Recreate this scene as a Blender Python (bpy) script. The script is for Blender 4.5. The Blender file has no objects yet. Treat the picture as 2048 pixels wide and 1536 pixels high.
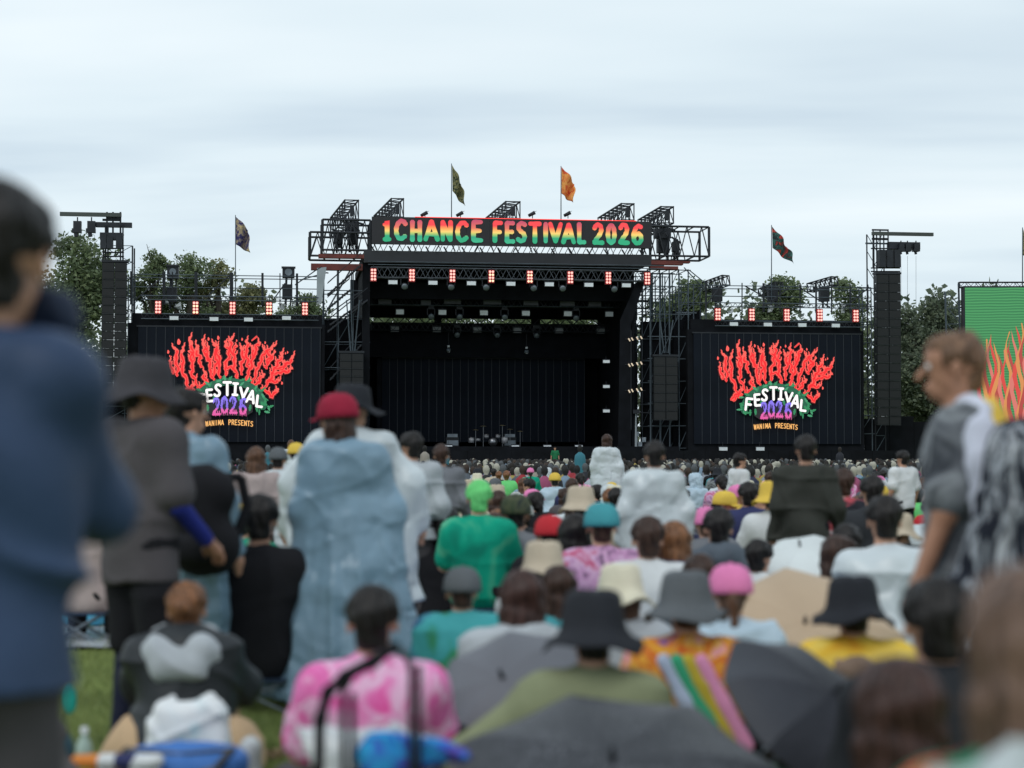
import bpy, math, random
import numpy as np
from mathutils import Vector, Matrix, Euler
random.seed(7)
RNG = np.random.default_rng(11)
sc = bpy.context.scene
COL = sc.collection
R = math.radians

# ------------------------------------------------------------------ camera
CAMZ = 1.33
F = 3400.0                      # focal length in pixels of the 2048 px wide photograph
PITCH = math.atan(137 / F)      # eye level lies at row 905
cd = bpy.data.cameras.new('camera')
cd.lens = F / 2048 * 36
cd.sensor_width = 36
cd.clip_start = 0.1
cd.clip_end = 3000
cd.dof.use_dof = True
cd.dof.focus_distance = 120
cd.dof.aperture_fstop = 1.7
cam = bpy.data.objects.new('camera', cd)
COL.objects.link(cam)
cam.location = (0, 0, CAMZ)
cam.rotation_euler = (R(90) + PITCH, 0, 0)
sc.camera = cam

# ------------------------------------------------------------------ world: overcast sky
SUN_EL, SUN_ROT = R(48), R(-60)
w = bpy.data.worlds.new('World')
sc.world = w
w.use_nodes = True
nt = w.node_tree
nt.nodes.clear()
def wn(t, **k):
    n = nt.nodes.new(t)
    for a, b in k.items():
        setattr(n, a, b)
    return n
out = wn('ShaderNodeOutputWorld')
sky = wn('ShaderNodeTexSky', sky_type='NISHITA', sun_disc=False, sun_elevation=SUN_EL, sun_rotation=SUN_ROT)
bg1 = wn('ShaderNodeBackground'); bg1.inputs[1].default_value = 0.10
nt.links.new(sky.outputs[0], bg1.inputs[0])
tc = wn('ShaderNodeTexCoord')
sep = wn('ShaderNodeSeparateXYZ')
nt.links.new(tc.outputs['Generated'], sep.inputs[0])
def wmath(op, a, b=None, c=None):
    n = wn('ShaderNodeMath', operation=op)
    for i, v in enumerate((a, b, c)):
        if v is None: continue
        if isinstance(v, (int, float)): n.inputs[i].default_value = v
        else: nt.links.new(v, n.inputs[i])
    return n.outputs[0]
# cloud layer on a flat ceiling above the field: direction divided by its height
hz = wmath('ADD', wmath('MAXIMUM', sep.outputs[2], 0.0), 0.10)
cx = wmath('DIVIDE', sep.outputs[0], hz)
cy = wmath('DIVIDE', sep.outputs[1], hz)
comb = wn('ShaderNodeCombineXYZ')
nt.links.new(wmath('MULTIPLY', cx, 0.42), comb.inputs[0])
nt.links.new(wmath('ADD', wmath('MULTIPLY', cy, 0.85), wmath('MULTIPLY', cx, 0.10)), comb.inputs[1])
nz = wn('ShaderNodeTexNoise'); nz.inputs['Scale'].default_value = 0.8
nz.inputs['Detail'].default_value = 5; nz.inputs['Roughness'].default_value = 0.5
nz.inputs['Distortion'].default_value = 0.25
nt.links.new(comb.outputs[0], nz.inputs['Vector'])
rp = wn('ShaderNodeValToRGB')
rp.color_ramp.elements[0].position = 0.38; rp.color_ramp.elements[0].color = (0.54, 0.65, 0.74, 1)
rp.color_ramp.elements[1].position = 0.62; rp.color_ramp.elements[1].color = (0.83, 0.91, 0.945, 1)
e = rp.color_ramp.elements.new(0.5); e.color = (0.71, 0.815, 0.87, 1)
nt.links.new(nz.outputs['Fac'], rp.inputs[0])
# paler towards the horizon
hzn = wn('ShaderNodeMapRange'); hzn.inputs[1].default_value = 0.0; hzn.inputs[2].default_value = 0.15
hzn.inputs[3].default_value = 1.0; hzn.inputs[4].default_value = 0.0
nt.links.new(sep.outputs[2], hzn.inputs[0])
mx = wn('ShaderNodeMixRGB'); mx.inputs[2].default_value = (0.77, 0.87, 0.925, 1)
nt.links.new(wmath('MULTIPLY', hzn.outputs[0], 0.5), mx.inputs[0])
nt.links.new(rp.outputs[0], mx.inputs[1])
bg2 = wn('ShaderNodeBackground'); bg2.inputs[1].default_value = 1.0
nt.links.new(mx.outputs[0], bg2.inputs[0])
ms = wn('ShaderNodeMixShader'); ms.inputs[0].default_value = 0.93
nt.links.new(bg1.outputs[0], ms.inputs[1]); nt.links.new(bg2.outputs[0], ms.inputs[2])
nt.links.new(ms.outputs[0], out.inputs[0])

sl = bpy.data.lights.new('sun', 'SUN'); sl.energy = 0.8; sl.angle = R(25); sl.color = (1, 0.97, 0.93)
so = bpy.data.objects.new('sun', sl); COL.objects.link(so)
so.rotation_euler = (R(42), 0, R(-25))
so.location = (0, 0, 60)
sc.view_settings.view_transform = 'Standard'
sc.view_settings.look = 'None'
sc.view_settings.exposure = 0.15
sc.view_settings.gamma = 1
sc.view_settings.use_curve_mapping = False
sc.cycles.max_bounces = 6

# ------------------------------------------------------------------ measuring helpers
_fw = Vector((0, math.cos(PITCH), math.sin(PITCH)))
_up = Vector((0, -math.sin(PITCH), math.cos(PITCH)))
def ray(px, py):
    return _fw * F + Vector((px - 1024, 0, 0)) + _up * (768 - py)
def P(px, py, Y):
    d = ray(px, py)
    return Vector((0, 0, CAMZ)) + d * (Y / d.y)
TH = R(7.6)                                   # the stage is turned a little against the view
SO = Vector((0, 127.5, 0))
UX = Vector((math.cos(TH), math.sin(TH), 0)); UY = Vector((-math.sin(TH), math.cos(TH), 0))
def S(px, py, d=0.0):
    """measured point on the stage plane d metres behind the stage front, in stage coordinates"""
    r = ray(px, py); o = Vector((0, 0, CAMZ))
    t = (d - (o - SO).dot(UY)) / r.dot(UY)
    p = o + r * t - SO
    return Vector((p.dot(UX), d, p.z))
def SW(v):
    return SO + UX * v[0] + UY * v[1] + Vector((0, 0, v[2]))

# ------------------------------------------------------------------ object helpers
def tag(o, label=None, cat=None, group=None, kind=None):
    if label: o['label'] = label
    if cat: o['category'] = cat
    if group: o['group'] = group
    if kind: o['kind'] = kind
    return o
BASE = {}
def thing(name, label, cat, base=(0, 0, 0), group=None, stage=True, rz=0.0):
    o = bpy.data.objects.new(name, None); COL.objects.link(o)
    o.empty_display_size = 0.2
    b = Vector(base)
    if stage:
        o.location = SW(b); o.rotation_euler = (0, 0, TH)
    else:
        o.location = b; o.rotation_euler = (0, 0, rz)
    BASE[o.name] = b.copy()
    tag(o, label, cat, group)
    return o
def link(name, me, mat=None, parent=None):
    o = bpy.data.objects.new(name, me); COL.objects.link(o)
    if mat is not None:
        if not me.materials: me.materials.append(mat)
        else:
            o.material_slots[0].link = 'OBJECT'; o.material_slots[0].material = mat
    if parent is not None: o.parent = parent
    return o
def copy_tree(o, parent=None):
    c = o.copy(); COL.objects.link(c)
    if parent is not None:
        c.parent = parent
    for ch in o.children:
        copy_tree(ch, c)
    return c

class MB:
    def __init__(s): s.v = []; s.f = []
    def add(s, vs, fs):
        n = len(s.v); s.v += [tuple(x) for x in vs]; s.f += [tuple(i + n for i in f) for f in fs]; return s
    def box(s, x0, x1, y0, y1, z0, z1):
        v = [(x, y, z) for x in (x0, x1) for y in (y0, y1) for z in (z0, z1)]
        return s.add(v, [(0, 1, 3, 2), (4, 6, 7, 5), (0, 4, 5, 1), (2, 3, 7, 6), (0, 2, 6, 4), (1, 5, 7, 3)])
    def bar(s, p, q, r=0.03, n=4, r2=None):
        p = Vector(p); q = Vector(q); d = (q - p)
        if d.length < 1e-6: return s
        d.normalize()
        a = Vector((0, 0, 1)) if abs(d.z) < 0.9 else Vector((1, 0, 0))
        u = d.cross(a).normalized(); w_ = d.cross(u)
        r2 = r if r2 is None else r2
        ph = math.pi / 4 if n == 4 else 0
        vs = [p + (u * math.cos(2 * math.pi * i / n + ph) + w_ * math.sin(2 * math.pi * i / n + ph)) * r for i in range(n)]
        vs += [q + (u * math.cos(2 * math.pi * i / n + ph) + w_ * math.sin(2 * math.pi * i / n + ph)) * r2 for i in range(n)]
        fs = [(i, (i + 1) % n, n + (i + 1) % n, n + i) for i in range(n)]
        fs += [tuple(range(n))[::-1], tuple(range(n, 2 * n))]
        return s.add(vs, fs)
    def path(s, pts, r=0.02, n=6):
        for a, b in zip(pts[:-1], pts[1:]): s.bar(a, b, r, n)
        return s
    def lathe(s, prof, n=24, c=(0, 0, 0), sx=1, sy=1, close=False):
        vs = []; k = len(prof)
        for i in range(n):
            a = 2 * math.pi * i / n
            for (r, z) in prof: vs.append((c[0] + r * sx * math.cos(a), c[1] + r * sy * math.sin(a), c[2] + z))
        fs = []
        for i in range(n):
            j = (i + 1) % n
            for q in range(k - 1): fs.append((i * k + q, j * k + q, j * k + q + 1, i * k + q + 1))
        return s.add(vs, fs)
    def ribbon(s, pts, wd, y, taper=0.0, cap=True):
        """flat brush stroke in the xz plane at depth y; wd = width or list of widths"""
        n = len(pts)
        if not isinstance(wd, (list, tuple)): wd = [wd] * n
        L = []
        for i in range(n):
            a = Vector(pts[max(i - 1, 0)]); b = Vector(pts[min(i + 1, n - 1)])
            t = (b - a); t = t.normalized() if t.length > 1e-9 else Vector((0, 1))
            nn = Vector((-t.y, t.x)); p = Vector(pts[i]); h = wd[i] / 2
            L.append((p + nn * h, p - nn * h))
        if cap:
            t0 = (Vector(pts[0]) - Vector(pts[1])).normalized() * wd[0] * 0.35
            t1 = (Vector(pts[-1]) - Vector(pts[-2])).normalized() * wd[-1] * 0.35
            m0 = [(L[0][0] * 0.75 + L[0][1] * 0.25) + t0, (L[0][1] * 0.75 + L[0][0] * 0.25) + t0]
            m1 = [(L[-1][0] * 0.75 + L[-1][1] * 0.25) + t1, (L[-1][1] * 0.75 + L[-1][0] * 0.25) + t1]
            L = [tuple(m0)] + L + [tuple(m1)]
        vs = []
        for a, b in L: vs += [(a.x, y, a.y), (b.x, y, b.y)]
        fs = [(2 * i, 2 * i + 1, 2 * i + 3, 2 * i + 2) for i in range(len(L) - 1)]
        return s.add(vs, fs)
    def mesh(s, name, smooth=False, off=(0, 0, 0)):
        me = bpy.data.meshes.new(name)
        ox, oy, oz = off
        me.from_pydata([(x - ox, y - oy, z - oz) for x, y, z in s.v], [], s.f)
        if smooth:
            me.polygons.foreach_set('use_smooth', [True] * len(me.polygons))
        me.update()
        return me
    def build(s, name, mat, parent=None, smooth=False, base=None):
        if parent is not None:
            off = BASE.get(parent.name, Vector((0, 0, 0))) if base is None else base
        else: off = (0, 0, 0)
        o = link(name, s.mesh(name, smooth, off), mat, parent)
        if parent is not None: BASE[o.name] = Vector(off)
        return o
def at_stage(o, base):
    o.location = SW(base); o.rotation_euler = (0, 0, TH); return o

# ------------------------------------------------------------------ materials
def lin(c): 
    c = c / 255.0
    return c / 12.92 if c <= 0.04045 else ((c + 0.055) / 1.055) ** 2.4
def rgb(r, g, b, k=1.0): return (min(lin(r) * k, 0.9), min(lin(g) * k, 0.9), min(lin(b) * k, 0.9), 1)
MC = {}
def newmat(name):
    m = bpy.data.materials.new(name); m.use_nodes = True
    return m, m.node_tree, m.node_tree.nodes['Principled BSDF']
def L_(t, a, b): t.links.new(a, b)
def plain(name, col, rough=0.6, metal=0.0, spec=0.5, vary=0.15, scale=6.0, bump=0.0, bscale=60):
    """one base colour with a little uneven tone and fine relief"""
    if name in MC: return MC[name]
    m, t, b = newmat(name)
    tcn = t.nodes.new('ShaderNodeTexCoord')
    n = t.nodes.new('ShaderNodeTexNoise'); n.inputs['Scale'].default_value = scale; n.inputs['Detail'].default_value = 4
    L_(t, tcn.outputs['Object'], n.inputs['Vector'])
    r = t.nodes.new('ShaderNodeValToRGB')
    r.color_ramp.elements[0].position = 0.3; r.color_ramp.elements[1].position = 0.7
    r.color_ramp.elements[0].color = tuple(c * (1 - vary) for c in col[:3]) + (1,)
    r.color_ramp.elements[1].color = tuple(min(c * (1 + vary), 1) for c in col[:3]) + (1,)
    L_(t, n.outputs['Fac'], r.inputs[0]); L_(t, r.outputs[0], b.inputs['Base Color'])
    b.inputs['Roughness'].default_value = rough; b.inputs['Metallic'].default_value = metal
    b.inputs['Specular IOR Level'].default_value = spec
    if bump:
        n2 = t.nodes.new('ShaderNodeTexNoise'); n2.inputs['Scale'].default_value = bscale; n2.inputs['Detail'].default_value = 3
        L_(t, tcn.outputs['Object'], n2.inputs['Vector'])
        bp = t.nodes.new('ShaderNodeBump'); bp.inputs['Strength'].default_value = bump; bp.inputs['Distance'].default_value = 0.01
        L_(t, n2.outputs['Fac'], bp.inputs['Height']); L_(t, bp.outputs[0], b.inputs['Normal'])
    MC[name] = m
    return m
def cloth(name, col, rough=0.85): return plain(name, col, rough, spec=0.2, vary=0.12, scale=5, bump=0.35, bscale=45)
def film(name, col, rough=0.32, alpha=0.93):
    """thin wet plastic: glossy, faintly see-through, creased"""
    if name in MC: return MC[name]
    m = plain(name, col, rough, spec=0.5, vary=0.10, scale=3, bump=0.45, bscale=9)
    t = m.node_tree; b = t.nodes['Principled BSDF']; b.inputs['Alpha'].default_value = alpha
    tcn = t.nodes.new('ShaderNodeTexCoord'); nn = t.nodes.new('ShaderNodeTexNoise'); nn.inputs['Scale'].default_value = 3; v = t.nodes.new('ShaderNodeTexVoronoi'); v.inputs['Scale'].default_value = 7; v.feature = 'SMOOTH_F1'
    mxv = t.nodes.new('ShaderNodeMixRGB'); mxv.inputs[0].default_value = .35; L_(t, tcn.outputs['Object'], nn.inputs['Vector']); L_(t, tcn.outputs['Object'], mxv.inputs[1]); L_(t, nn.outputs['Color'], mxv.inputs[2]); L_(t, mxv.outputs[0], v.inputs['Vector'])
    bp = t.nodes.new('ShaderNodeBump'); bp.inputs['Strength'].default_value = .8; bp.inputs['Distance'].default_value = .05; L_(t, v.outputs['Distance'], bp.inputs['Height']); L_(t, b.inputs['Normal'].links[0].from_socket, bp.inputs['Normal']); L_(t, bp.outputs[0], b.inputs['Normal'])
    return m
def emit(name, col, s=1.0):
    if name in MC: return MC[name]
    m, t, b = newmat(name)
    b.inputs['Base Color'].default_value = (0.02, 0.02, 0.02, 1)
    b.inputs['Emission Color'].default_value = col; b.inputs['Emission Strength'].default_value = s
    MC[name] = m; return m
def dye(name, cols, scale=9, distort=2.0, rough=0.85, wave=None, vec=(1, 1, 1)):
    """tie-dyed or printed cloth in several colours"""
    if name in MC: return MC[name]
    m, t, b = newmat(name)
    tcn = t.nodes.new('ShaderNodeTexCoord'); mp = t.nodes.new('ShaderNodeMapping')
    mp.inputs['Scale'].default_value = vec
    L_(t, tcn.outputs['Object'], mp.inputs[0])
    if wave:
        n = t.nodes.new('ShaderNodeTexWave'); n.wave_type = wave if wave in ('BANDS', 'RINGS') else 'BANDS'
        if wave == 'DIAG': n.bands_direction = 'DIAGONAL'
        n.inputs['Distortion'].default_value = distort; n.inputs['Detail'].default_value = 3
        n.inputs['Detail Scale'].default_value = 1.5
    else:
        n = t.nodes.new('ShaderNodeTexNoise'); n.inputs['Distortion'].default_value = distort; n.inputs['Detail'].default_value = 3
    n.inputs['Scale'].default_value = scale
    L_(t, mp.outputs[0], n.inputs['Vector'])
    r = t.nodes.new('ShaderNodeValToRGB'); k = len(cols)
    lo, hi = (0.1, 0.9) if wave else (0.34, 0.66)
    for i, c in enumerate(cols):
        pos = lo + (hi - lo) * i / (k - 1)
        e_ = r.color_ramp.elements[i] if i < 2 and k >= 2 and False else None
        if i == 0: e_ = r.color_ramp.elements[0]; e_.position = pos
        elif i == k - 1: e_ = r.color_ramp.elements[-1]; e_.position = pos
        else: e_ = r.color_ramp.elements.new(pos)
        e_.color = c
    L_(t, n.outputs['Fac'] if not wave else n.outputs['Fac'], r.inputs[0]); L_(t, r.outputs[0], b.inputs['Base Color'])
    b.inputs['Roughness'].default_value = rough; b.inputs['Specular IOR Level'].default_value = 0.25
    MC[name] = m; return m
def hairmat(name, col):
    if name in MC: return MC[name]
    m, t, b = newmat(name)
    tcn = t.nodes.new('ShaderNodeTexCoord'); mp = t.nodes.new('ShaderNodeMapping')
    mp.inputs['Scale'].default_value = (55, 55, 4)
    L_(t, tcn.outputs['Object'], mp.inputs[0])
    n = t.nodes.new('ShaderNodeTexNoise'); n.inputs['Scale'].default_value = 1.0; n.inputs['Detail'].default_value = 4
    L_(t, mp.outputs[0], n.inputs['Vector'])
    r = t.nodes.new('ShaderNodeValToRGB')
    r.color_ramp.elements[0].position = 0.3; r.color_ramp.elements[1].position = 0.72
    r.color_ramp.elements[0].color = tuple(c * 0.3 for c in col[:3]) + (1,)
    r.color_ramp.elements[1].color = tuple(c * 1.7 for c in col[:3]) + (1,)
    L_(t, n.outputs['Fac'], r.inputs[0]); L_(t, r.outputs[0], b.inputs['Base Color'])
    bp = t.nodes.new('ShaderNodeBump'); bp.inputs['Strength'].default_value = 0.7; bp.inputs['Distance'].default_value = 0.006
    L_(t, n.outputs['Fac'], bp.inputs['Height']); L_(t, bp.outputs[0], b.inputs['Normal'])
    b.inputs['Roughness'].default_value = 0.45; b.inputs['Specular IOR Level'].default_value = 0.25
    MC[name] = m; return m

K_STEEL = plain('dark_steel', (0.018, 0.021, 0.028, 1), 0.55, 0.3, vary=0.3, scale=1.5)
K_ALU = plain('dull_aluminium', (0.16, 0.19, 0.22, 1), 0.5, 0.5, vary=0.25, scale=1.5)
K_GALV = plain('galvanised_tube', (0.065, 0.085, 0.105, 1), 0.5, 0.4, vary=0.3, scale=1.2)
K_BLACK = plain('black_drape', (0.007, 0.008, 0.011, 1), 0.9, spec=0.15, vary=0.3, scale=1.2, bump=0.3, bscale=4)
K_FASC = plain('roof_tarpaulin', (0.014, 0.016, 0.022, 1), 0.6, vary=0.25, scale=0.6)
K_LED = plain('led_panel_face', (0.008, 0.011, 0.018, 1), 0.7, spec=0.1, vary=0.25, scale=0.35)
K_SEAM = plain('led_panel_seam', (0.026, 0.033, 0.046, 1), 0.6, vary=0.5, scale=0.8)
K_RED = plain('red_primed_steel', (0.13, 0.022, 0.016, 1), 0.6, vary=0.35, scale=1.5)
K_SPK = plain('speaker_cabinet', (0.007, 0.009, 0.012, 1), 0.55, spec=.3, vary=0.2, scale=2)
K_GRILLE = plain('speaker_grille', (0.007, 0.008, 0.010, 1), 0.7, vary=0.3, scale=30)
K_WHITE = plain('white_reflector', (0.72, 0.76, 0.80, 1), 0.4, vary=0.06)
K_GREY = plain('grey_sheet', (0.30, 0.34, 0.37, 1), 0.6, vary=0.15, scale=0.8)
# ------------------------------------------------------------------ ground
def sheet(name, x0, x1, y0, y1, z, mat, nx=1, ny=1):
    mb = MB()
    vs = [(x0 + (x1 - x0) * i / nx, y0 + (y1 - y0) * j / ny, z) for j in range(ny + 1) for i in range(nx + 1)]
    fs = [(j * (nx + 1) + i, j * (nx + 1) + i + 1, (j + 1) * (nx + 1) + i + 1, (j + 1) * (nx + 1) + i) for j in range(ny) for i in range(nx)]
    mb.add(vs, fs); return mb.build(name, mat)
G_GRASS = plain('lawn', (0.13, 0.165, 0.045, 1), 0.9, spec=0.1, vary=0.35, scale=0.9, bump=0.8, bscale=30)
g = sheet('ground', -900, 900, -60, 2200, 0, G_GRASS, 4, 4); tag(g, kind='structure')
# grass blades near the viewer
def grass_patch():
    n = 42000
    y = 5.0 + 8.5 * RNG.random(n) ** 1.3
    x = (RNG.random(n) - 0.5) * 2 * (0.34 * y)
    h = 0.03 + 0.035 * RNG.random(n); a = RNG.random(n) * 6.283
    wv = 0.0035; dx = np.cos(a) * wv; dy = np.sin(a) * wv
    lx = (RNG.random(n) - 0.5) * 0.03; ly = (RNG.random(n) - 0.5) * 0.03
    v = np.empty((n, 3, 3))
    v[:, 0] = np.c_[x - dx, y - dy, np.zeros(n)]; v[:, 1] = np.c_[x + dx, y + dy, np.zeros(n)]; v[:, 2] = np.c_[x + lx, y + ly, h]
    me = bpy.data.meshes.new('grass')
    me.vertices.add(n * 3); me.vertices.foreach_set('co', v.ravel())
    me.loops.add(n * 3); me.loops.foreach_set('vertex_index', np.arange(n * 3))
    me.polygons.add(n); me.polygons.foreach_set('loop_start', np.arange(n) * 3); me.polygons.foreach_set('loop_total', np.full(n, 3))
    me.update(); me.validate()
    m, t, b = newmat('grass_blade')
    gi = t.nodes.new('ShaderNodeNewGeometry'); r = t.nodes.new('ShaderNodeValToRGB')
    r.color_ramp.elements[0].color = (0.10, 0.15, 0.035, 1); r.color_ramp.elements[1].color = (0.26, 0.30, 0.10, 1)
    L_(t, gi.outputs['Random Per Island'], r.inputs[0]); L_(t, r.outputs[0], b.inputs['Base Color']); b.inputs['Roughness'].default_value = 0.7
    o = link('grass', me, m)
    tag(o, 'short green lawn grass between the seated spectators in the foreground', 'grass', kind='stuff')
grass_patch()

# ------------------------------------------------------------------ trees
def leafmat(name, c0, c1, c2):
    m, t, b = newmat(name)
    gi = t.nodes.new('ShaderNodeNewGeometry'); r = t.nodes.new('ShaderNodeValToRGB')
    r.color_ramp.elements[0].color = c0; r.color_ramp.elements[1].color = c2
    e_ = r.color_ramp.elements.new(0.55); e_.color = c1
    L_(t, gi.outputs['Random Per Island'], r.inputs[0])
    tcn = t.nodes.new('ShaderNodeTexCoord'); n = t.nodes.new('ShaderNodeTexNoise'); n.inputs['Scale'].default_value = 0.45
    L_(t, tcn.outputs['Object'], n.inputs['Vector'])
    mxn = t.nodes.new('ShaderNodeMixRGB'); mxn.blend_type = 'MULTIPLY'; mxn.inputs[0].default_value = 0.55
    r2 = t.nodes.new('ShaderNodeValToRGB'); r2.color_ramp.elements[0].position = 0.35; r2.color_ramp.elements[1].position = 0.62
    r2.color_ramp.elements[0].color = (0.7, 0.74, 0.72, 1); r2.color_ramp.elements[1].color = (1.0, 1.0, 1.0, 1)
    L_(t, n.outputs['Fac'], r2.inputs[0]); L_(t, r.outputs[0], mxn.inputs[1]); L_(t, r2.outputs[0], mxn.inputs[2])
    L_(t, mxn.outputs[0], b.inputs['Base Color']); b.inputs['Roughness'].default_value = 0.6
    b.inputs['Specular IOR Level'].default_value = 0.3
    tr = t.nodes.new('ShaderNodeBsdfTranslucent'); L_(t, mxn.outputs[0], tr.inputs[0]); mxs = t.nodes.new('ShaderNodeMixShader'); mxs.inputs[0].default_value = 0.4
    L_(t, b.outputs[0], mxs.inputs[1]); L_(t, tr.outputs[0], mxs.inputs[2]); L_(t, mxs.outputs[0], t.nodes['Material Output'].inputs[0])
    return m
LEAF_A = leafmat('leaf_mid_green', (0.11, 0.15, 0.08, 1), (0.165, 0.215, 0.11, 1), (0.25, 0.30, 0.15, 1))  # leaf colours lightened in place of distant haze
LEAF_B = leafmat('leaf_dark_green', (0.105, 0.135, 0.095, 1), (0.145, 0.18, 0.12, 1), (0.21, 0.24, 0.15, 1))
LEAF_C = leafmat('leaf_yellow_green', (0.15, 0.16, 0.08, 1), (0.22, 0.23, 0.11, 1), (0.31, 0.30, 0.15, 1))
BARK = plain('bark', (0.06, 0.05, 0.04, 1), 0.9, vary=0.4, scale=3, bump=0.8, bscale=8)
def tree(px, pytop, Y, wpx, pybot, label, leaf, lobes=9, dens=520, size=0.42, spread=1.0, seed=1, name='broadleaf_tree'):
    rng = np.random.default_rng(seed)
    top = P(px, pytop, Y); wd = wpx / F * Y / 2; zb = max(P(px, pybot, Y).z, 1.5)
    H = top.z; root = thing(name, label, 'tree', (top.x, Y, 0), 'trees behind the stage', stage=False)
    bs = MB(); rt = 0.028 * H
    trunk_top = Vector((0.2, 0, zb + (H - zb) * 0.45))
    pts = [Vector((0, 0, -0.1)), Vector((0.1, 0.05, trunk_top.z * 0.5)), trunk_top]
    bs.bar(pts[0], pts[1], rt * 1.3, 8, rt); bs.bar(pts[1], pts[2], rt, 8, rt * 0.6)
    cs = []
    for i in range(lobes):
        a = 6.283 * i / lobes + rng.random() * 0.9; u = (i + 0.5) / lobes
        z = zb + (H - zb) * (0.08 + 0.76 * u); k = math.sin(math.pi * min(0.30 + u * 0.64, 1)) ** 0.7
        rr = wd * 0.62 * k * spread * (0.5 + 0.6 * rng.random())
        c = Vector((rr * math.cos(a), rr * math.sin(a) * 0.8, z))
        r_ = wd * (0.38 + 0.24 * rng.random())
        cs.append((c, r_, r_ * (0.65 + 0.3 * rng.random())))
    cs.append((Vector((0, 0, H - wd * 0.42)), wd * 0.42, wd * 0.42))
    for c, r_, rz_ in cs:
        s0 = pts[1].lerp(trunk_top, 0.3 + 0.7 * rng.random()); mid = s0.lerp(c, 0.55) + Vector((0, 0, 0.4))
        bs.bar(s0, mid, rt * 0.4, 6, rt * 0.24); bs.bar(mid, c + Vector((0, 0, rz_ * 0.5)), rt * 0.24, 5, rt * 0.07)
        for _ in range(3):
            q = c + Vector((rng.normal() * r_ * .6, rng.normal() * r_ * .6, rng.normal() * rz_ * .6)); bs.bar(mid.lerp(c, .6), q, rt * 0.12, 4, rt * 0.04)
    bs.v = [(x + top.x, y + Y, z) for x, y, z in bs.v]
    bs.build('trunk', BARK, root)
    V = []
    for c, r_, rz_ in cs:
        # uneven lobe made of twig clusters, leaves scattered round each twig end
        nc = 34; d = rng.normal(size=(nc, 3)); d /= np.linalg.norm(d, axis=1)[:, None]
        ctr = np.array(c) + d * np.array([r_, r_, rz_]) * (0.55 + 0.5 * rng.random((nc, 1)))
        m = int(dens * 1.5) // nc
        q = np.repeat(ctr, m, axis=0) + rng.normal(size=(nc * m, 3)) * np.array([r_, r_, rz_ * 0.8]) * 0.25
        V.append(q)
    C = np.concatenate(V); n = len(C)
    nrm = rng.normal(size=(n, 3)) + np.array([0, -0.3, 0.9]); nrm /= np.linalg.norm(nrm, axis=1)[:, None]
    t1 = np.cross(nrm, rng.normal(size=(n, 3))); t1 /= np.linalg.norm(t1, axis=1)[:, None]; t2 = np.cross(nrm, t1)
    s_ = (size * (0.45 + 0.8 * rng.random((n, 1))))
    q = np.empty((n, 4, 3)); q[:, 0] = C + t1 * s_ * .5; q[:, 1] = C + t2 * s_ * .3; q[:, 2] = C - t1 * s_ * .5; q[:, 3] = C - t2 * s_ * .3
    me = bpy.data.meshes.new('crown')
    me.vertices.add(n * 4); me.vertices.foreach_set('co', q.ravel())
    me.loops.add(n * 4); me.loops.foreach_set('vertex_index', np.arange(n * 4))
    me.polygons.add(n); me.polygons.foreach_set('loop_start', np.arange(n) * 4); me.polygons.foreach_set('loop_total', np.full(n, 4))
    me.update()
    link('crown', me, leaf, root)
    return root
TREES = [
 (150, 470, 152, 210, 900, 'tall rounded dark green tree left of the left speaker tower', LEAF_A, 16, 1100, .45, 1.1, 3),
 (40, 520, 160, 240, 900, 'green tree partly hidden behind the man in the navy jacket', LEAF_B, 12, 800, .5, 1.1, 4),
 (305, 500, 158, 92, 640, 'small open crowned tree just right of the left speaker tower', LEAF_A, 9, 260, .36, 1.45, 25),
 (378, 506, 158, 120, 650, 'broad open tree left of the purple flag with sky showing through', LEAF_A, 11, 260, .36, 1.5, 26),
 (432, 518, 160, 92, 650, 'ragged tree crown directly behind the purple flag pole', LEAF_C, 9, 240, .36, 1.4, 27),
 (500, 568, 162, 110, 680, 'low yellowish green tree between the purple flag and the stage stairs', LEAF_C, 9, 420, .38, 1.2, 8),
 (610, 590, 165, 110, 700, 'low green tree half hidden behind the left stage stairs', LEAF_A, 8, 400, .4, 1.2, 9),
 (1375, 556, 160, 130, 700, 'rounded green tree between the stage and the right screen scaffold', LEAF_A, 11, 600, .4, 1.2, 10),
 (1560, 555, 160, 120, 700, 'green tree behind the red and teal flag above the right screen', LEAF_A, 10, 560, .4, 1.15, 11),
 (1690, 560, 162, 130, 900, 'green tree beside the tall right speaker tower', LEAF_A, 12, 700, .4, 1.15, 12),
 (1812, 612, 168, 130, 900, 'dark tree seen just right of the hanging speakers of the right tower', LEAF_B, 9, 700, .42, 1.2, 17),
 (1872, 588, 158, 150, 900, 'dark green tree between the right speaker tower and the green screen', LEAF_B, 13, 1000, .42, 1.15, 13),
 (860, 610, 175, 260, 720, 'green tree glimpsed through the slot in the left half of the stage back wall', LEAF_A, 10, 700, .5, 1.2, 14),
 (1110, 610, 175, 260, 720, 'green tree glimpsed through the slot in the right half of the stage back wall', LEAF_A, 10, 700, .5, 1.2, 15),
 (1970, 640, 170, 160, 900, 'dark tree behind the green video screen', LEAF_B, 10, 500, .5, 1.2, 16),
]
for t_ in TREES:
    tree(t_[0], t_[1], t_[2], t_[3], t_[4], t_[5], t_[6], t_[7], t_[8], t_[9], t_[10], t_[11])
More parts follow.
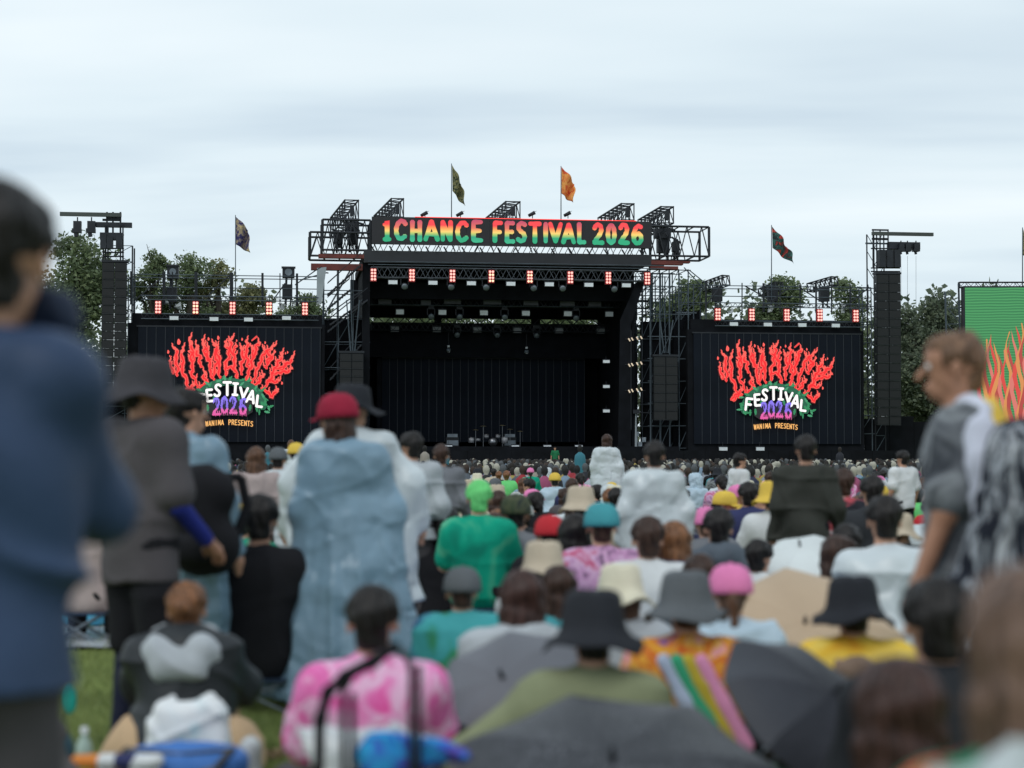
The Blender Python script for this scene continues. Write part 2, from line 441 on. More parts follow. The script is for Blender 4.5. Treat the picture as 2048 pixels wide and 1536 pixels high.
# low wood behind everything
def woods():
    rng = np.random.default_rng(5); C = []
    for i in range(150):
        x = -120 + 240 * i / 150 + rng.normal() * 1.2; y = 176 + rng.random() * 10; h = 16.2 + 1.4 * math.sin(i * .37) + 2.2 * rng.random()
        n = 650; d = rng.normal(size=(n, 3)); d /= np.linalg.norm(d, axis=1)[:, None]
        C.append(np.array([x, y, h * 0.5]) + d * np.array([2.8, 2.8, h * 0.5]) * (0.62 + .45 * rng.random((n, 1))))
    C = np.concatenate(C); n = len(C)
    nrm = rng.normal(size=(n, 3)) + np.array([0, -.4, .8]); nrm /= np.linalg.norm(nrm, axis=1)[:, None]
    t1 = np.cross(nrm, rng.normal(size=(n, 3))); t1 /= np.linalg.norm(t1, axis=1)[:, None]; t2 = np.cross(nrm, t1)
    s_ = 0.62 * (0.5 + rng.random((n, 1)))
    q = np.empty((n, 4, 3)); q[:, 0] = C + t1 * s_ * .5; q[:, 1] = C + t2 * s_ * .35; q[:, 2] = C - t1 * s_ * .5; q[:, 3] = C - t2 * s_ * .35
    me = bpy.data.meshes.new('far_wood')
    me.vertices.add(n * 4); me.vertices.foreach_set('co', q.ravel())
    me.loops.add(n * 4); me.loops.foreach_set('vertex_index', np.arange(n * 4))
    me.polygons.add(n); me.polygons.foreach_set('loop_start', np.arange(n) * 4); me.polygons.foreach_set('loop_total', np.full(n, 4))
    me.update(); o = link('far_wood', me, LEAF_B)
    tag(o, 'low dark wood along the far edge of the field behind the stage', 'trees', kind='stuff')
woods()
# ------------------------------------------------------------------ stage
def truss(root, p, q, w=0.45, h=0.45, bays=10, rc=0.035, rb=0.018, mat=None, split=False, up=Vector((0, 0, 1))):
    mat = mat or K_STEEL
    p = Vector(p); q = Vector(q); d = (q - p).normalized()
    s_ = d.cross(up).normalized(); u = s_.cross(d).normalized()
    cs = [s_ * a * w / 2 + u * b * h / 2 for a, b in ((-1, -1), (1, -1), (1, 1), (-1, 1))]
    allb = MB()
    for c in cs:
        if split: MB().bar(p + c, q + c, rc, 5).build('chord', mat, root)
        else: allb.bar(p + c, q + c, rc, 5)
    if not split: allb.build('chord', mat, root)
    bb = MB()
    for i in range(bays):
        a = p.lerp(q, i / bays); b = p.lerp(q, (i + 1) / bays); m = p.lerp(q, (i + .5) / bays)
        one = MB()
        for k in range(4):
            c0, c1 = cs[k], cs[(k + 1) % 4]
            (one if split and k in (0, 2) else bb).bar(a + c0, m + c1, rb, 4); (one if split and k in (0, 2) else bb).bar(m + c1, b + c0, rb, 4)
        if split: one.build('brace', mat, root)
    tag(bb.build('lattice', mat, root), kind='stuff')
    for e_ in (p, q):
        f = MB()
        for k in range(4): f.bar(e_ + cs[k], e_ + cs[(k + 1) % 4], rc, 4)
        f.build('end_frame', mat, root)

# --- main stage shell
x0 = S(735, 700).x; x1 = S(1300, 700).x
zf = S(1020, 893).z                     # stage floor
ztop = S(1020, 506).z; zfas = S(1020, 530).z
DB = 15.0
st = thing('festival_stage', 'huge black main stage with open front between the two side screens', 'stage', (0, 0, 0))
MB().box(x0 - 2, x1 + 2, -1.0, DB + 1, zf - 0.35, zf).build('stage_floor', K_BLACK, st)
MB().box(x0 - 2, x1 + 2, -0.9, -0.8, 0, zf - 0.352).build('front_skirt', K_BLACK, st)
MB().box(x0 - 0.3, x1 + 0.1, -0.3, 0.0, zfas, ztop).build('roof_fascia', K_FASC, st)
MB().box(x0 - 0.3, x1 + 0.1, 0.002, DB + 1, zfas + 0.25, ztop - .06).build('roof_deck', K_BLACK, st)
zt_lo = S(1020, 650, DB).z; zt_hi = S(1020, 638, DB).z
xb0 = S(700, 700, DB).x; xb1 = S(1275, 700, DB).x
MB().box(xb0, xb1, DB, DB + .2, zf, zt_lo).build('back_drape', K_BLACK, st)
MB().box(xb0, xb1, DB, DB + .2, zt_hi, zfas + .248).build('upper_back_drape', K_BLACK, st)
# slot partly closed by hanging masking
for a, b in ((870, 884), (1062, 1080), (1205, 1270), (700, 735)):
    MB().box(S(a, 0, DB - .3).x, S(b, 0, DB - .3).x, DB - .3, DB - .2, zt_lo - .5, zt_hi + .5).build('masking_strip', K_BLACK, st)
# lattice visible across the slot
sl_ = MB()
xs = np.linspace(xb0, xb1, 44)
for i in range(43): sl_.bar((xs[i], DB - .5, zt_lo if i % 2 else zt_hi), (xs[i + 1], DB - .5, zt_hi if i % 2 else zt_lo), .05, 4)
tag(sl_.build('slot_lattice', K_STEEL, st), kind='stuff')
for s_, xx in ((-1, x0), (1, S(1262, 0, 1).x)):
    MB().box(xx - .1, xx + .1, 0.6, DB - .002, zf + .002, zfas + .246).build('side_drape', K_BLACK, st)
# proscenium legs beside the opening
MB().box(S(727, 0).x, S(742, 0).x, .1, .5, 0, zfas - .002).build('proscenium_leg', K_BLACK, st)
# slanting black masking cloth at the upper right corner of the opening
a_, b_, c_, d_ = S(1262, 700, .3), S(1300, 700, .3), S(1300, 560, .3), S(1285, 560, .3)
MB().add([S(1236, 900, .3), S(1262, 900, .3), S(1262, 650, .3), S(1290, 560, .3), S(1275, 560, .3), S(1240, 640, .3)], [(0, 1, 2, 5), (5, 2, 3, 4)]).build('side_mask', K_BLACK, st)
# LED wall at the back: separate vertical panels with pale joints
lw = thing('back_video_wall', 'dark switched off video wall of tall panels at the back of the main stage', 'video wall', S(968, 884, 12))
xa, xz = S(766, 0, 12).x, S(1168, 0, 12).x; zl, zh = S(1000, 884, 12).z, S(1000, 718, 12).z
NP = 26; pw = (xz - xa) / NP
pm = MB().box(.012, pw - .03, 0, .12, 0, zh - zl).mesh('panel'); sm_ = MB().box(pw - .04, pw, -.02, .10, 0, zh - zl).mesh('panel_joint')
for i in range(NP):
    o = link('panel', pm, K_LED, lw); o.location = Vector((xa + i * pw, 12, zl)) - BASE[lw.name]
    o = link('panel_joint', sm_, K_SEAM, lw); o.location = Vector((xa + i * pw, 12, zl)) - BASE[lw.name]
MB().box(xa, xz, 11.98, 12.1, zh + .002, zh + .12).build('top_rail', K_SEAM, lw)
MB().box(xa - .4, xa - .02, 12, 12.1, zl, zh).build('side_cloth', K_BLACK, lw)

# --- letters
GL = {
 '1': [[(.15, .78), (.5, 1), (.52, 0)], [(.12, 0), (.9, 0)]],
 'C': [[(.95, .82), (.72, 1), (.4, .97), (.14, .72), (.08, .4), (.25, .08), (.55, 0), (.92, .18)]],
 'H': [[(.1, 0), (.1, 1)], [(.9, 0), (.9, 1)], [(.1, .5), (.9, .5)]],
 'A': [[(.02, 0), (.5, 1)], [(.5, 1), (.98, 0)], [(.2, .3), (.8, .3)]],
 'N': [[(.1, 0), (.1, 1)], [(.1, 1), (.9, 0)], [(.9, 0), (.9, 1)]],
 'E': [[(.1, 0), (.1, 1)], [(.1, 1), (.92, 1)], [(.1, .52), (.8, .52)], [(.1, 0), (.95, 0)]],
 'F': [[(.1, 0), (.1, 1)], [(.1, 1), (.95, 1)], [(.1, .5), (.8, .5)]],
 'S': [[(.92, .88), (.6, 1), (.2, .92), (.12, .7), (.4, .53), (.75, .42), (.9, .22), (.7, .02), (.3, 0), (.05, .12)]],
 'T': [[(0, 1), (1, 1)], [(.5, 1), (.5, 0)]],
 'I': [[(.5, 0), (.5, 1)]],
 'V': [[(.02, 1), (.5, 0)], [(.5, 0), (.98, 1)]],
 'L': [[(.1, 1), (.1, 0)], [(.1, 0), (.98, 0)]],
 '2': [[(.08, .78), (.3, 1), (.7, .98), (.88, .74), (.7, .46), (.3, .2), (.05, 0)], [(.05, 0), (.98, 0)]],
 '0': [[(.5, 1), (.2, .88), (.08, .5), (.2, .12), (.5, 0), (.8, .12), (.92, .5), (.8, .88), (.5, 1)]],
 '6': [[(.88, .9), (.6, 1), (.25, .8), (.08, .4), (.2, .08), (.5, 0), (.82, .1), (.9, .34), (.7, .56), (.4, .54), (.15, .36)]],
 'W': [[(0, 1), (.25, 0)], [(.25, 0), (.5, .9)], [(.5, .9), (.75, 0)], [(.75, 0), (1, 1)]],
 'M': [[(.05, 0), (.1, 1)], [(.1, 1), (.5, .25)], [(.5, .25), (.9, 1)], [(.9, 1), (.95, 0)]],
 'P': [[(.1, 0), (.1, 1)], [(.1, 1), (.75, .97), (.92, .75), (.7, .5), (.1, .46)]],
 'R': [[(.1, 0), (.1, 1)], [(.1, 1), (.75, .97), (.92, .75), (.7, .52), (.1, .48)], [(.45, .48), (.95, 0)]],
}
def smooth(pts, it=2):
    pts = [Vector(p) for p in pts]
    if len(pts) < 3: return pts
    for _ in range(it):
        n = [pts[0]]
        for a, b in zip(pts[:-1], pts[1:]): n += [a.lerp(b, .25), a.lerp(b, .75)]
        n.append(pts[-1]); pts = n
    return pts
def gradient_mat(name, zlo, zhi, stops, s=1.0):
    m, t, b = newmat(name)
    tcn = t.nodes.new('ShaderNodeTexCoord'); sp = t.nodes.new('ShaderNodeSeparateXYZ'); L_(t, tcn.outputs['Object'], sp.inputs[0])
    mr = t.nodes.new('ShaderNodeMapRange'); mr.inputs[1].default_value = zlo; mr.inputs[2].default_value = zhi
    L_(t, sp.outputs[2], mr.inputs[0]); r = t.nodes.new('ShaderNodeValToRGB'); L_(t, mr.outputs[0], r.inputs[0])
    for i, (pp, c) in enumerate(stops):
        if i == 0: e_ = r.color_ramp.elements[0]; e_.position = pp
        elif i == len(stops) - 1: e_ = r.color_ramp.elements[-1]; e_.position = pp
        else: e_ = r.color_ramp.elements.new(pp)
        e_.color = c
    b.inputs['Base Color'].default_value = (.02, .02, .02, 1); L_(t, r.outputs[0], b.inputs['Emission Color']); b.inputs['Emission Strength'].default_value = s
    return m
# --- banner
bx0, bx1 = S(745, 0, -.6).x, S(1302, 0, -.6).x; bz0, bz1 = S(1020, 492, -.6).z, S(1020, 438, -.6).z
bn = thing('name_sign', 'long black sign reading 1CHANCE FESTIVAL 2026 in red to green letters on the stage', 'sign', (S(1020, 0, -.6).x, -.6, bz0))
NB = 12; bw = (bx1 - bx0) / NB
bm_ = MB().box(.006, bw - .006, 0, .3, 0, bz1 - bz0).mesh('sign_panel')
K_SIGN = plain('sign_face', (.011, .010, .014, 1), .5, vary=.15, scale=.6)
for i in range(NB):
    o = link('sign_panel', bm_, K_SIGN, bn); o.location = Vector((bx0 + i * bw, -.6, bz0)) - BASE[bn.name]
lz0, lz1 = S(1020, 486.5, -.63).z, S(1020, 442, -.63).z
bb_ = BASE[bn.name].z
RED = (.86, .05, .06, 1); ORG = (.95, .36, .09, 1); YEL = (.93, .62, .16, 1); YG = (.42, .55, .14, 1); GRN = (.012, .36, .17, 1)
GM1 = gradient_mat('letter_bright', lz0 - bb_, lz1 - bb_, [(0.02, GRN), (.26, GRN), (.38, YG), (.47, YEL), (.60, ORG), (.76, RED), (1, RED)])
GM2 = gradient_mat('letter_muted', lz0 - bb_, lz1 - bb_, [(0.05, (.03, .42, .22, 1)), (.26, (.02, .34, .2, 1)), (.38, YG), (.47, (.85, .55, .14, 1)), (.64, (.75, .16, .10, 1)), (.92, (.55, .07, .12, 1)), (1, (.5, .06, .12, 1))])
lay = [('1', 766, 785), ('C', 789, 816), ('H', 821.5, 845), ('A', 849, 879), ('N', 882, 906), ('C', 911, 938), ('E', 943, 967),
       ('F', 986, 1006), ('E', 1010, 1030), ('S', 1032, 1054), ('T', 1057, 1082), ('I', 1086, 1096), ('V', 1097, 1124), ('A', 1123, 1150), ('L', 1154, 1171),
       ('2', 1184, 1207), ('0', 1210.5, 1232), ('2', 1235.5, 1258), ('6', 1261, 1286)]
muted = {1, 2, 6, 8, 9, 11, 14, 16}
for i, (ch, a, b) in enumerate(lay):
    X0, X1 = S(a + 2.5, 0, -.63).x, S(b - 2.5, 0, -.63).x
    zl_, zh_ = lz0 + .15, lz1 - .15
    m = MB()
    for j, stn in enumerate(GL[ch]):
        pts = smooth(stn) if len(stn) > 3 or ch == '1' and False else [Vector(q) for q in stn]
        pp = []
        for q in pts: pp.append((X0 + (X1 - X0) * q.x, zl_ + (zh_ - zl_) * q.y + .03 * math.sin(i * 2.3)))
        if len(pp) == 2:  # subdivide so brush width can vary
            pp = [(pp[0][0] + (pp[1][0] - pp[0][0]) * t_, pp[0][1] + (pp[1][1] - pp[0][1]) * t_) for t_ in (0, .33, .66, 1)]
        wd = [.345 + .035 * math.sin(k * 1.7 + i) for k in range(len(pp))]
        m.ribbon(pp, wd, -.63 - .012 * j)
    m.build('letter', GM2 if i in muted else GM1, bn)
# red glow strip along the top edge of the sign
MB().box(bx0 + 3.2, bx1 - 1.2, -.62, -.56, bz1 + .002, bz1 + .045).build('light_strip', emit('red_light', (1, .06, .05, 1), 1.4), bn)
# posts holding the sign over the roof
for i, xx in enumerate(np.linspace(bx0 + .4, bx1 - .4, 15)):
    MB().bar((xx, -.45, ztop), (xx + (.25 if i % 2 else -.2), -.45, bz0), .06, 4).build('post', K_STEEL, bn)
    MB().bar((xx + .45, -.2, ztop), (xx + .2, -.2, bz0 + .1), .03, 4).build('brace', K_STEEL, bn)
# brace lattice behind the sign, between fascia and sign
lt = MB()
for i in range(46):
    xx = bx0 + (bx1 - bx0) * i / 46
    lt.bar((xx, 1.2, ztop), (xx + .35, 1.2, bz0 + .2), .035, 4)
    if i % 3 == 0: lt.bar((xx + .5, 2.2, ztop), (xx + .1, 2.2, bz0 + .2), .07, 4)
tag(lt.build('roof_lattice', K_STEEL, bn), kind='stuff')

# --- light fixtures (built once, copied)
BULB = emit('warm_red_lamp', (1, .42, .36, 1), 1.6); BULB2 = emit('amber_lamp', (1, .62, .40, 1), 1.6); HALO = emit('housing_red_glow', (.30, .004, .006, 1), .6)
def make_blinder(amber=False):
    t = thing('blinder_light', 'tmp', 'stage light', (0, 0, 0), 'blinder lights')
    MB().box(-.26, .26, 0, .25, -.56, .56).build('housing', HALO, t)  # housing emits red itself, imitating the glow of the bulbs
    MB().box(-.30, .30, .252, .34, -.60, .60).build('back_plate', K_STEEL, t)
    MB().bar((0, .2, .6), (0, .2, .95), .03, 4).build('clamp', K_STEEL, t)
    bm2 = MB()
    vs = [(.105 * math.cos(a), -.001, .105 * math.sin(a)) for a in [6.283 * k / 10 for k in range(10)]] + [(.07 * math.cos(a), -.05, .07 * math.sin(a)) for a in [6.283 * k / 10 for k in range(10)]]
    bm2.add(vs, [(k, (k + 1) % 10, 10 + (k + 1) % 10, 10 + k) for k in range(10)] + [tuple(range(10, 20))])
    me = bm2.mesh('bulb')
    for ix in (-1, 1):
        for iz in range(4):
            o = link('bulb', me, BULB2 if amber and (iz + ix) % 2 else BULB, t); o.location = (ix * .125, 0, -.405 + .27 * iz)
    return t
def make_strobe(w_=.62, h_=.38):
    t = thing('strobe_light', 'tmp', 'stage light', (0, 0, 0), 'strobe lights')
    MB().box(-w_ / 2, w_ / 2, 0, .2, -h_ / 2, h_ / 2).build('reflector', K_WHITE, t)
    MB().box(-w_ / 2 - .05, w_ / 2 + .05, .202, .4, -h_ / 2 - .05, h_ / 2 + .12).build('housing', K_STEEL, t)
    MB().bar((0, .3, h_ / 2 + .1), (0, .3, h_ / 2 + .5), .03, 4).build('yoke', K_STEEL, t)
    return t
def make_moving():
    t = thing('moving_head_light', 'tmp', 'stage light', (0, 0, 0), 'moving head lights')
    MB().box(-.22, .22, -.15, .25, .35, .6).build('base', K_STEEL, t)
    MB().bar((-.28, 0, .4), (-.28, 0, -.1), .05, 4).bar((.28, 0, .4), (.28, 0, -.1), .05, 4).bar((-.28,0,.4),(.28,0,.4),.05,4).build('yoke', K_STEEL, t)
    m = MB(); m.bar((0, .3, -.05), (0, -.15, -.25), .20, 14, .26); m.build('head', K_STEEL, t, True)
    m = MB(); m.bar((0, -.15, -.25), (0, -.19, -.268), .25, 14, .17); m.build('lens', K_ALU, t, True)
    return t
BL = make_blinder(); BLA = make_blinder(True); STB = make_strobe(); STW = make_strobe(.8, .34); MV = make_moving()
used_p = set()
def place(proto, base, label, group, tilt=0, sc_=1.0, rz=0):
    if proto.name in used_p: o = copy_tree(proto)
    else: used_p.add(proto.name); o = proto
    o.location = SW(base); o.rotation_euler = (tilt, 0, TH + rz); o.scale = (sc_,) * 3
    o['label'] = label; o['group'] = group
    return o
ordn = ['leftmost', 'second', 'third', 'fourth', 'fifth', 'sixth', 'seventh', 'eighth', 'ninth', 'tenth', 'eleventh']
def nth(i, n):
    return ordn[0] if i == 0 else ('rightmost' if i == n - 1 else ordn[i])
def ordlab(i, n, what, where):
    return f'{nth(i, n)} {what} {where}' if i in (0, n - 1) else f'{ordn[i]} from left {what} {where}'

# three lighting trusses hung under the roof
for (pya, d, lab) in ((549, -.2, 'front black lighting truss hung along the stage roof edge'), (606, 5, 'middle lighting truss above the stage carrying pale strobe lights'), (656, 10, 'rear lighting truss under the slot in the stage back wall')):
    a = S(742, pya - 5 if d < 0 else pya, d); b = S(1297, pya, d); b.z = a.z = S(1020, pya, d).z
    t = thing('lighting_truss', lab, 'truss', ((a.x + b.x) / 2, d, a.z), 'lighting trusses over the stage')
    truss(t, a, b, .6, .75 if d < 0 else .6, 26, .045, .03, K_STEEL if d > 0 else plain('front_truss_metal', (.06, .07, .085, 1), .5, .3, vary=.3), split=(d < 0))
# catwalk rails under the fascia
cw = thing('catwalk_rail', 'pair of thin pale pipes running along the underside of the stage roof', 'rail', S(1020, 530, -.5))
for py in (527, 533):
    zz = S(1020, py, -.5).z; MB().bar((x0, -.5, zz), (x1 + 1.0, -.5, zz), .035, 6).build('pipe', K_GALV, cw)
for k in range(10):
    xx = x0 + .5 + (x1 - x0) * k / 10; MB().bar((xx, -.5, S(1020, 527, -.5).z), (xx, -.3, zfas), .03, 4).build('hanger', K_STEEL, cw)
# black sheets added behind the trusses to stand in for deep shade
for py0, py1, d in ((568, 600, 3), (664, 716, 11)):
    za, zb_ = S(1020, py1, d).z, S(1020, py0, d).z
    MB().box(x0 + .2, S(1262, 0, d).x - .2, d, d + .1, za, zb_).build('dark_fill_sheet', K_BLACK, st)
# misc rig details: boxes & pipes behind second truss
mm = thing('ceiling_rig', 'grey pipes and boxes of the rigging high inside the dark stage roof', 'rigging', S(1000, 603, 4))
for px, py, ww in ((770, 603, 26), (852, 605, 20), (905, 603, 34), (985, 604, 36), (1062, 606, 30), (1135, 607, 30), (1190, 608, 26)):
    c = S(px, py, 4.2); MB().box(c.x - ww / 52, c.x + ww / 52, 4.2, 4.6, c.z - .18, c.z + .18).build('fixture_box', plain('rig_box', (.045, .052, .06, 1), .5, vary=.4, scale=1), mm)
for py in (596, 612): 
    zz = S(1000, py, 4).z; MB().bar((x0 + .3, 4, zz), (S(1225, 0, 4).x, 4, zz), .03, 5).build('pipe', K_GALV, mm)

bl_x = [747, 824, 905, 983, 1060, 1141, 1217, 1295]
for i, px in enumerate(bl_x):
    py = 548 + (px - 747) * .0166; c = S(px, py, -.75); c.z = S(1020, 553, -.75).z
    place(BLA if i in (3, 4) else BL, c, ordlab(i, 8, 'red glowing eight lamp blinder', 'on the front truss of the main stage'), 'blinders on the front truss', sc_=.85)
for i, px in enumerate([786, 866, 943, 1022, 1099, 1178, 1253]):
    c = S(px, 565, -.6); c.z = S(1020, 567.5, -.6).z
    place(STW, c, ordlab(i, 7, 'white strobe', 'hanging under the front truss of the main stage'), 'strobes under the front truss', sc_=.82)
for i, px in enumerate([809, 972, 1067, 1228, 902, 1125]):
    c = S(px, 568, -.3); c.z = S(1020, 570, -.3).z
    place(MV, c, ['first', 'third', 'fourth', 'last', 'second', 'fifth'][i] + ' round moving head light from the left hanging under the front truss', 'moving heads under the front truss', sc_=1.0)
for i, px in enumerate([800, 885, 968, 1052, 1136, 1219]):
    c = S(px, 626, 4.7); c.z = S(1010, 626, 4.7).z
    place(STB, c, ordlab(i, 6, 'pale square strobe', 'on the middle truss inside the stage'), 'strobes on the middle truss', sc_=.95)
for i, px in enumerate([862, 1009, 1152, 1189 - 270]):
    c = S(px, 628, 4.7); c.z = S(1010, 629, 4.7).z
    place(MV, c, ['left', 'middle', 'right', 'small centre left'][i] + ' moving head light between the strobes of the middle truss', 'moving heads on the middle truss')
for i, px in enumerate([790, 874, 955, 1035, 1119, 1202]):
    c = S(px, 660, 9.7); c.z = S(1000, 660, 9.7).z
    o = place(STB, c, ordlab(i, 6, 'dim strobe', 'on the rear truss below the slot in the back wall'), 'strobes on the rear truss', sc_=1.0)
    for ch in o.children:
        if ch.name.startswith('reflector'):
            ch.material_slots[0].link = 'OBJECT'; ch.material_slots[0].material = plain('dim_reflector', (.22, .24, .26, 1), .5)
for i, px in enumerate([914, 994, 1073]):
    c = S(px, 664, 9.7); c.z = S(1000, 665, 9.7).z
    place(MV, c, ['left', 'middle', 'right'][i] + ' dim moving head light on the rear truss inside the stage', 'moving heads on the rear truss')
for i, px in enumerate([897, 1031, 1095, 1158]):
    c = S(px, 894, -.4); c.z = S(1020, 894, -.4).z
    place(STW, c, ordlab(i, 4, 'white bar light', 'standing on the front edge of the stage floor'), 'floor lights on the stage edge', sc_=.7)
for i, py in enumerate([723, 773, 822]):
    c = S(1213, py, 1)
    place(STW, c, ['top', 'middle', 'bottom'][i] + ' bar light on the right inner side of the stage opening', 'bar lights on the right side of the opening', sc_=.62)
for i, (px, py) in enumerate([(348, 636), (407, 638), (466, 639), (573, 636), (1468, 648), (1536, 649), (1605, 650), (1672, 651), (1447, 898), (1521, 898)]):
    if i < 8:
        where = ('left' if i < 4 else 'right') + ' video screen'
        lab = ordlab(i % 4, 4, 'white bar light', 'just above the ' + where)
    else: lab = ('left' if i == 8 else 'right') + ' dim bar light near the ground under the right video screen'
    if i == 2: px = 497
    if i == 1: px = 428
    place(STW, S(px, py, -.9), lab, 'bar lights by the video screens', sc_=.78)
# small warm lamps along the right edge
K_WARM = emit('warm_spot', (.75, .62, .45, 1), .8)
sp = thing('side_lamp_ladder', 'rows of small warm lamps on a ladder at the right edge of the stage opening', 'stage light', S(1268, 700, .2))
for py in (677, 728, 780):
    for k, dx in enumerate((0, 6, 16, 24)):
        c = S(1257 + dx, py - k * 1.5, .1); MB().bar(c, c + Vector((.1, -.1, -.2)), .05, 6).build('lamp', K_WARM, sp)
    a = S(1250, py + 1, .25); MB().bar(a, a + Vector((1.6, 0, 0)), .03, 4).build('crossbar', K_STEEL, sp)
for px in (1262, 1284): MB().bar(S(px, 660, .3), S(px, 860, .3), .04, 4).build('upright', K_STEEL, sp)
# cable hung fittings inside
for i, (px, py) in enumerate([(897, 697), (1053, 700)]):
    t = thing('hanging_lamp', ('left' if i == 0 else 'right') + ' small silver lamp hanging deep inside the stage', 'stage light', S(px, py, 9), 'small hanging lamps inside the stage')
    c = S(px, py, 9); MB().bar(c + Vector((0, 0, .25)), c + Vector((0, 0, 1.3)), .02, 4).build('rod', K_STEEL, t); m = MB(); m.bar(c + Vector((0, 0, -.25)), c, .2, 10, .16).build('shade', K_ALU, t, True)
    MB().bar(c + Vector((0, 0, -.3)), c + Vector((0, 0, -.26)), .1, 8).build('bulb', K_WHITE, t); MB().bar(c + Vector((0, 0, .1)), c + Vector((0, 0, .25)), .1, 8).build('collar', K_WHITE, t)

# --- sloping roof girders poking above the sign
def wedge(px0, px1, py0, py1, pxl, pyl, lab, dl=6.0):
    """box truss whose near end is px0..px1, py0..py1 and which slopes away to (pxl, pyl)"""
    a = S(px0, py0, 1); b = S(px1, py1, 1); e_ = S(pxl, pyl, 1 + dl)
    w_ = b.x - a.x; h_ = a.z - b.z
    t = thing('roof_truss', lab, 'truss', (a.x, 1, b.z), 'sloping trusses over the stage roof')
    p = Vector(((a.x + b.x) / 2, 1, (a.z + b.z) / 2)); q = Vector((e_.x + w_ / 2, 1 + dl, e_.z - h_ / 2))
    cs = [(-w_ / 2, -h_ / 2), (w_ / 2, -h_ / 2), (w_ / 2, h_ / 2), (-w_ / 2, h_ / 2)]
    for c in cs: MB().bar(p + Vector((c[0], 0, c[1])), q + Vector((c[0], 0, c[1])), .07, 5).build('chord', K_STEEL, t)
    n = 6
    for i in range(n + 1):
        u = p.lerp(q, i / n); v_ = p.lerp(q, min(i + 1, n) / n)
        fr = MB()
        for k in range(4):
            c, c2 = cs[k], cs[(k + 1) % 4]
            fr.bar(u + Vector((c[0], 0, c[1])), u + Vector((c2[0], 0, c2[1])), .055, 4)
            if i < n: fr.bar(u + Vector((c[0], 0, c[1])), v_ + Vector((c2[0], 0, c2[1])), .04, 4)
        if i < n: fr.bar(u + Vector((cs[0][0], 0, cs[0][1])), v_ + Vector((cs[2][0], 0, cs[2][1])), .04, 4)
        fr.build('frame', K_STEEL, t)
    # motor and cable bundle lying in the end bay
    m = MB(); m.box(p.x - w_ * .12, p.x + w_ * .18, 1.1, 1.5, p.z - h_ * .3, p.z + h_ * .25); m.build('hoist', K_STEEL, t)
wedge(690, 717, 400, 438, 661, 436, 'leftmost sloping roof truss above the left stage platform')
wedge(783, 807, 397, 434, 748, 432, 'sloping roof truss above the start of the lit sign', 7)
wedge(1012, 1040, 403, 437, 972, 436, 'sloping roof truss above the middle of the lit sign', 7)
wedge(1243, 1268, 407, 440, 1196, 436, 'sloping roof truss above the last digits of the lit sign', 7)
wedge(1322, 1347, 413, 446, 1276, 440, 'rightmost sloping roof truss above the right stage platform')
for i, px in enumerate([850, 921, 1065, 1136]):
    c = S(px, 433, -.4)
    t = thing('small_floodlight', ordlab(i, 4, 'little black floodlight', 'standing on top of the lit sign'), 'light', c, 'floodlights on the sign')
    MB().bar(c + Vector((-.3, 0, .05)), c + Vector((.15, -.2, .28)), .12, 8, .15).build('body', K_STEEL, t, True); MB().bar(c + Vector((0, 0, -.15)), c + Vector((0, 0, .15)), .04, 4).build('foot', K_STEEL, t)
    MB().bar(c + Vector((.0, 0, .3)), c + Vector((.3, 0, .42)), .02, 4).build('cable', K_STEEL, t)

# --- side platforms (open steel frames beside the sign)
def platform(pts_top, lab, red, side):
    pxa, pxb, py0, py1, py2 = pts_top
    t = thing('side_platform', lab, 'steel frame', S((pxa + pxb) / 2, py1, 0), 'platforms beside the stage sign')
    for dd in (0.0, 3.0):
        A = S(pxa, py0, 0); B = S(pxb, py1, 0)
        for z in (A.z, B.z): MB().bar((A.x, dd, z), (B.x, dd, z), .085, 5).build('chord', K_STEEL, t)
        n = 4; 
        for i in range(n):
            xa_ = A.x + (B.x - A.x) * i / n; xb_ = A.x + (B.x - A.x) * (i + 1) / n; xm = (xa_ + xb_) / 2
            if dd > 1 and i % 2: continue
            MB().bar((xa_, dd, B.z), (xm, dd, A.z), .05, 4).build('brace', K_STEEL, t); MB().bar((xm, dd, A.z), (xb_, dd, B.z), .05, 4).build('brace', K_STEEL, t)
        for xx in (A.x, B.x): MB().bar((xx, dd, A.z), (xx, dd, B.z), .11, 5).build('post', K_STEEL, t)
    for xx in np.linspace(A.x, B.x, 5):
        MB().bar((xx, 0, B.z), (xx, 3.0, B.z), .07, 4).build('cross_beam', K_STEEL, t); MB().bar((xx, 0, A.z), (xx, 3.0, A.z), .05, 4).build('cross_beam', K_STEEL, t)
    for (ra, rb_, rc_, rd) in red:
        a = S(ra, rc_, -.2); b = S(rb_, rd, -.2)
        MB().box(a.x, b.x, -.3, .3, b.z, a.z).build('red_beam', K_RED, t)
    return t
platform((620, 741, 464, 513, 0), 'wide lower open steel frame left of the lit sign with red beams beneath', [(637, 728, 508, 517), (622, 725, 527, 541)], -1)
platform((645, 741, 439, 501, 0), 'upper open steel frame beside the left end of the lit sign', [], -1)
platform((1300, 1418, 452, 513, 0), 'open steel frame sticking out right of the lit sign with red beams beneath', [(1302, 1366, 521, 530), (1330, 1380, 522, 526), (1300, 1356, 532, 539)], 1)
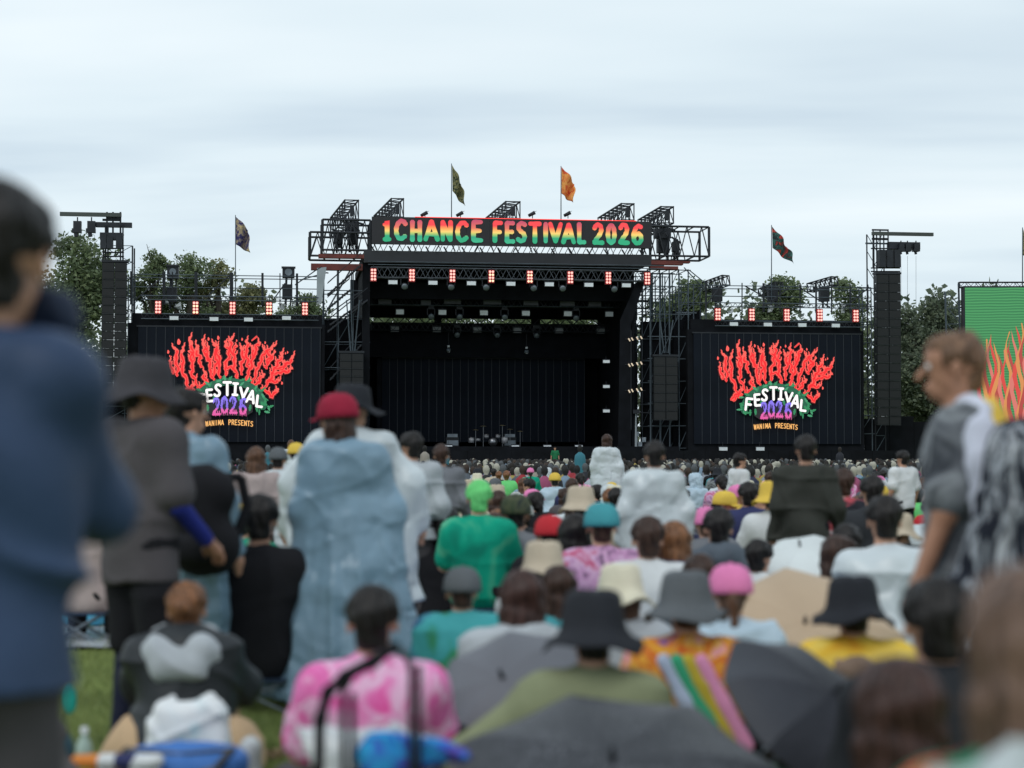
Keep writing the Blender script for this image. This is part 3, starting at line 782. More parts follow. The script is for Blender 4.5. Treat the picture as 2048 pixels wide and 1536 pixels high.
# black hoist clusters standing in those frames
def cluster(px, py0, py1, w_, lab):
    t = thing('chain_hoist', lab, 'hoist', S(px, py1, 1.2), 'hoist clusters in the side frames')
    a = S(px, py0, 1.2); b = S(px, py1, 1.2); wm = w_ / 26.7 / 2
    rr = random.Random(px)
    MB().box(a.x - wm * .6, a.x + wm * .6, .9, 1.6, b.z + (a.z - b.z) * .25, a.z - .3).build('motor', K_STEEL, t)
    MB().box(a.x - wm, a.x + wm * .7, .7, 1.3, a.z - 1.0, a.z - .25).build('gearbox', K_STEEL, t)
    MB().bar((a.x - wm * .4, 1.2, b.z), (a.x - wm * .3, 1.2, a.z), .09, 6).bar((a.x + wm * .5, 1.2, b.z), (a.x + wm * .4, 1.2, a.z), .09, 6).build('leg', K_STEEL, t)
    for k in range(6): MB().path([(a.x + rr.uniform(-wm, wm), .8, a.z - rr.uniform(0, .4)), (a.x + rr.uniform(-wm, wm), .6, a.z - rr.uniform(.6, 1.6)), (a.x + rr.uniform(-wm * .6, wm * .6), .9, b.z + rr.uniform(0, .8))], .035, 5).build('cable', K_STEEL, t)
    MB().bar((a.x - wm * 1.3, .9, a.z + .1), (a.x + wm * 1.2, .9, a.z - .35), .08, 5).build('lifting_beam', K_STEEL, t)
cluster(706, 440, 505, 34, 'black chain hoist cluster in the left frame beside the lit sign')
cluster(678, 462, 506, 22, 'smaller cable cluster at the far left of the left frame')
cluster(1326, 452, 524, 40, 'bulky black hoist cluster just right of the lit sign')
cluster(1351, 478, 524, 16, 'narrow hoist post right of the bulky black cluster')

# --- scaffold towers beside the stage
def scaffold(px0, px1, py0, py1, nx, nz, lab, d0=0.0, d1=3.0, mat=None, diag=True, rr_=.05, drape=None):
    mat = mat or K_GALV
    a = S(px0, py0, d0); b = S(px1, py1, d0); zb_ = 0 if py1 > 880 else b.z
    t = thing('scaffold_tower', lab, 'scaffold', ((a.x + b.x) / 2, d0, zb_), 'scaffold towers of the stage')
    xs_ = np.linspace(a.x, b.x, nx + 1); zs = np.linspace(zb_, a.z, nz + 1)
    for dd in (d0, d1):
        for xx in xs_: MB().bar((xx, dd, zb_), (xx, dd, a.z), rr_, 6).build('upright', mat, t)
        for zz in zs[1:]: MB().bar((xs_[0] - .2, dd, zz - .05), (xs_[-1] + .2, dd, zz - .05), rr_ * .8, 6).build('ledger', mat, t)
        if diag:
            for i in range(nx):
                for k in range(nz):
                    if (i + k) % 2 == 0: MB().bar((xs_[i], dd, zs[k]), (xs_[i + 1], dd, zs[k + 1]), rr_ * .6, 5).build('brace', mat, t)
    for xx in xs_:
        for zz in zs[1::2]: MB().bar((xx, d0, zz), (xx, d1, zz), rr_ * .7, 5).build('transom', mat, t)
    if drape:
        MB().box(a.x - .1, b.x + .1, d1 + .15, d1 + .25, zb_, S(1020, drape, d1).z).build('black_cloth', K_BLACK, t)
    return t
scaffold(648, 734, 528, 930, 3, 8, 'scaffold tower with stairs at the left side of the main stage', .2, 3.2, drape=640)
scaffold(1300, 1378, 538, 930, 4, 9, 'tall scaffold tower at the right side of the main stage', .2, 3.2, drape=640)
scaffold(1362, 1412, 568, 640, 2, 2, 'low scaffold linking the main stage to the right screen', .6, 2.4)
K_MESH = plain('scaffold_net', (.05, .075, .09, 1), .8, vary=.4, scale=.8)
scaffold(1285, 1345, 545, 700, 3, 6, 'dense bluish scaffold lattice behind the right edge of the stage opening', 3.6, 6.2, mat=K_MESH)
# stair flights on the left tower
t = thing('stage_stairs', 'steel stairs zigzagging up the left stage scaffold', 'stairs', S(690, 930, -.3))
fl = [((655, 590), (722, 530)), ((655, 618), (700, 580)), ((655, 664), (735, 600)), ((660, 650), (722, 606)), ((660, 760), (722, 690))]
for i, (p0, p1) in enumerate(fl):
    a = S(*p0, -.3); b = S(*p1, -.3)
    for dd in (-.5, .3): MB().bar((a.x, dd, a.z), (b.x, dd, b.z), .07, 4).bar((a.x, dd, a.z + .9), (b.x, dd, b.z + .9), .03, 4).build('stringer', K_STEEL, t)
    st_ = MB()
    for k in range(9):
        u = a.lerp(b, (k + .5) / 9); MB().box(u.x - .14, u.x + .14, -.48, .28, u.z - .02, u.z + .02).build('step', K_STEEL, t)
# grey vertical sheet at left of the tower
a = S(632, 540, -.4); b = S(650, 540, -.4); c = S(640, 608, -.4); d = S(634, 608, -.4)
t = thing('grey_banner', 'narrow grey cloth hanging beside the left stage stairs', 'banner', S(640, 608, -.4))
v = [S(634, 536, -.4), S(653, 534, -.4), S(643, 607, -.4), S(633, 607, -.4)]
MB().add([tuple(p) for p in v] + [(p.x, p.y + .03, p.z) for p in v], [(0, 3, 2, 1), (4, 5, 6, 7), (0, 1, 5, 4), (1, 2, 6, 5), (2, 3, 7, 6), (3, 0, 4, 7)]).build('cloth', K_GREY, t)
MB().bar(S(644, 533, -.38), S(633, 540, -.38), .04, 4).build('rod', K_STEEL, t)
for (x_, y_, X_, Y_) in ((590, 570, 645, 531), (600, 560, 655, 545), (1378, 540, 1420, 574), (1368, 535, 1412, 582)):
    t = thing('guy_brace', {590: 'long diagonal brace left of the grey cloth', 600: 'thin shallow brace left of the grey cloth', 1378: 'upper diagonal brace right of the right stage frame', 1368: 'lower diagonal brace right of the right stage frame'}[x_], 'brace', S(x_, y_, .5))
    MB().bar(S(x_, y_, .5), S(X_, Y_, .5), .045, 5).build('tube', K_GALV, t); MB().bar(S(X_, Y_, .45), S(X_, Y_ + 2, .45), .08, 5).build('coupler', K_STEEL, t)

# --- video wings
def wing(px0, px1, pyt, pyb, n, lab, side, exts):
    a = S(px0, pyt, -.6); b = S(px1, pyb, -.6); zt = S((px0 + px1) / 2, pyt, -.6).z; zb_ = S((px0 + px1) / 2, pyb, -.6).z
    t = thing('video_wall', lab, 'video screen', ((a.x + b.x) / 2, -.6, zb_), 'side video screens')
    pw_ = (b.x - a.x) / n
    pm_ = MB().box(.01, pw_ - .035, 0, .12, 0, zt - zb_).mesh('panel'); jm = MB().box(pw_ - .04, pw_ - .003, -.015, .10, 0, zt - zb_).mesh('panel_joint')
    for i in range(n):
        o = link('panel', pm_, K_LED, t); o.location = Vector((a.x + i * pw_, -.6, zb_)) - BASE[t.name]
        o = link('panel_joint', jm, K_SEAM, t); o.location = Vector((a.x + i * pw_, -.6, zb_)) - BASE[t.name]
    MB().box(a.x - .1, b.x + .1, -.62, -.5, zt + .002, zt + .1).build('top_rail', K_STEEL, t)
    # housing behind and the dark header over the screen
    ex0, ex1, pyh, pyh2 = exts
    A = S(ex0, pyh, 0); B = S(ex1, 930, 0)
    MB().box(A.x, B.x, -.45, 2.0, 0, zt + .3).build('housing', K_BLACK, t)
    MB().box(A.x + .3, B.x - .2, -.3, 1.8, zt + .302, S((px0 + px1) / 2, pyh2, -.3).z).build('header', K_BLACK, t)
    return t, zt, zb_
wl, wlt, wlb = wing(276, 640, 655, 884, 20, 'left video screen showing a red flame festival logo', -1, (258, 648, 610, 628))
wr, wrt, wrb = wing(1387, 1722, 668, 888, 20, 'right video screen showing a red flame festival logo', 1, (1372, 1725, 620, 640))
# mid dark boxes between wing and tower
t = thing('dark_annex', 'black cloth wall between the main stage and the right video screen', 'drape', S(1390, 930, 2))
MB().box(S(1345, 0, 2.5).x, S(1400, 0, 2.5).x, 2.5, 3.0, 0, S(1370, 622, 2.5).z).build('cloth', K_BLACK, t)
MB().box(S(1350, 0, 2.4).x, S(1390, 0, 2.4).x, 2.3, 2.4, S(1370, 627, 2.4).z, S(1370, 624, 2.4).z).build('rail', K_ALU, t)
t = thing('dark_annex', 'black cloth wall between the left video screen and the stage stairs', 'drape', S(650, 930, 2))
MB().box(S(600, 0, 3.6).x, S(742, 0, 3.6).x, 3.6, 3.9, 0, S(650, 655, 3.6).z).build('cloth', K_BLACK, t)
MB().bar(S(640, 653, 3.5), S(740, 653, 3.5), .05, 5).build('rail', K_GALV, t)
# front barrier wall under the screens
t = thing('front_barrier', 'long low black barrier across the front of the stage and screens', 'barrier', (0, -4, 0))
for k in range(40):
    xa_ = -31 + k * 1.6
    MB().box(xa_ + .01, xa_ + 1.59, -4.1, -4.0, 0, S(1000, 901, -4).z).build('barrier_panel', K_BLACK, t)
# black wall right of the right tower
t = thing('black_fence', 'tall black cloth fence right of the right speaker tower', 'fence', S(1850, 930, -2))
for k in range(12):
    xx = S(1722, 0, 1).x + k * 2.0
    MB().box(xx + .02, xx + 1.98, 1.0, 1.15, 0, S(1850, 838, 1).z + .25 * math.sin(k * 2.1)).build('cloth_panel', K_BLACK, t)
t = thing('black_fence', 'tall black cloth fence left of the left speaker tower', 'fence', S(200, 930, 0))
for k in range(8):
    xx = S(262, 0, 1).x - k * 2.0
    MB().box(xx - 1.98, xx - .02, 1.0, 1.15, 0, S(230, 800, 1).z - 2.5 * (k > 1)).build('cloth_panel', K_BLACK, t)

# wing top scaffolds: rails, posts, diagonals
def wingtop(px0, px1, pyr, pyb, posts, diags, lab):
    d = -.3
    t = thing('top_scaffold', lab, 'scaffold', S((px0 + px1) / 2, pyb, d), 'scaffolds on top of the side screens')
    def pt(px, py, dd=d): 
        q = S(px, py, dd); m_ = S((px0 + px1) / 2, py, dd); return Vector((q.x, dd, m_.z))
    for dd in (d, d + 2.0):
        for py in (pyr, pyr + 6, (pyr + pyb) / 2): MB().bar(pt(px0, py, dd), pt(px1, py, dd), .035, 5).build('rail', K_GALV, t)
    for py in (pyb - 8, pyb, pyb + 28, pyb + 38): MB().bar(pt(px0 + 20, py, d - .5), pt(px1 - 8, py, d - .5), .04, 5).build('rail', K_GALV, t)
    for px, w_ in posts: MB().bar(pt(px, pyr - 6), pt(px, pyb + 10), w_, 5).build('post', K_STEEL, t)
    for (a, b, c, e_) in diags: MB().bar(pt(a, b), pt(c, e_), .06, 4).build('brace', K_STEEL, t)
    n = 30
    lz = MB()
    for i in range(n):
        u0 = px0 + 20 + (px1 - px0 - 28) * i / n; u1 = px0 + 20 + (px1 - px0 - 28) * (i + .5) / n; u2 = px0 + 20 + (px1 - px0 - 28) * (i + 1) / n
        lz.bar(pt(u0, pyb - 8, d - .5), pt(u1, pyb, d - .5), .022, 4).bar(pt(u1, pyb, d - .5), pt(u2, pyb - 8, d - .5), .022, 4)
        lz.bar(pt(u0, pyb + 28, d - .5), pt(u1, pyb + 38, d - .5), .02, 4).bar(pt(u1, pyb + 38, d - .5), pt(u2, pyb + 28, d - .5), .02, 4)
    tag(lz.build('lattice', K_STEEL, t), kind='stuff')
    return t
wingtop(262, 645, 551, 601, [(262, .07), (328, .12), (345, .05), (392, .12), (463, .14), (525, .09), (594, .09), (560, .04)],
        [(270, 602, 328, 553), (412, 596, 465, 545), (262, 560, 262, 600), (545, 601, 570, 565)], 'railings and braces on top of the left video screen')
wingtop(1410, 1742, 573, 615, [(1412, .08), (1440, .04), (1484, .05), (1527, .1), (1560, .05), (1600, .06), (1632, .08), (1663, .06), (1700, .06), (1735, .08)],
        [(1490, 573, 1560, 612), (1530, 612, 1580, 574), (1600, 575, 1660, 614), (1690, 613, 1735, 575), (1412, 612, 1440, 575)], 'railings and braces on top of the right video screen')
# headers under the blinders
for i, px in enumerate([316, 391, 465, 538, 610]):
    c = S(px, 616, -1.0); c.z = S(463, 616, -1.0).z
    place(BLA if i in (1, 3) else BL, c, ordlab(i, 5, 'red glowing eight lamp blinder', 'above the left video screen'), 'blinders above the left screen', sc_=.85)
for i, px in enumerate([1436, 1504, 1574, 1640, 1712]):
    c = S(px, 628, -1.0); c.z = S(1574, 630, -1.0).z
    place(BL, c, ordlab(i, 5, 'red glowing eight lamp blinder', 'above the right video screen'), 'blinders above the right screen', sc_=.85)
# followspots and small truss ends above the wings
def topbox(px, py0, py1, w_, lab, open_=False, foot=None):
    a = S(px, py0, .5); b = S(px, py1, .5); wm = w_ / 26.7 / 2
    t = thing('truss_end' if open_ else 'spotlight', lab, 'truss' if open_ else 'stage light', S(px, py1, .5), 'gear on top of the side screens')
    if open_:
        p = Vector((a.x + wm * .8, .5, (a.z + b.z) / 2)); q = p + Vector((-wm * 1.3, 2.2, -.35)); truss(t, p, q, .7, (a.z - b.z) * .8, 5, .05, .035, K_STEEL, split=True)
    else:
        MB().box(a.x - wm, a.x + wm, .2, .9, b.z, a.z - .15).build('lamp_house', K_STEEL, t); MB().box(a.x - wm * 1.15, a.x + wm * 1.15, .1, .3, a.z - .15 + .003, a.z).build('barn_door', K_STEEL, t)
        MB().bar((a.x, .15, (a.z + b.z) / 2), (a.x, .19, (a.z + b.z) / 2), wm * .6, 12).build('lens', K_ALU, t)
    if foot: 
        f = S(px, foot, .5); MB().bar((a.x - .15, .5, b.z), (a.x - .2, .5, f.z), .09, 5).bar((a.x + .25, .5, b.z), (a.x + .15, .5, f.z), .06, 5).build('stand', K_STEEL, t)
        MB().box(a.x - .45, a.x + .3, .3, .8, f.z + .5, f.z + 1.6).build('ballast', K_STEEL, t)
topbox(346, 530, 558, 22, 'box shaped spotlight on a stand left of the purple flag', foot=618)
topbox(577, 534, 556, 24, 'box shaped spotlight on a stand right of the purple flag', foot=612)
topbox(1436, 548, 572, 42, 'truss end above the left corner of the right video screen', True, foot=616)
topbox(1547, 562, 580, 30, 'truss end beside the foot of the red and teal flag', True, foot=616)
topbox(1650, 551, 572, 52, 'truss end above the right part of the right video screen', True, foot=616)
K_PALE = plain('pale_bundle', (.45, .48, .5, 1), .7, vary=.2)
for i, (px, py) in enumerate([(332, 606), (357, 612), (563, 610), (590, 608), (1460, 622), (1542, 618), (1603, 632), (1690, 618)]):
    c = S(px, py, -.2)
    t = thing('white_reflector', ['far left', 'second left', 'third left', 'fourth left', 'first right', 'second right', 'third right', 'last right'][i] + ' crumpled pale sheet on the scaffold above a side screen', 'sheet', c, 'pale sheets on the screen scaffolds')
    rr = random.Random(i); m = MB()
    vs = [(c.x + rr.uniform(-.35, .35), -.2 + rr.uniform(-.2, .2), c.z + rr.uniform(-.35, .35)) for _ in range(8)]
    m.add(vs, [(0, 1, 2), (1, 2, 3), (2, 3, 4), (3, 4, 5), (4, 5, 6), (5, 6, 7), (0, 4, 6)]).build('cloth', K_PALE, t); MB().bar(vs[0], vs[3], .02, 4).build('tie', K_STEEL, t)
    t.name = 'reflector_sheet'

# --- line arrays with towers
def line_array(pxa, pxb, pyt, pyb, n, lab, grp, d=-1.5):
    A = S(pxa, pyt, d); B = S(pxb, pyb, d)
    t = thing('line_array_speaker', lab, 'loudspeaker', ((A.x + B.x) / 2, d, A.z), grp)
    w_ = (B.x - A.x) / 2; h_ = (A.z - B.z) / n
    bm3 = MB().add([(.01, -.0, .01), (w_ - .01, 0, .01), (w_ - .01, 0, h_ - .02), (.01, 0, h_ - .02), (w_ * .12, .9, .05), (w_ * .88, .9, .05), (w_ * .88, .9, h_ - .06), (w_ * .12, .9, h_ - .06)],
                   [(0, 1, 2, 3), (5, 4, 7, 6), (0, 4, 5, 1), (3, 2, 6, 7), (0, 3, 7, 4), (1, 5, 6, 2)]).mesh('speaker_box')
    gm = MB().box(.05, w_ - .05, -.035, -.004, .05, h_ - .07).mesh('grille')
    tm = MB().box(.03, w_ - .03, -.06, -.002, -.012, .022).mesh('trim')
    K_TRIM = plain('array_trim', (.02, .023, .028, 1), .5, vary=.3, scale=2)
    for c in range(2):
        for k in range(n):
            o = link('speaker_box', bm3, K_SPK, t); loc = Vector((A.x + c * w_, d + .002 * k * k * .3, A.z - (k + 1) * h_)) - BASE[t.name]; o.location = loc
            g_ = link('grille', gm, K_GRILLE, o); q = link('trim', tm, K_TRIM, o)
    MB().box(A.x - .05, B.x + .05, d - .05, d + .8, A.z + .01, A.z + .16).build('fly_frame', K_STEEL, t)
    return t, A, B
la, A, B = line_array(204, 252, 524, 800, 16, 'tall double speaker array hanging at the far left of the stage', 'speaker arrays')
lb, A2, B2 = line_array(1753, 1804, 548, 850, 17, 'tall double speaker array hanging right of the right video screen', 'speaker arrays')
line_array(679, 727, 706, 800, 6, 'short double speaker array hanging in front of the left stage tower', 'speaker arrays', d=-1.0)
line_array(1307, 1356, 713, 840, 7, 'short double speaker array hanging in front of the right stage tower', 'speaker arrays', d=-1.0)
for px, pt_ in ((705, 600), (1332, 640)):
    t = thing('hoist_chain', ('left' if px < 1000 else 'right') + ' pair of slanting bars carrying a short speaker array', 'rigging', S(px, pt_, -.8))
    for dx in (-12, 14): MB().bar(S(px + dx, pt_, -.8), S(px + dx * .3, 706, -.8), .05, 5).build('bar', K_GALV, t)
    MB().bar(S(px - 4, pt_ - 40, -.8), S(px, 706, -.8), .03, 5).build('chain', K_GALV, t)

def hoist_lamp(root, c, s_=1.0):
    m = MB(); c = Vector(c)
    m.box(c.x - .28 * s_, c.x + .28 * s_, c.y - .2, c.y + .25, c.z - .75 * s_, c.z - .2 * s_); m.build('housing', K_STEEL, root)
    MB().box(c.x - .36 * s_, c.x + .30 * s_, c.y - .3, c.y + .2, c.z - 1.05 * s_, c.z - .75 * s_ - .002).build('head', K_STEEL, root)
    MB().bar(c + Vector((0, 0, -.2 * s_)), c + Vector((0, 0, .1)), .05, 5).build('clamp', K_STEEL, root)
    MB().bar((c.x - .1, c.y - .1, c.z - 1.05 * s_), (c.x - .05, c.y - .1, c.z - 1.35 * s_), .15 * s_, 8).build('snout', K_STEEL, root)
def pa_tower(px0, px1, pytop, lab, xs_beam, mirror=False):
    """lattice mast behind a speaker array"""
    a = S(px0, pytop, 1.0); b = S(px1, 930, 1.0)
    t = thing('speaker_tower', lab, 'tower', ((a.x + b.x) / 2, 1.0, 0), 'masts carrying the speaker arrays')
    for xx in (a.x, b.x):
        for dd in (.6, 2.2): MB().bar((xx, dd, 0), (xx, dd, a.z), .06, 5).build('upright', K_STEEL, t)
    n = 14
    for i in range(n):
        z0, z1 = a.z * i / n, a.z * (i + 1) / n
        MB().bar((a.x, .6, z0), (b.x, .6, z1), .03, 4).bar((a.x, .6, z1), (b.x, .6, z1), .03, 4).bar((a.x, 2.2, z1), (b.x, 2.2, z0), .03, 4).build('brace', K_GALV, t)
    return t
# left tower head
t = pa_tower(208, 262, 492, 'left lattice mast behind the tall left speaker array', None)
def beamx(t, pa, pb, py, d, r=.13, mat=K_STEEL, name='beam'):
    z = S((pa + pb) / 2, py, d).z; MB().box(S(pa, py, d).x, S(pb, py, d).x, d - r, d + r, z - r, z + r).build(name, mat, t)
K_BEAM = plain('beam_olive', (.055, .065, .06, 1), .5, .2, vary=.3, scale=.5)
beamx(t, 120, 243, 429, -.5, .14, K_BEAM); beamx(t, 192, 264, 450, -.2, .18); beamx(t, 205, 242, 440, -.2, .08); beamx(t, 212, 240, 436, 0, .06)
for px in (214, 226, 241): MB().bar(S(px, 424, -.3), S(px, 470, -.3), .07, 5).build('hanger', K_STEEL, t)
MB().box(S(205, 0, -.6).x, S(251, 0, -.6).x, -.9, -.2, S(220, 480, -.6).z, S(220, 466, -.6).z).build('header', K_STEEL, t)
for px in (211, 216, 241, 246): MB().bar(S(px, 450, -.5), S(px, 524, -.5), .06, 5).build('hanger', K_STEEL, t)
for py in (470, 497, 505, 513): MB().bar(S(208, py, -.5), S(248, py, -.5), .055, 5).build('crossbar', K_STEEL, t)
for k, px in enumerate((212, 243, 225)): MB().box(S(px - 6, 0, -.7).x, S(px + 6, 0, -.7).x, -1.0, -.5, S(px, 498, -.7).z, S(px, 468 + 3 * k, -.7).z).build('motor', K_STEEL, t)
for px, lb_ in ((155, 'leftmost black lamp hanging from the beam of the left tower'), (183, 'second black lamp hanging from the beam of the left tower')):
    h = thing('hanging_lamp', lb_, 'stage light', S(px, 440, -.5), 'lamps under the tower beams'); hoist_lamp(h, S(px, 437, -.5), 1.0)
    MB().bar(S(px + 6, 470, -.4), S(px + 6, 498, -.4), .012, 4).build('cable', K_STEEL, h)
t = pa_tower(1744, 1768, 465, 'right lattice mast behind the tall right speaker array', None)
beamx(t, 1744, 1866, 468, -.5, .13, K_BEAM); beamx(t, 1776, 1838, 492, -.2, .28); beamx(t, 1744, 1777, 478, 0, .08); beamx(t, 1731, 1775, 487, 0, .06, K_GALV); beamx(t, 1744, 1777, 460, 0, .06)
for px in (1746, 1760, 1776): MB().bar(S(px, 460, -.3), S(px, 535, -.3), .06, 5).build('hanger', K_STEEL, t)
for k, px in enumerate((1758, 1773, 1788)): MB().box(S(px - 6, 0, -.7).x, S(px + 6, 0, -.7).x, -1.0, -.5, S(px, 535, -.7).z, S(px, 500, -.7).z).build('motor', K_STEEL, t)
for py in (497, 536, 543): MB().bar(S(1742, py, -.5), S(1800, py, -.5), .055, 5).build('crossbar', K_STEEL, t)
for px, lb_ in ((1802, 'left small lamp hanging under the right tower beam'), (1815, 'middle small lamp hanging under the right tower beam'), (1832, 'right small lamp hanging under the right tower beam')):
    h = thing('hanging_lamp', lb_, 'stage light', S(px, 485, -.6), 'lamps under the tower beams'); hoist_lamp(h, S(px, 484, -.6), .72)
    MB().bar(S(px, 512, -.6), S(px, 612, -.6), .012, 4).build('cable', K_STEEL, h)
scaffold(1718, 1745, 575, 930, 1, 10, 'narrow scaffold between the right video screen and the right speaker array', .5, 2.5, rr_=.045)
scaffold(252, 262, 556, 930, 1, 10, 'narrow scaffold between the left speaker array and the left video screen', .5, 2.5, rr_=.045)

# --- flags
def flag(px, pt_, pb_, Apt, Bpt, Cpt, Dpt, mat, lab, d=.2):
    t = thing('flag', lab, 'flag', S(px, pb_, d), 'flags above the stage')
    MB().bar(S(px, pb_, d), S(px, pt_, d), .045, 6, .03).build('pole', K_GALV, t)
    n = 12; vs = []; 
    for j in range(n + 1):
        for i in range(n + 1):
            u, v_ = i / n, j / n
            q = (Vector(Apt) * (1 - u) + Vector(Dpt) * u) * (1 - v_) + (Vector(Bpt) * (1 - u) + Vector(Cpt) * u) * v_
            q = q + Vector((1.6 * math.sin(v_ * 9 + u * 4) * u, -2.0 * math.sin(u * 5 + v_ * 7) * u * (1 - .5 * v_)))
            w_ = S(q.x, q.y, d); w_.y += .55 * math.sin(u * 9 + v_ * 3) * u; vs.append(tuple(w_))
    fs = [(j * (n + 1) + i, j * (n + 1) + i + 1, (j + 1) * (n + 1) + i + 1, (j + 1) * (n + 1) + i) for j in range(n) for i in range(n)]
    m = MB(); m.add(vs, fs); o = m.build('cloth', mat, t, True)
    so_ = o.modifiers.new('thickness', 'SOLIDIFY'); so_.thickness = .012
F1 = dye('flag_purple', [(.03, .028, .09, 1), (.05, .045, .14, 1), (.35, .28, .20, 1), (.55, .42, .22, 1)], 1.6, 1.5)
F2 = dye('flag_olive', [(.02, .03, .02, 1), (.10, .11, .06, 1), (.30, .27, .12, 1), (.05, .06, .04, 1)], 2.2, 1.5)
F3 = dye('flag_orange', [(.55, .07, .03, 1), (.68, .13, .04, 1), (.82, .38, .10, 1), (.60, .09, .03, 1)], 1.2, 1.2)
F4 = dye('flag_teal_red', [(.02, .025, .03, 1), (.05, .14, .12, 1), (.02, .03, .03, 1), (.55, .06, .05, 1), (.6, .12, .06, 1)], 1.1, 1.4)
flag(471, 430, 602, (471, 433), (472, 489), (500, 506), (497, 458), F1, 'purple flag with gold writing above the left video screen')
flag(903, 327, 440, (904, 330), (905, 382), (929, 413), (924, 366), F2, 'dark olive flag with pale print above the left half of the stage')
flag(1122, 332, 442, (1123, 334), (1123, 387), (1144, 406), (1151, 366), F3, 'orange flag with yellow print above the word FESTIVAL')
flag(1543, 450, 600, (1544, 453), (1545, 496), (1584, 527), (1577, 492), F4, 'black teal and red flag above the right video screen')
flag(2045, 455, 600, (2046, 458), (2046, 510), (2070, 540), (2064, 500), F2, 'bare flag pole at the right edge of the picture', d=-6)

# --- flame logo
def V2(c): return Vector((c[0], c[1]))
FL = [
 [(185, 350), (225, 430), (190, 520), (235, 610), (215, 720)], [(300, 345), (270, 440), (305, 560), (270, 640), (330, 730), (355, 850), (395, 930)], [(120, 525), (150, 610), (180, 690)],
 [(435, 815), (400, 880), (330, 900), (285, 960)], [(310, 980), (350, 930), (440, 890)],
 [(380, 220), (395, 320), (430, 400), (385, 500), (430, 600), (395, 680), (455, 770), (480, 860)], [(485, 330), (455, 430), (520, 470), (500, 560), (545, 600)], [(370, 400), (450, 450), (420, 540)],
 [(580, 660), (555, 740), (610, 790), (545, 840), (510, 870)], [(620, 790), (590, 860)],
 [(540, 255), (580, 350), (560, 420), (620, 500), (650, 580), (640, 680), (690, 770)], [(620, 340), (590, 430), (650, 520)],
 [(690, 290), (735, 370), (690, 450), (740, 520), (700, 620), (680, 740)], [(745, 320), (720, 420), (770, 500), (745, 620), (765, 740)],
 [(930, 215), (890, 270), (925, 330), (870, 400), (895, 480), (830, 560), (850, 640), (830, 730)], [(830, 280), (860, 360), (930, 420), (960, 500), (940, 590), (980, 680), (985, 750)], [(840, 620), (900, 600), (960, 640)], [(985, 330), (930, 380), (960, 450)],
 [(1050, 340), (1045, 430), (1080, 500), (1035, 580), (1050, 700)], [(1110, 265), (1130, 350), (1090, 430), (1130, 510), (1110, 590), (1160, 640)], [(1180, 330), (1200, 430), (1170, 520), (1180, 600), (1120, 690), (1110, 780)],
 [(1280, 290), (1220, 350), (1230, 430), (1180, 500)], [(1235, 215), (1180, 260)],
 [(1465, 320), (1420, 370), (1350, 410), (1300, 470), (1290, 560), (1240, 620), (1220, 720), (1170, 830)], [(1335, 355), (1370, 420), (1430, 470), (1360, 530), (1370, 620)], [(1450, 440), (1420, 520), (1340, 600)],
 [(1335, 700), (1270, 740), (1270, 800), (1200, 840), (1230, 860)],
 [(1555, 415), (1570, 480), (1500, 530), (1500, 600), (1430, 660), (1440, 730), (1370, 790), (1350, 870)], [(1690, 465), (1690, 530), (1610, 560), (1560, 620), (1480, 620)],
 [(1685, 610), (1640, 670), (1560, 660), (1500, 690), (1430, 680)], [(1530, 770), (1460, 800), (1410, 760), (1370, 820)], [(1515, 890), (1470, 930), (1430, 990), (1370, 910), (1300, 870)], [(1590, 540), (1620, 600), (1540, 640)],
]
SPOT = [(240, 275, 26), (460, 265, 12), (620, 240, 15), (745, 225, 18), (980, 262, 11), (1050, 245, 13), (1345, 288, 12), (1475, 405, 10), (1605, 425, 10), (1632, 412, 11), (105, 405, 16), (1560, 805, 14), (1490, 760, 9), (125, 460, 8)]
E_DK = emit('screen_dark_red', (.10, .004, .006, 1), 1); E_SAL = emit('screen_salmon', (.95, .10, .08, 1), 1.05); E_RED = emit('screen_red', (.86, .004, .012, 1), 1)
E_WH = emit('screen_white', (1, .97, .95, 1), 1.0); E_GR = emit('screen_green', (.02, .22, .085, 1), 1); E_GR2 = emit('screen_green_dark', (.008, .10, .05, 1), 1)
E_GR3 = emit('screen_green_light', (.05, .30, .14, 1), 1); E_VI = emit('screen_violet', (.24, .16, .75, 1), 1); E_PK = emit('screen_pink', (.75, .10, .32, 1), 1); E_GO = emit('screen_gold', (.90, .45, .13, 1), 1)
E_NAVY = emit('screen_black', (.004, .004, .006, 1), 1)
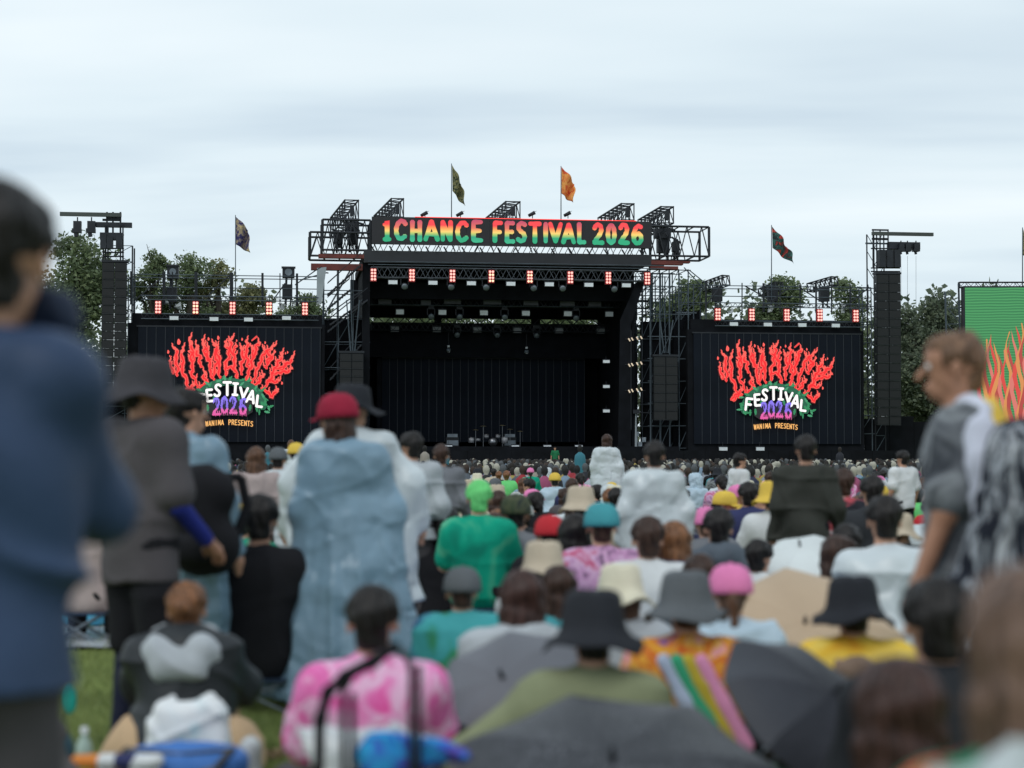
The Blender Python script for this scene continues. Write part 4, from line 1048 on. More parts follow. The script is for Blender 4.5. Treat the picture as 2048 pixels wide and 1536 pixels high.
def logo(root, shift, zsh):
    d0 = -.66
    def mp(c, dd=d0):
        q = S(320 + c[0] / 6.4, 640 + c[1] / 6.4, d0); return (q.x + shift, q.z + zsh)
    u = (mp((100, 0))[0] - mp((0, 0))[0]) / 100      # metres per unit
    def wav(pts, k, seed):
        rr = random.Random(seed); pts = smooth(pts, 2); return [p + Vector((rr.uniform(-k, k), rr.uniform(-k, k))) for p in pts]
    zc0 = mp((0, 1240))[1] - BASE[root.name].z; zc1 = mp((0, 1000))[1] - BASE[root.name].z
    E_VP = gradient_mat('screen_violet_pink', zc0, zc1, [(0, (.70, .08, .30, 1)), (.38, (.75, .12, .40, 1)), (.52, (.22, .13, .70, 1)), (1, (.24, .18, .80, 1))])
    dk, sa, re = MB(), MB(), MB()
    rr = random.Random(3)
    for i, stk in enumerate(FL):
        pts = wav([V2(p) for p in stk], 4, i); n = len(pts)
        for k in range(1, n - 1):   # flicker sideways
            t2 = (pts[k + 1] - pts[k - 1]); t2 = Vector((-t2.y, t2.x)).normalized() if t2.length else Vector((1, 0)); pts[k] = pts[k] + t2 * 9 * math.sin(k * 1.25 + i)
        ww = [(.35 + .65 * math.sin(math.pi * min(.12 + .88 * k / (n - 1), 1) * .92)) * (1 + .28 * math.sin(k * 1.9 + i * 1.3)) for k in range(n)]
        base = 47 if n > 12 else 41
        P_ = [mp(p) for p in pts]
        dk.ribbon(P_, [u * (base + 26) * x for x in ww], d0 - .001 * i)
        sa.ribbon(P_, [u * base * x for x in ww], d0 - .05 - .001 * i)
        k0 = max(1, n // 5) if n > 4 else 0
        re.ribbon(P_[k0:], [u * (base - 22) * x for x in ww[k0:]], d0 - .1 - .001 * i)
        for k in range(1, n - 1, 3):  # little tongues licking upward
            p = pts[k]; s_ = rr.choice((-1, 1)); L = 42 + rr.random() * 30
            q = [p, p + Vector((s_ * 22, -L * .4)), p + Vector((s_ * 16, -L * .75)), p + Vector((s_ * 28, -L))]
            Q = [mp(x) for x in smooth(q, 1)]; m_ = len(Q)
            dk.ribbon(Q, [u * 44 * (1 - .6 * j / m_) for j in range(m_)], d0 - .001 * i - .0005 * k)
            sa.ribbon(Q, [u * 23 * (1 - .75 * j / m_) for j in range(m_)], d0 - .05 - .001 * i - .0005 * k)
    dk.build('flame_backing', E_DK, root); sa.build('flame_outline', E_SAL, root); re.build('flame_core', E_RED, root)  # dark red backing strokes belong to the flame artwork
    for (x, y, r_) in SPOT:
        m = MB(); m.ribbon([mp((x, y + r_)), mp((x + 3, y)), mp((x - 2, y - r_))], [u * r_ * 1.6, u * r_ * 1.7, u * r_ * .8], d0 - .05); m.build('spark', E_SAL, root)
    # leaves
    rr = random.Random(9)
    def leafpoly(mb, c, ang, L, W, dd):
        a = Vector((math.cos(ang), math.sin(ang))); b = Vector((-a.y, a.x))
        pr = [(0, 0), (.2, .8), (.35, .5), (.5, 1), (.68, .5), (.8, .65), (1, 0), (.8, -.65), (.68, -.5), (.5, -1), (.35, -.5), (.2, -.8)]
        q = [mp(Vector(c) + a * L * s + b * W * t_) for s, t_ in pr]
        n = len(q); mb.add([(x, dd, z) for x, z in q], [tuple(range(n))])
    back = MB()
    arc = []
    for k in range(25):
        th = math.pi * (1.03 - 1.06 * k / 24); arc.append((890 + 430 * math.cos(th), 1090 - 300 * math.sin(th)))
    back.ribbon([mp(p) for p in arc], u * 95, d0 - .13); back.build('wreath', E_GR2, root)
    for k in range(46):
        th = math.pi * (1.08 - 1.16 * k / 45); rad = rr.uniform(.74, 1.12)
        c = (890 + 455 * rad * math.cos(th), 1090 - 320 * rad * math.sin(th)); m = MB()
        leafpoly(m, c, -th + rr.uniform(-.5, .5) + (0 if k % 2 else 1.2), rr.uniform(60, 95), rr.uniform(15, 22), d0 - .15 - .001 * k); m.build('leaf', E_GR if k % 3 else E_GR3, root)
    for (x, y) in ((460, 1080), (540, 1090), (610, 1080), (1160, 1080), (1235, 1090), (1310, 1060), (420, 1000), (1350, 1000), (700, 960), (1000, 950)):
        m = MB(); leafpoly(m, (x, y), math.pi / 2 + rr.uniform(-.2, .2), 92, 22, d0 - .2 - .0003 * x / 10); m.build('leaf', E_GR, root)
    for i, (ch, x, y, w_, h_, a) in enumerate([('F', 470, 950, 95, 155, .12), ('E', 595, 895, 85, 145, -.08), ('S', 700, 825, 80, 150, .1), ('T', 815, 800, 95, 165, 0), ('I', 935, 815, 60, 145, .06), ('V', 1022, 868, 100, 130, .1), ('A', 1118, 905, 100, 155, .22), ('L', 1235, 970, 80, 140, .12)]):
        m = MB(); sh = MB(); cx_, cy_ = x + w_ / 2, y + h_ / 2
        st__ = [list(s_) for s_ in GL[ch]]
        if ch == 'I': st__ += [[(0, 1), (1, 1)], [(0, 0), (1, 0)]]
        for j, s_ in enumerate(st__):
            pts = [Vector(((q[0] - .5) * w_, (.5 - q[1]) * h_)) for q in s_]
            pts = [Vector((p.x * math.cos(a) - p.y * math.sin(a), p.x * math.sin(a) + p.y * math.cos(a))) + Vector((cx_, cy_)) for p in pts]
            m.ribbon([mp(p) for p in smooth(pts, 1)], u * 33, d0 - .28 - .01 * j); sh.ribbon([mp(p) for p in smooth(pts, 1)], u * 50, d0 - .22 - .003 * j)
        m.build('letter', E_WH, root); sh.build('letter_edge', E_NAVY, root)
    blk = MB(); blk.ribbon([mp((670, 1120)), mp((890, 1115)), mp((1110, 1120))], u * 225, d0 - .21); blk.build('number_backing', E_NAVY, root)
    for i, (ch, x) in enumerate([('2', 672), ('0', 775), ('2', 885), ('6', 1010)]):
        y = 1002 - (14 if i in (1, 2) else 0); h_ = 205; m = MB(); eb = MB()
        for j, s_ in enumerate(GL[ch]):
            pts = smooth([Vector((x + 8 + q[0] * 88, y + (1 - q[1]) * h_)) for q in s_], 2)
            Q = [mp(p) for p in wav(pts, 6, i * 7 + j)]
            m.ribbon(Q, [u * (26 + 9 * math.sin(k_ * 1.9)) for k_ in range(len(Q))], d0 - .31 - .006 * j)
        for k in range(4):
            xx = x + 14 + k * 25; m.ribbon([mp((xx, y + h_ * .8)), mp((xx + 5, y + h_ + 18 + 9 * (k % 2)))], [u * 12, u * 5], d0 - .34 - .003 * k)
        for k in range(3):
            xx = x + 20 + k * 32; m.ribbon([mp((xx, y + 20)), mp((xx - 6, y + 70 + 20 * (k % 2)))], [u * 12, u * 6], d0 - .355 - .003 * k)
        m.build('digit', E_VP, root)
    for i, ch in enumerate('WANIMA PRESENTS'):
        if ch == ' ': continue
        x = 585 + (1195 - 585) * (i + (.35 if i > 6 else 0)) / 15.2; w_ = 30 if ch != 'I' else 14; bend = 26 * math.cos((x - 890) / 300 * 1.5)
        if ch == 'I': x += 8
        y = 1290 - bend * .9 + 8 + (x - 585) * .012
        sb = MB(); m = MB()
        for j, s_ in enumerate(GL[ch]):
            pts = smooth([Vector((x + q[0] * w_, y + (1 - q[1]) * 62)) for q in s_], 1) if len(s_) > 3 else [Vector((x + q[0] * w_, y + (1 - q[1]) * 62)) for q in s_]
            m.ribbon([mp(p) for p in pts], u * 11, d0 - .28 - .006 * j)
        m.build('letter', E_GO, root)
logo(wl, 0, 0)
logo(wr, S(1552.5, 780, -.66).x - S(463, 780, -.66).x, -.16)
# tiny ribbon behind the words is left dark

# --- right hand green screen, nearer the viewer
YR = 112
gs = thing('green_video_screen', 'bright green video screen with red flames at the right edge', 'video screen', P(2000, 905, YR) , None, stage=False)
def PR(px, py, dy=0): return P(px, py, YR + dy)
GSM, t_, b_ = newmat('green_screen_picture')
tcn = t_.nodes.new('ShaderNodeTexCoord'); wv_ = t_.nodes.new('ShaderNodeTexWave'); wv_.inputs['Scale'].default_value = 1.1; wv_.inputs['Distortion'].default_value = 5; wv_.inputs['Detail Scale'].default_value = .35; wv_.bands_direction = 'Z'
mpn = t_.nodes.new('ShaderNodeMapping'); mpn.inputs['Scale'].default_value = (.7, 1, 1.6); L_(t_, tcn.outputs['Object'], mpn.inputs[0]); L_(t_, mpn.outputs[0], wv_.inputs['Vector'])
rr_ = t_.nodes.new('ShaderNodeValToRGB'); rr_.color_ramp.elements[0].color = (.020, .17, .055, 1); rr_.color_ramp.elements[1].color = (.055, .29, .095, 1)
rr_.color_ramp.elements[0].position = .2; rr_.color_ramp.elements[1].position = .8
L_(t_, wv_.outputs['Fac'], rr_.inputs[0]); L_(t_, rr_.outputs[0], b_.inputs['Emission Color']); b_.inputs['Emission Strength'].default_value = 1; b_.inputs['Base Color'].default_value = (.02, .02, .02, 1)
a = PR(1930, 575); b = PR(2230, 850)
MB().box(a.x, b.x, YR, YR + .3, b.z, a.z).build('picture', GSM, gs)
MB().box(a.x - .12, b.x, YR + .02, YR + .5, a.z + .002, a.z + .1).build('frame', K_STEEL, gs)
MB().box(a.x - .14, a.x - .003, YR + .02, YR + .5, 0, a.z).build('frame', K_STEEL, gs)
fr = random.Random(4)
for k in range(44):
    px = 1962 + k * 6.0; pt_ = 690 - .45 * (px - 1962) + fr.uniform(-14, 40); pts = []
    for j in range(12): pts.append(Vector((px + 6 * math.sin(j * 1.1 + k), pt_ + j * 20)))
    m = MB(); m.ribbon([(PR(p.x, p.y).x, PR(p.x, p.y).z) for p in pts], [.05 + .24 * min(j, 5) / 5 + .05 * math.sin(j * 2 + k) for j in range(12)], YR - .05 - .004 * k)
    m.build('flame', (emit('screen_orange_red', (.62, .05, .04, 1), 1), emit('screen_coral', (.62, .16, .13, 1), 1), emit('screen_brick', (.40, .05, .04, 1), 1), emit('screen_amber', (.62, .24, .07, 1), 1))[k * 7 % 4], gs)
truss(gs, PR(1918, 570, .4), PR(2230, 570, .4), .4, .35, 16, .035, .02, K_STEEL)
for px in (1895, 1922):
    MB().bar((PR(px, 0).x, YR + .6, 0), (PR(px, 582 if px < 1900 else 566).x, YR + .6, PR(px, 582 if px < 1900 else 566).z), .07, 5).build('upright', K_GALV, gs)
for k in range(9):
    a = PR(1895, 584 + k * 32, .6); b = PR(1922, 584 + (k + 1) * 32, .6); MB().bar(a, b, .035, 4).bar((a.x, a.y, b.z), b, .03, 4).build('brace', K_GALV, gs)

# --- things on the stage floor
dk_ = thing('drum_kit', 'shiny drum kit with cymbals standing in the middle of the stage floor', 'drums', S(985, 893, 5))
K_CHROME = plain('chrome', (.2, .21, .23, 1), .3, .9); K_DRUM = plain('pale_drum_shell', (.22, .23, .25, 1), .4, vary=.2)
c0 = S(985, 893, 5); c0.z = zf
def drum(x, y, z, r_, h_, ax=(0, 0, 1)):
    c = c0 + Vector((x, y, z)); a = Vector(ax).normalized(); m = MB(); m.bar(c, c + a * h_, r_, 16); m.build('drum', K_DRUM, dk_, True); MB().bar(c + a * (h_ - .01), c + a * (h_ + .02), r_ + .02, 16).build('hoop', K_CHROME, dk_, True)
drum(0, 0, .35, .32, .45, (0, -1, 0)); drum(-.45, .2, .7, .18, .25, (0, -.3, 1)); drum(.45, .2, .7, .18, .25, (0, -.3, 1)); drum(1.0, .3, .25, .25, .5); drum(-1.1, .3, .45, .2, .18); drum(-1.6, .4, .3, .22, .4)
for x, z in ((-1.3, 1.3), (1.4, 1.35), (-.7, 1.6), (.8, 1.65), (2.2, 1.2)):
    c = c0 + Vector((x, .2, 0)); MB().bar(c, c + Vector((0, 0, z)), .02, 5).build('stand', K_CHROME, dk_); m = MB(); m.lathe([(.03, z + .04), (.25, z), (.26, z - .005)], 16, c); m.build('cymbal', plain('cymbal_brass', (.5, .42, .2, 1), .3, .8), dk_, True)
for i, (px, col) in enumerate([(905, K_GREY), (1020, K_GREY)]):
    c = S(px, 893, 6); c.z = zf; t = thing('amplifier', ('left' if i == 0 else 'right') + ' silvery amplifier beside the drum kit on the stage', 'amplifier', c, 'amplifiers on the stage')
    MB().box(c.x - .5, c.x + .5, 6, 6.5, zf + .002, zf + .75).build('cabinet', K_SPK, t); MB().box(c.x - .45, c.x + .45, 5.97, 5.998, zf + .1, zf + .5).build('grille', K_ALU, t); MB().box(c.x - .4, c.x + .4, 6, 6.4, zf + .752, zf + 1.0).build('head', K_ALU, t)
t = thing('equipment_rack', 'tangle of pale cases and stands at the right end of the stage floor', 'equipment', S(1275, 893, 1)); c = S(1275, 893, 1); c.z = zf
for k in range(7):
    rr = random.Random(k + 40); x = c.x + rr.uniform(-.7, .7); z = zf + rr.uniform(0, .9); MB().box(x - .14, x + .16, .9 + k * .05, 1.2 + k * .05, z, z + .35).build('case', plain('pale_case', (.28, .33, .38, 1), .5, vary=.3), t)
MB().bar((c.x - 1.0, 1, zf), (c.x - 1.35, 1, zf + 1.0), .09, 4).bar((c.x - 1.0, 1, zf), (c.x - .85, 1, zf + .9), .09, 4).build('folded_stand', K_GREY, t)
t = thing('camera_crane', 'grey camera on a tall stand at the right end of the stage', 'camera', S(1270, 893, .5)); c = S(1272, 893, .5); c.z = zf
MB().bar(c, c + Vector((0, 0, 2.5)), .1, 6, .06).build('column', K_GREY, t); MB().box(c.x - .25, c.x + .25, .3, .9, zf + 2.5, zf + 2.8).build('camera_body', K_STEEL, t); MB().bar(c + Vector((.25, 0, 2.6)), c + Vector((1.5, 0, 2.5)), .05, 5).build('arm', K_STEEL, t)
# ------------------------------------------------------------------ people: smooth-blended solids turned into one surface
class SDF:
    def __init__(s, k=0.03): s.p = []; s.k = k; s.cuts = []; s.warp = None
    def cap(s, a, b, ra, rb=None, sq=(1, 1, 1), k=None):
        s.p.append((np.array(a, float), np.array(b, float), ra, ra if rb is None else rb, np.array(sq, float), s.k if k is None else k)); return s
    def ell(s, c, r, k=None):
        m = max(r); s.p.append((np.array(c, float), np.array(c, float) + 1e-6, m, m, np.array(r, float) / m, s.k if k is None else k)); return s
    def cut(s, f): s.cuts.append(f); return s
    def mesh(s, name, vox=0.014):
        lo = np.full(3, 1e9); hi = -lo
        for a, b, ra, rb, sq, k in s.p:
            m = np.maximum(sq, .3) * max(ra, rb) + .04
            lo = np.minimum(lo, np.minimum(a, b) - m); hi = np.maximum(hi, np.maximum(a, b) + m)
        n = np.ceil((hi - lo) / vox).astype(int) + 2
        ax = [lo[i] + vox * np.arange(n[i]) for i in range(3)]
        D = np.full(n, 0.15, np.float32)
        for a, b, ra, rb, sq, k in s.p:
            mg = np.maximum(sq, .3) * max(ra, rb) + .05 + k
            i0 = np.maximum(((np.minimum(a, b) - mg - lo) / vox).astype(int), 0); i1 = np.minimum(((np.maximum(a, b) + mg - lo) / vox).astype(int) + 2, n)
            sl = tuple(slice(i0[i], i1[i]) for i in range(3))
            X = (ax[0][sl[0]] / sq[0])[:, None, None]; Y = (ax[1][sl[1]] / sq[1])[None, :, None]; Z = (ax[2][sl[2]] / sq[2])[None, None, :]
            A = a / sq; B = b / sq; ba = B - A; L = max(float(ba @ ba), 1e-12)
            h = np.clip(((X - A[0]) * ba[0] + (Y - A[1]) * ba[1] + (Z - A[2]) * ba[2]) / L, 0, 1)
            d = (np.sqrt((X - A[0] - ba[0] * h) ** 2 + (Y - A[1] - ba[1] * h) ** 2 + (Z - A[2] - ba[2] * h) ** 2) - (ra + (rb - ra) * h)) * sq.min()
            o = D[sl]; hh = np.maximum(k - np.abs(o - d), 0) / max(k, 1e-6)
            D[sl] = np.minimum(o, d) - hh * hh * k * .25
        X, Y, Z = ax[0][:, None, None], ax[1][None, :, None], ax[2][None, None, :]
        if s.warp is not None: D = D + s.warp(X, Y, Z).astype(np.float32)
        for f in s.cuts: D = np.maximum(D, f(X, Y, Z).astype(np.float32))
        D[0] = D[-1] = .1; D[:, 0] = D[:, -1] = .1; D[:, :, 0] = D[:, :, -1] = .1
        return nets(D, lo, vox, name)
def nets(D, lo, vox, name):
    neg = D < 0
    c = np.zeros(tuple(x - 1 for x in D.shape), int)
    corners = [(i, j, k) for i in (0, 1) for j in (0, 1) for k in (0, 1)]
    def sub(A, o): return A[o[0]:A.shape[0] - 1 + o[0], o[1]:A.shape[1] - 1 + o[1], o[2]:A.shape[2] - 1 + o[2]]
    for o in corners: c += sub(neg, o)
    act = (c > 0) & (c < 8); idx = np.argwhere(act); nv = len(idx)
    ids = np.full(act.shape, -1); ids[act] = np.arange(nv)
    acc = np.zeros((nv, 3)); cnt = np.zeros(nv)
    V = {o: D[idx[:, 0] + o[0], idx[:, 1] + o[1], idx[:, 2] + o[2]] for o in corners}
    for o in corners:
        for a in range(3):
            if o[a] == 0:
                o2 = list(o); o2[a] = 1; o2 = tuple(o2); va, vb = V[o], V[o2]; m = (va < 0) != (vb < 0)
                t = np.where(m, va / np.where(m, va - vb, 1), 0); p = np.tile(np.array(o, float), (nv, 1)); p[:, a] += t
                acc[m] += p[m]; cnt[m] += 1
    v = lo + (idx + acc / cnt[:, None]) * vox
    faces = []
    for a in range(3):
        b, c2 = (a + 1) % 3, (a + 2) % 3
        s0 = [slice(1, -1)] * 3; s1 = [slice(1, -1)] * 3; s0[a] = slice(0, -1); s1[a] = slice(1, None)
        n0, n1 = neg[tuple(s0)], neg[tuple(s1)]
        for sign in (0, 1):
            e = np.argwhere((n0 & ~n1) if sign == 0 else (~n0 & n1))
            if not len(e): continue
            e = e.copy(); 
            for q in (b, c2): e[:, q] += 1
            def at(db, dc):
                w_ = e.copy(); w_[:, b] -= db; w_[:, c2] -= dc; return ids[w_[:, 0], w_[:, 1], w_[:, 2]]
            q = np.stack([at(1, 1), at(0, 1), at(0, 0), at(1, 0)], 1)
            if sign: q = q[:, ::-1]
            faces.append(q)
    f = np.concatenate(faces); f = f[(f >= 0).all(1)]
    me = bpy.data.meshes.new(name); m = len(f)
    me.vertices.add(nv); me.vertices.foreach_set('co', v.ravel())
    me.loops.add(m * 4); me.loops.foreach_set('vertex_index', f.ravel())
    me.polygons.add(m); me.polygons.foreach_set('loop_start', np.arange(m) * 4); me.polygons.foreach_set('loop_total', np.full(m, 4))
    me.polygons.foreach_set('use_smooth', np.ones(m, bool)); me.update(); me.validate()
    return me

def pose(kind, **ov):
    if kind == 'sit':
        J = dict(hip=(0, 0, .13), chest=(0, .03, .43), neck=(0, .06, .60), head=(0, .08, .755), sh=.175, shz=.54, shy=.04,
                 elbow=((-.25, .10, .30), (.25, .10, .30)), wrist=((-.12, .31, .22), (.12, .31, .22)),
                 hipj=.10, knee=((-.31, .33, .15), (.31, .33, .15)), ankle=((.10, .38, .06), (-.10, .42, .06)))
    elif kind == 'hug':
        J = dict(hip=(0, 0, .13), chest=(0, .06, .42), neck=(0, .11, .58), head=(0, .14, .73), sh=.175, shz=.53, shy=.07,
                 elbow=((-.25, .26, .38), (.25, .26, .38)), wrist=((-.07, .46, .33), (.07, .46, .33)),
                 hipj=.10, knee=((-.13, .40, .47), (.13, .40, .47)), ankle=((-.12, .62, .06), (.12, .62, .06)))
    elif kind == 'chair':
        J = dict(hip=(0, 0, .13), chest=(0, .02, .44), neck=(0, .05, .61), head=(0, .08, .77), sh=.18, shz=.55, shy=.03,
                 elbow=((-.25, .10, .30), (.25, .10, .30)), wrist=((-.12, .32, .24), (.12, .32, .24)),
                 hipj=.10, knee=((-.12, .42, .14), (.12, .42, .14)), ankle=((-.12, .44, -.23), (.12, .44, -.23)))
    else:
        J = dict(hip=(0, 0, .92), chest=(0, 0, 1.25), neck=(0, .0, 1.43), head=(0, .02, 1.60), sh=.185, shz=1.385, shy=-.005,
                 elbow=((-.26, -.02, 1.12), (.26, -.02, 1.12)), wrist=((-.28, .07, .88), (.28, .07, .88)),
                 hipj=.09, knee=((-.11, .02, .49), (.11, .02, .49)), ankle=((-.11, -.02, .09), (.11, -.02, .09)))
    J['kind'] = kind; J['look'] = 0; J['nod'] = 0
    J.update(ov); return J
def V3(a): return np.array(a, float)
def lerp(a, b, t): return V3(a) * (1 - t) + V3(b) * t
def headM(J): return Matrix.Translation(Vector(J['head'])) @ Euler((-R(J['nod']), 0, R(J['look'])), 'XYZ').to_matrix().to_4x4()
def hp(J, p): return tuple(headM(J) @ Vector(p))
def body_mesh(J, vox=.016, fing=False):
    s = SDF(.03); hd = J['head']
    H = lambda p: hp(J, p)
    s.cap(H((0, -.025, .035)), H((0, .018, .035)), .080, .079, k=.02)
    s.cap(H((0, .03, -.05)), H((0, .045, -.07)), .060, .045, k=.03)
    s.cap(H((0, .10, .0)), H((0, .118, -.03)), .010, .014, k=.012)
    for q in (-1, 1):
        s.cap(H((q * .080, -.005, .01)), H((q * .084, -.005, -.028)), .014, .010, k=.008)
    s.cap(H((-.018, .092, -.062)), H((.018, .092, -.062)), .009, k=.008)
    s.cap(H((0, -.02, -.06)), J['neck'], .052, .058)
    ch = V3(J['chest']); hip = V3(J['hip']); nk = V3(J['neck'])
    s.cap(ch + [-.07, 0, .03], ch + [.07, 0, .03], .115, sq=(1, .8, 1)); s.cap(ch, hip, .125, .13, sq=(1, .8, 1))
    s.cap(hip + [-.06, 0, 0], hip + [.06, 0, 0], .11)
    for i, q in enumerate((-1, 1)):
        sh = V3((q * J['sh'], J['shy'], J['shz'])); el = V3(J['elbow'][i]); wr = V3(J['wrist'][i])
        s.cap(nk, sh, .05, .058); s.cap(sh, el, .052, .040); s.cap(el, wr, .039, .027)
        d = wr - el; d /= np.linalg.norm(d); u = np.cross(d, [0, 0, 1.0]); u /= (np.linalg.norm(u) + 1e-9); n_ = np.cross(u, d)
        palm = wr + d * .075
        if fing:
            side = u if J.get('palm', 0) == 0 else n_
            s.cap(wr, palm, .027, .034, k=.015)
            for m, (off, L) in enumerate(((-.03, .068), (-.010, .078), (.010, .073), (.028, .057))):
                r0 = palm + side * off; r1 = r0 + d * L * .5 + n_ * -.008; r2 = r1 + d * L * .42 - n_ * .022
                s.cap(r0, r1, .0095, .009, k=.004); s.cap(r1, r2, .009, .0075, k=.003)
            t0 = wr + d * .03 - side * .028; t1 = t0 - side * .024 + d * .03 - n_ * .01; s.cap(t0, t1, .013, .011, k=.008); s.cap(t1, t1 + d * .03 - n_ * .01, .011, .009, k=.003)
        else:
            s.cap(wr, palm, .027, .036, sq=(1, 1, 1), k=.02); s.cap(palm, palm + d * .065 - n_ * .02, .030, .02, k=.02)
            s.cap(wr + d * .03 - u * .02, wr + d * .085 - u * .045, .014, .010, k=.01)
        hj = hip + [q * J['hipj'], 0, 0]; kn = V3(J['knee'][i]); an = V3(J['ankle'][i])
        s.cap(hj, kn, .082, .056); s.cap(kn, an, .056, .038)
        ft = an + V3((q * .02, .14, -.04)) if J['kind'] != 'sit' else an + V3((-q * .12, .05, -.01))
        s.cap(an, ft, .036, .028)
    s.cut(lambda X, Y, Z: -(Z + .6 if J['kind'] == 'chair' else Z) + 0 * X + 0 * Y)
    return s.mesh('body', vox)
def folds(amp=.012, f=9, seed=0):
    """soft drape plus narrow sharp creases"""
    q = random.Random(seed); a, b, c = q.uniform(0, 6), q.uniform(0, 6), q.uniform(0, 6)
    def w_(X, Y, Z):
        u = np.sin(f * X + 2.2 * np.sin(5 * Z + a) + b) * np.sin(f * 1.3 * Z + 2.5 * np.sin(4 * X + c) + 3 * Y)
        g1 = 1 - np.abs(np.sin(f * .55 * (X * .8 + Z * 1.1) + 1.6 * np.sin(3.5 * X - 4 * Z + a) + 1.2 * Y))
        g2 = 1 - np.abs(np.sin(f * .5 * (X - Z * .7) + 1.8 * np.sin(4.5 * Z + 2 * X + b) - Y))
        return amp * (.75 * u - 1.1 * g1 ** 5 - 1.0 * g2 ** 6 + .35)
    return w_
def top_mesh(J, style='long', vox=.016, seed=0, bulk=1.0):
    s = SDF(.05); ch = V3(J['chest']); hip = V3(J['hip']); nk = V3(J['neck']); st = J['kind'] == 'stand'
    g = .006 + .012 * bulk
    s.cap(ch + [-.09, 0, .05], ch + [.09, 0, .05], .125 + g, sq=(1, .82, 1))
    s.cap(ch + [-.05, 0, -.02], hip + [-.05, 0, -.02 if not st else J.get('tail', -.10) + .02], .125 + g, .135 + g, sq=(1, .84, 1)); s.cap(ch + [.05, 0, -.02], hip + [.05, 0, -.02 if not st else J.get('tail', -.10) + .02], .125 + g, .135 + g, sq=(1, .84, 1))
    s.cap(nk + [0, 0, -.03], nk + [0, 0, .0], .07, .062)
    long_ = style in ('long', 'hoodie', 'poncho', 'jacket')
    for i, q in enumerate((-1, 1)):
        sh = V3((q * J['sh'], J['shy'], J['shz'])); el = V3(J['elbow'][i]); wr = V3(J['wrist'][i])
        s.cap(nk + [0, 0, -.03], sh, .055 + g, .068 + g)
        if long_:
            s.cap(sh, el, .066 + g, .054 + g); s.cap(el, wr, .052 + g, .040 + g * (2.2 if style == 'poncho' else 1))
        else:
            s.cap(sh, lerp(sh, el, .78), .066 + g, .070 + g)
    if style in ('hoodie', 'poncho', 'jacket'):
        n2 = nk + [0, -.02, -.01]
        s.cap(n2 + [-.07, -.03, .0], n2 + [.07, -.03, .0], .055 * bulk, k=.03); s.cap(n2 + [0, -.075, -.03], n2 + [0, -.085, -.12], .065 * bulk, .05, sq=(1.3, .8, 1), k=.03)
        s.cap(n2 + [-.08, 0, .0], n2 + [-.05, .07, -.02], .035, k=.03); s.cap(n2 + [.08, 0, .0], n2 + [.05, .07, -.02], .035, k=.03)
    if style == 'poncho':
        if st:
            hem = J.get('hem', .32); wdt = J.get('flare', .33)
            s.cap(ch + [0, 0, -.02], (hip[0], hip[1], hem), .165, wdt, sq=(1, .72, 1), k=.08)
            for i, q in enumerate((-1, 1)): s.cap(lerp(J['elbow'][i], ch, .1), (q * wdt * .72, 0, hem + .25), .06, .08, k=.1)
        else:
            s.cap(ch, hip + [0, .05, -.02], .18, .25, sq=(1, .9, 1), k=.08)
            for i in (0, 1): s.cap(hip, lerp(hip, J['knee'][i], .8), .17, .12, k=.1)
    if style == 'jacket' and st: s.cap(ch, hip + [0, 0, J.get('hemdrop', -.12)], .185, J.get('jw', .22), sq=(1, .75, 1), k=.06)
    fa = folds({'poncho': .015, 'jacket': .017, 'hoodie': .012}.get(style, .008), 11 if style != 'poncho' else 13, seed)
    if style == 'poncho' and st:
        def wf(X, Y, Z):
            a = np.arctan2(Y, X); dn = np.clip((1.25 - Z) / .9, 0, 1)
            return fa(X, Y, Z) * .5 + .040 * dn * (np.abs(np.sin(4.5 * a + .8 * np.sin(2.2 * Z + seed) + seed)) ** .7 - .6) + .006 * dn * np.sin(19 * a + 1.5 * np.sin(2 * Z) + seed) + .012 * np.sin(6 * X - 9 * Z + 2 * np.sin(5 * Y)) * (1 - dn)
        s.warp = wf
    elif style == 'jacket' and st: s.warp = lambda X, Y, Z: fa(X, Y, Z) + 0.015 * np.sin(7 * X + 12 * Z + 2 * np.sin(4 * X)) * np.clip((1.4 - Z) * 3, 0, 1)
    else: s.warp = fa
    if st:
        hem = J.get('hem', .32) if style == 'poncho' else (hip[2] + (J.get('hemdrop', -.12) if style == 'jacket' else J.get('tail', -.10)))
        s.cut(lambda X, Y, Z: hem + .012 * np.sin(12 * X) - Z + 0 * Y)
    else: s.cut(lambda X, Y, Z: .012 - Z + 0 * X + 0 * Y)
    return s.mesh('top', vox)
def trouser_mesh(J, long_=True, vox=.018, seed=0):
    s = SDF(.04); hip = V3(J['hip'])
    s.cap(hip + [-.065, 0, -.01], hip + [.065, 0, -.01], .118, sq=(1, .9, 1))
    for i, q in enumerate((-1, 1)):
        hj = hip + [q * J['hipj'], 0, 0]; kn = V3(J['knee'][i]); an = V3(J['ankle'][i])
        if long_: s.cap(hj, kn, .105, .078); s.cap(kn, lerp(kn, an, .93), .076, .062)
        else: s.cap(hj, lerp(hj, kn, .95), .110, .098)
    s.warp = folds(.008, 12, seed)
    s.cut(lambda X, Y, Z: (-.6 if J['kind'] == 'chair' else .01) - Z + 0 * X + 0 * Y)
    return s.mesh('trousers', vox)
def shoe_mesh(J):
    s = SDF(.02)
    for i, q in enumerate((-1, 1)):
        an = V3(J['ankle'][i]); d = V3((q * .03, .15, -.035)) if J['kind'] != 'sit' else V3((-q * .13, .05, -.01))
        s.cap(an + [0, -.015, -.03], an + d + [0, 0, -.0], .046, .040); 
    z0 = -.34 if J['kind'] == 'chair' else .004
    s.cut(lambda X, Y, Z: z0 - Z + 0 * X + 0 * Y)
    return s.mesh('shoes', .016)
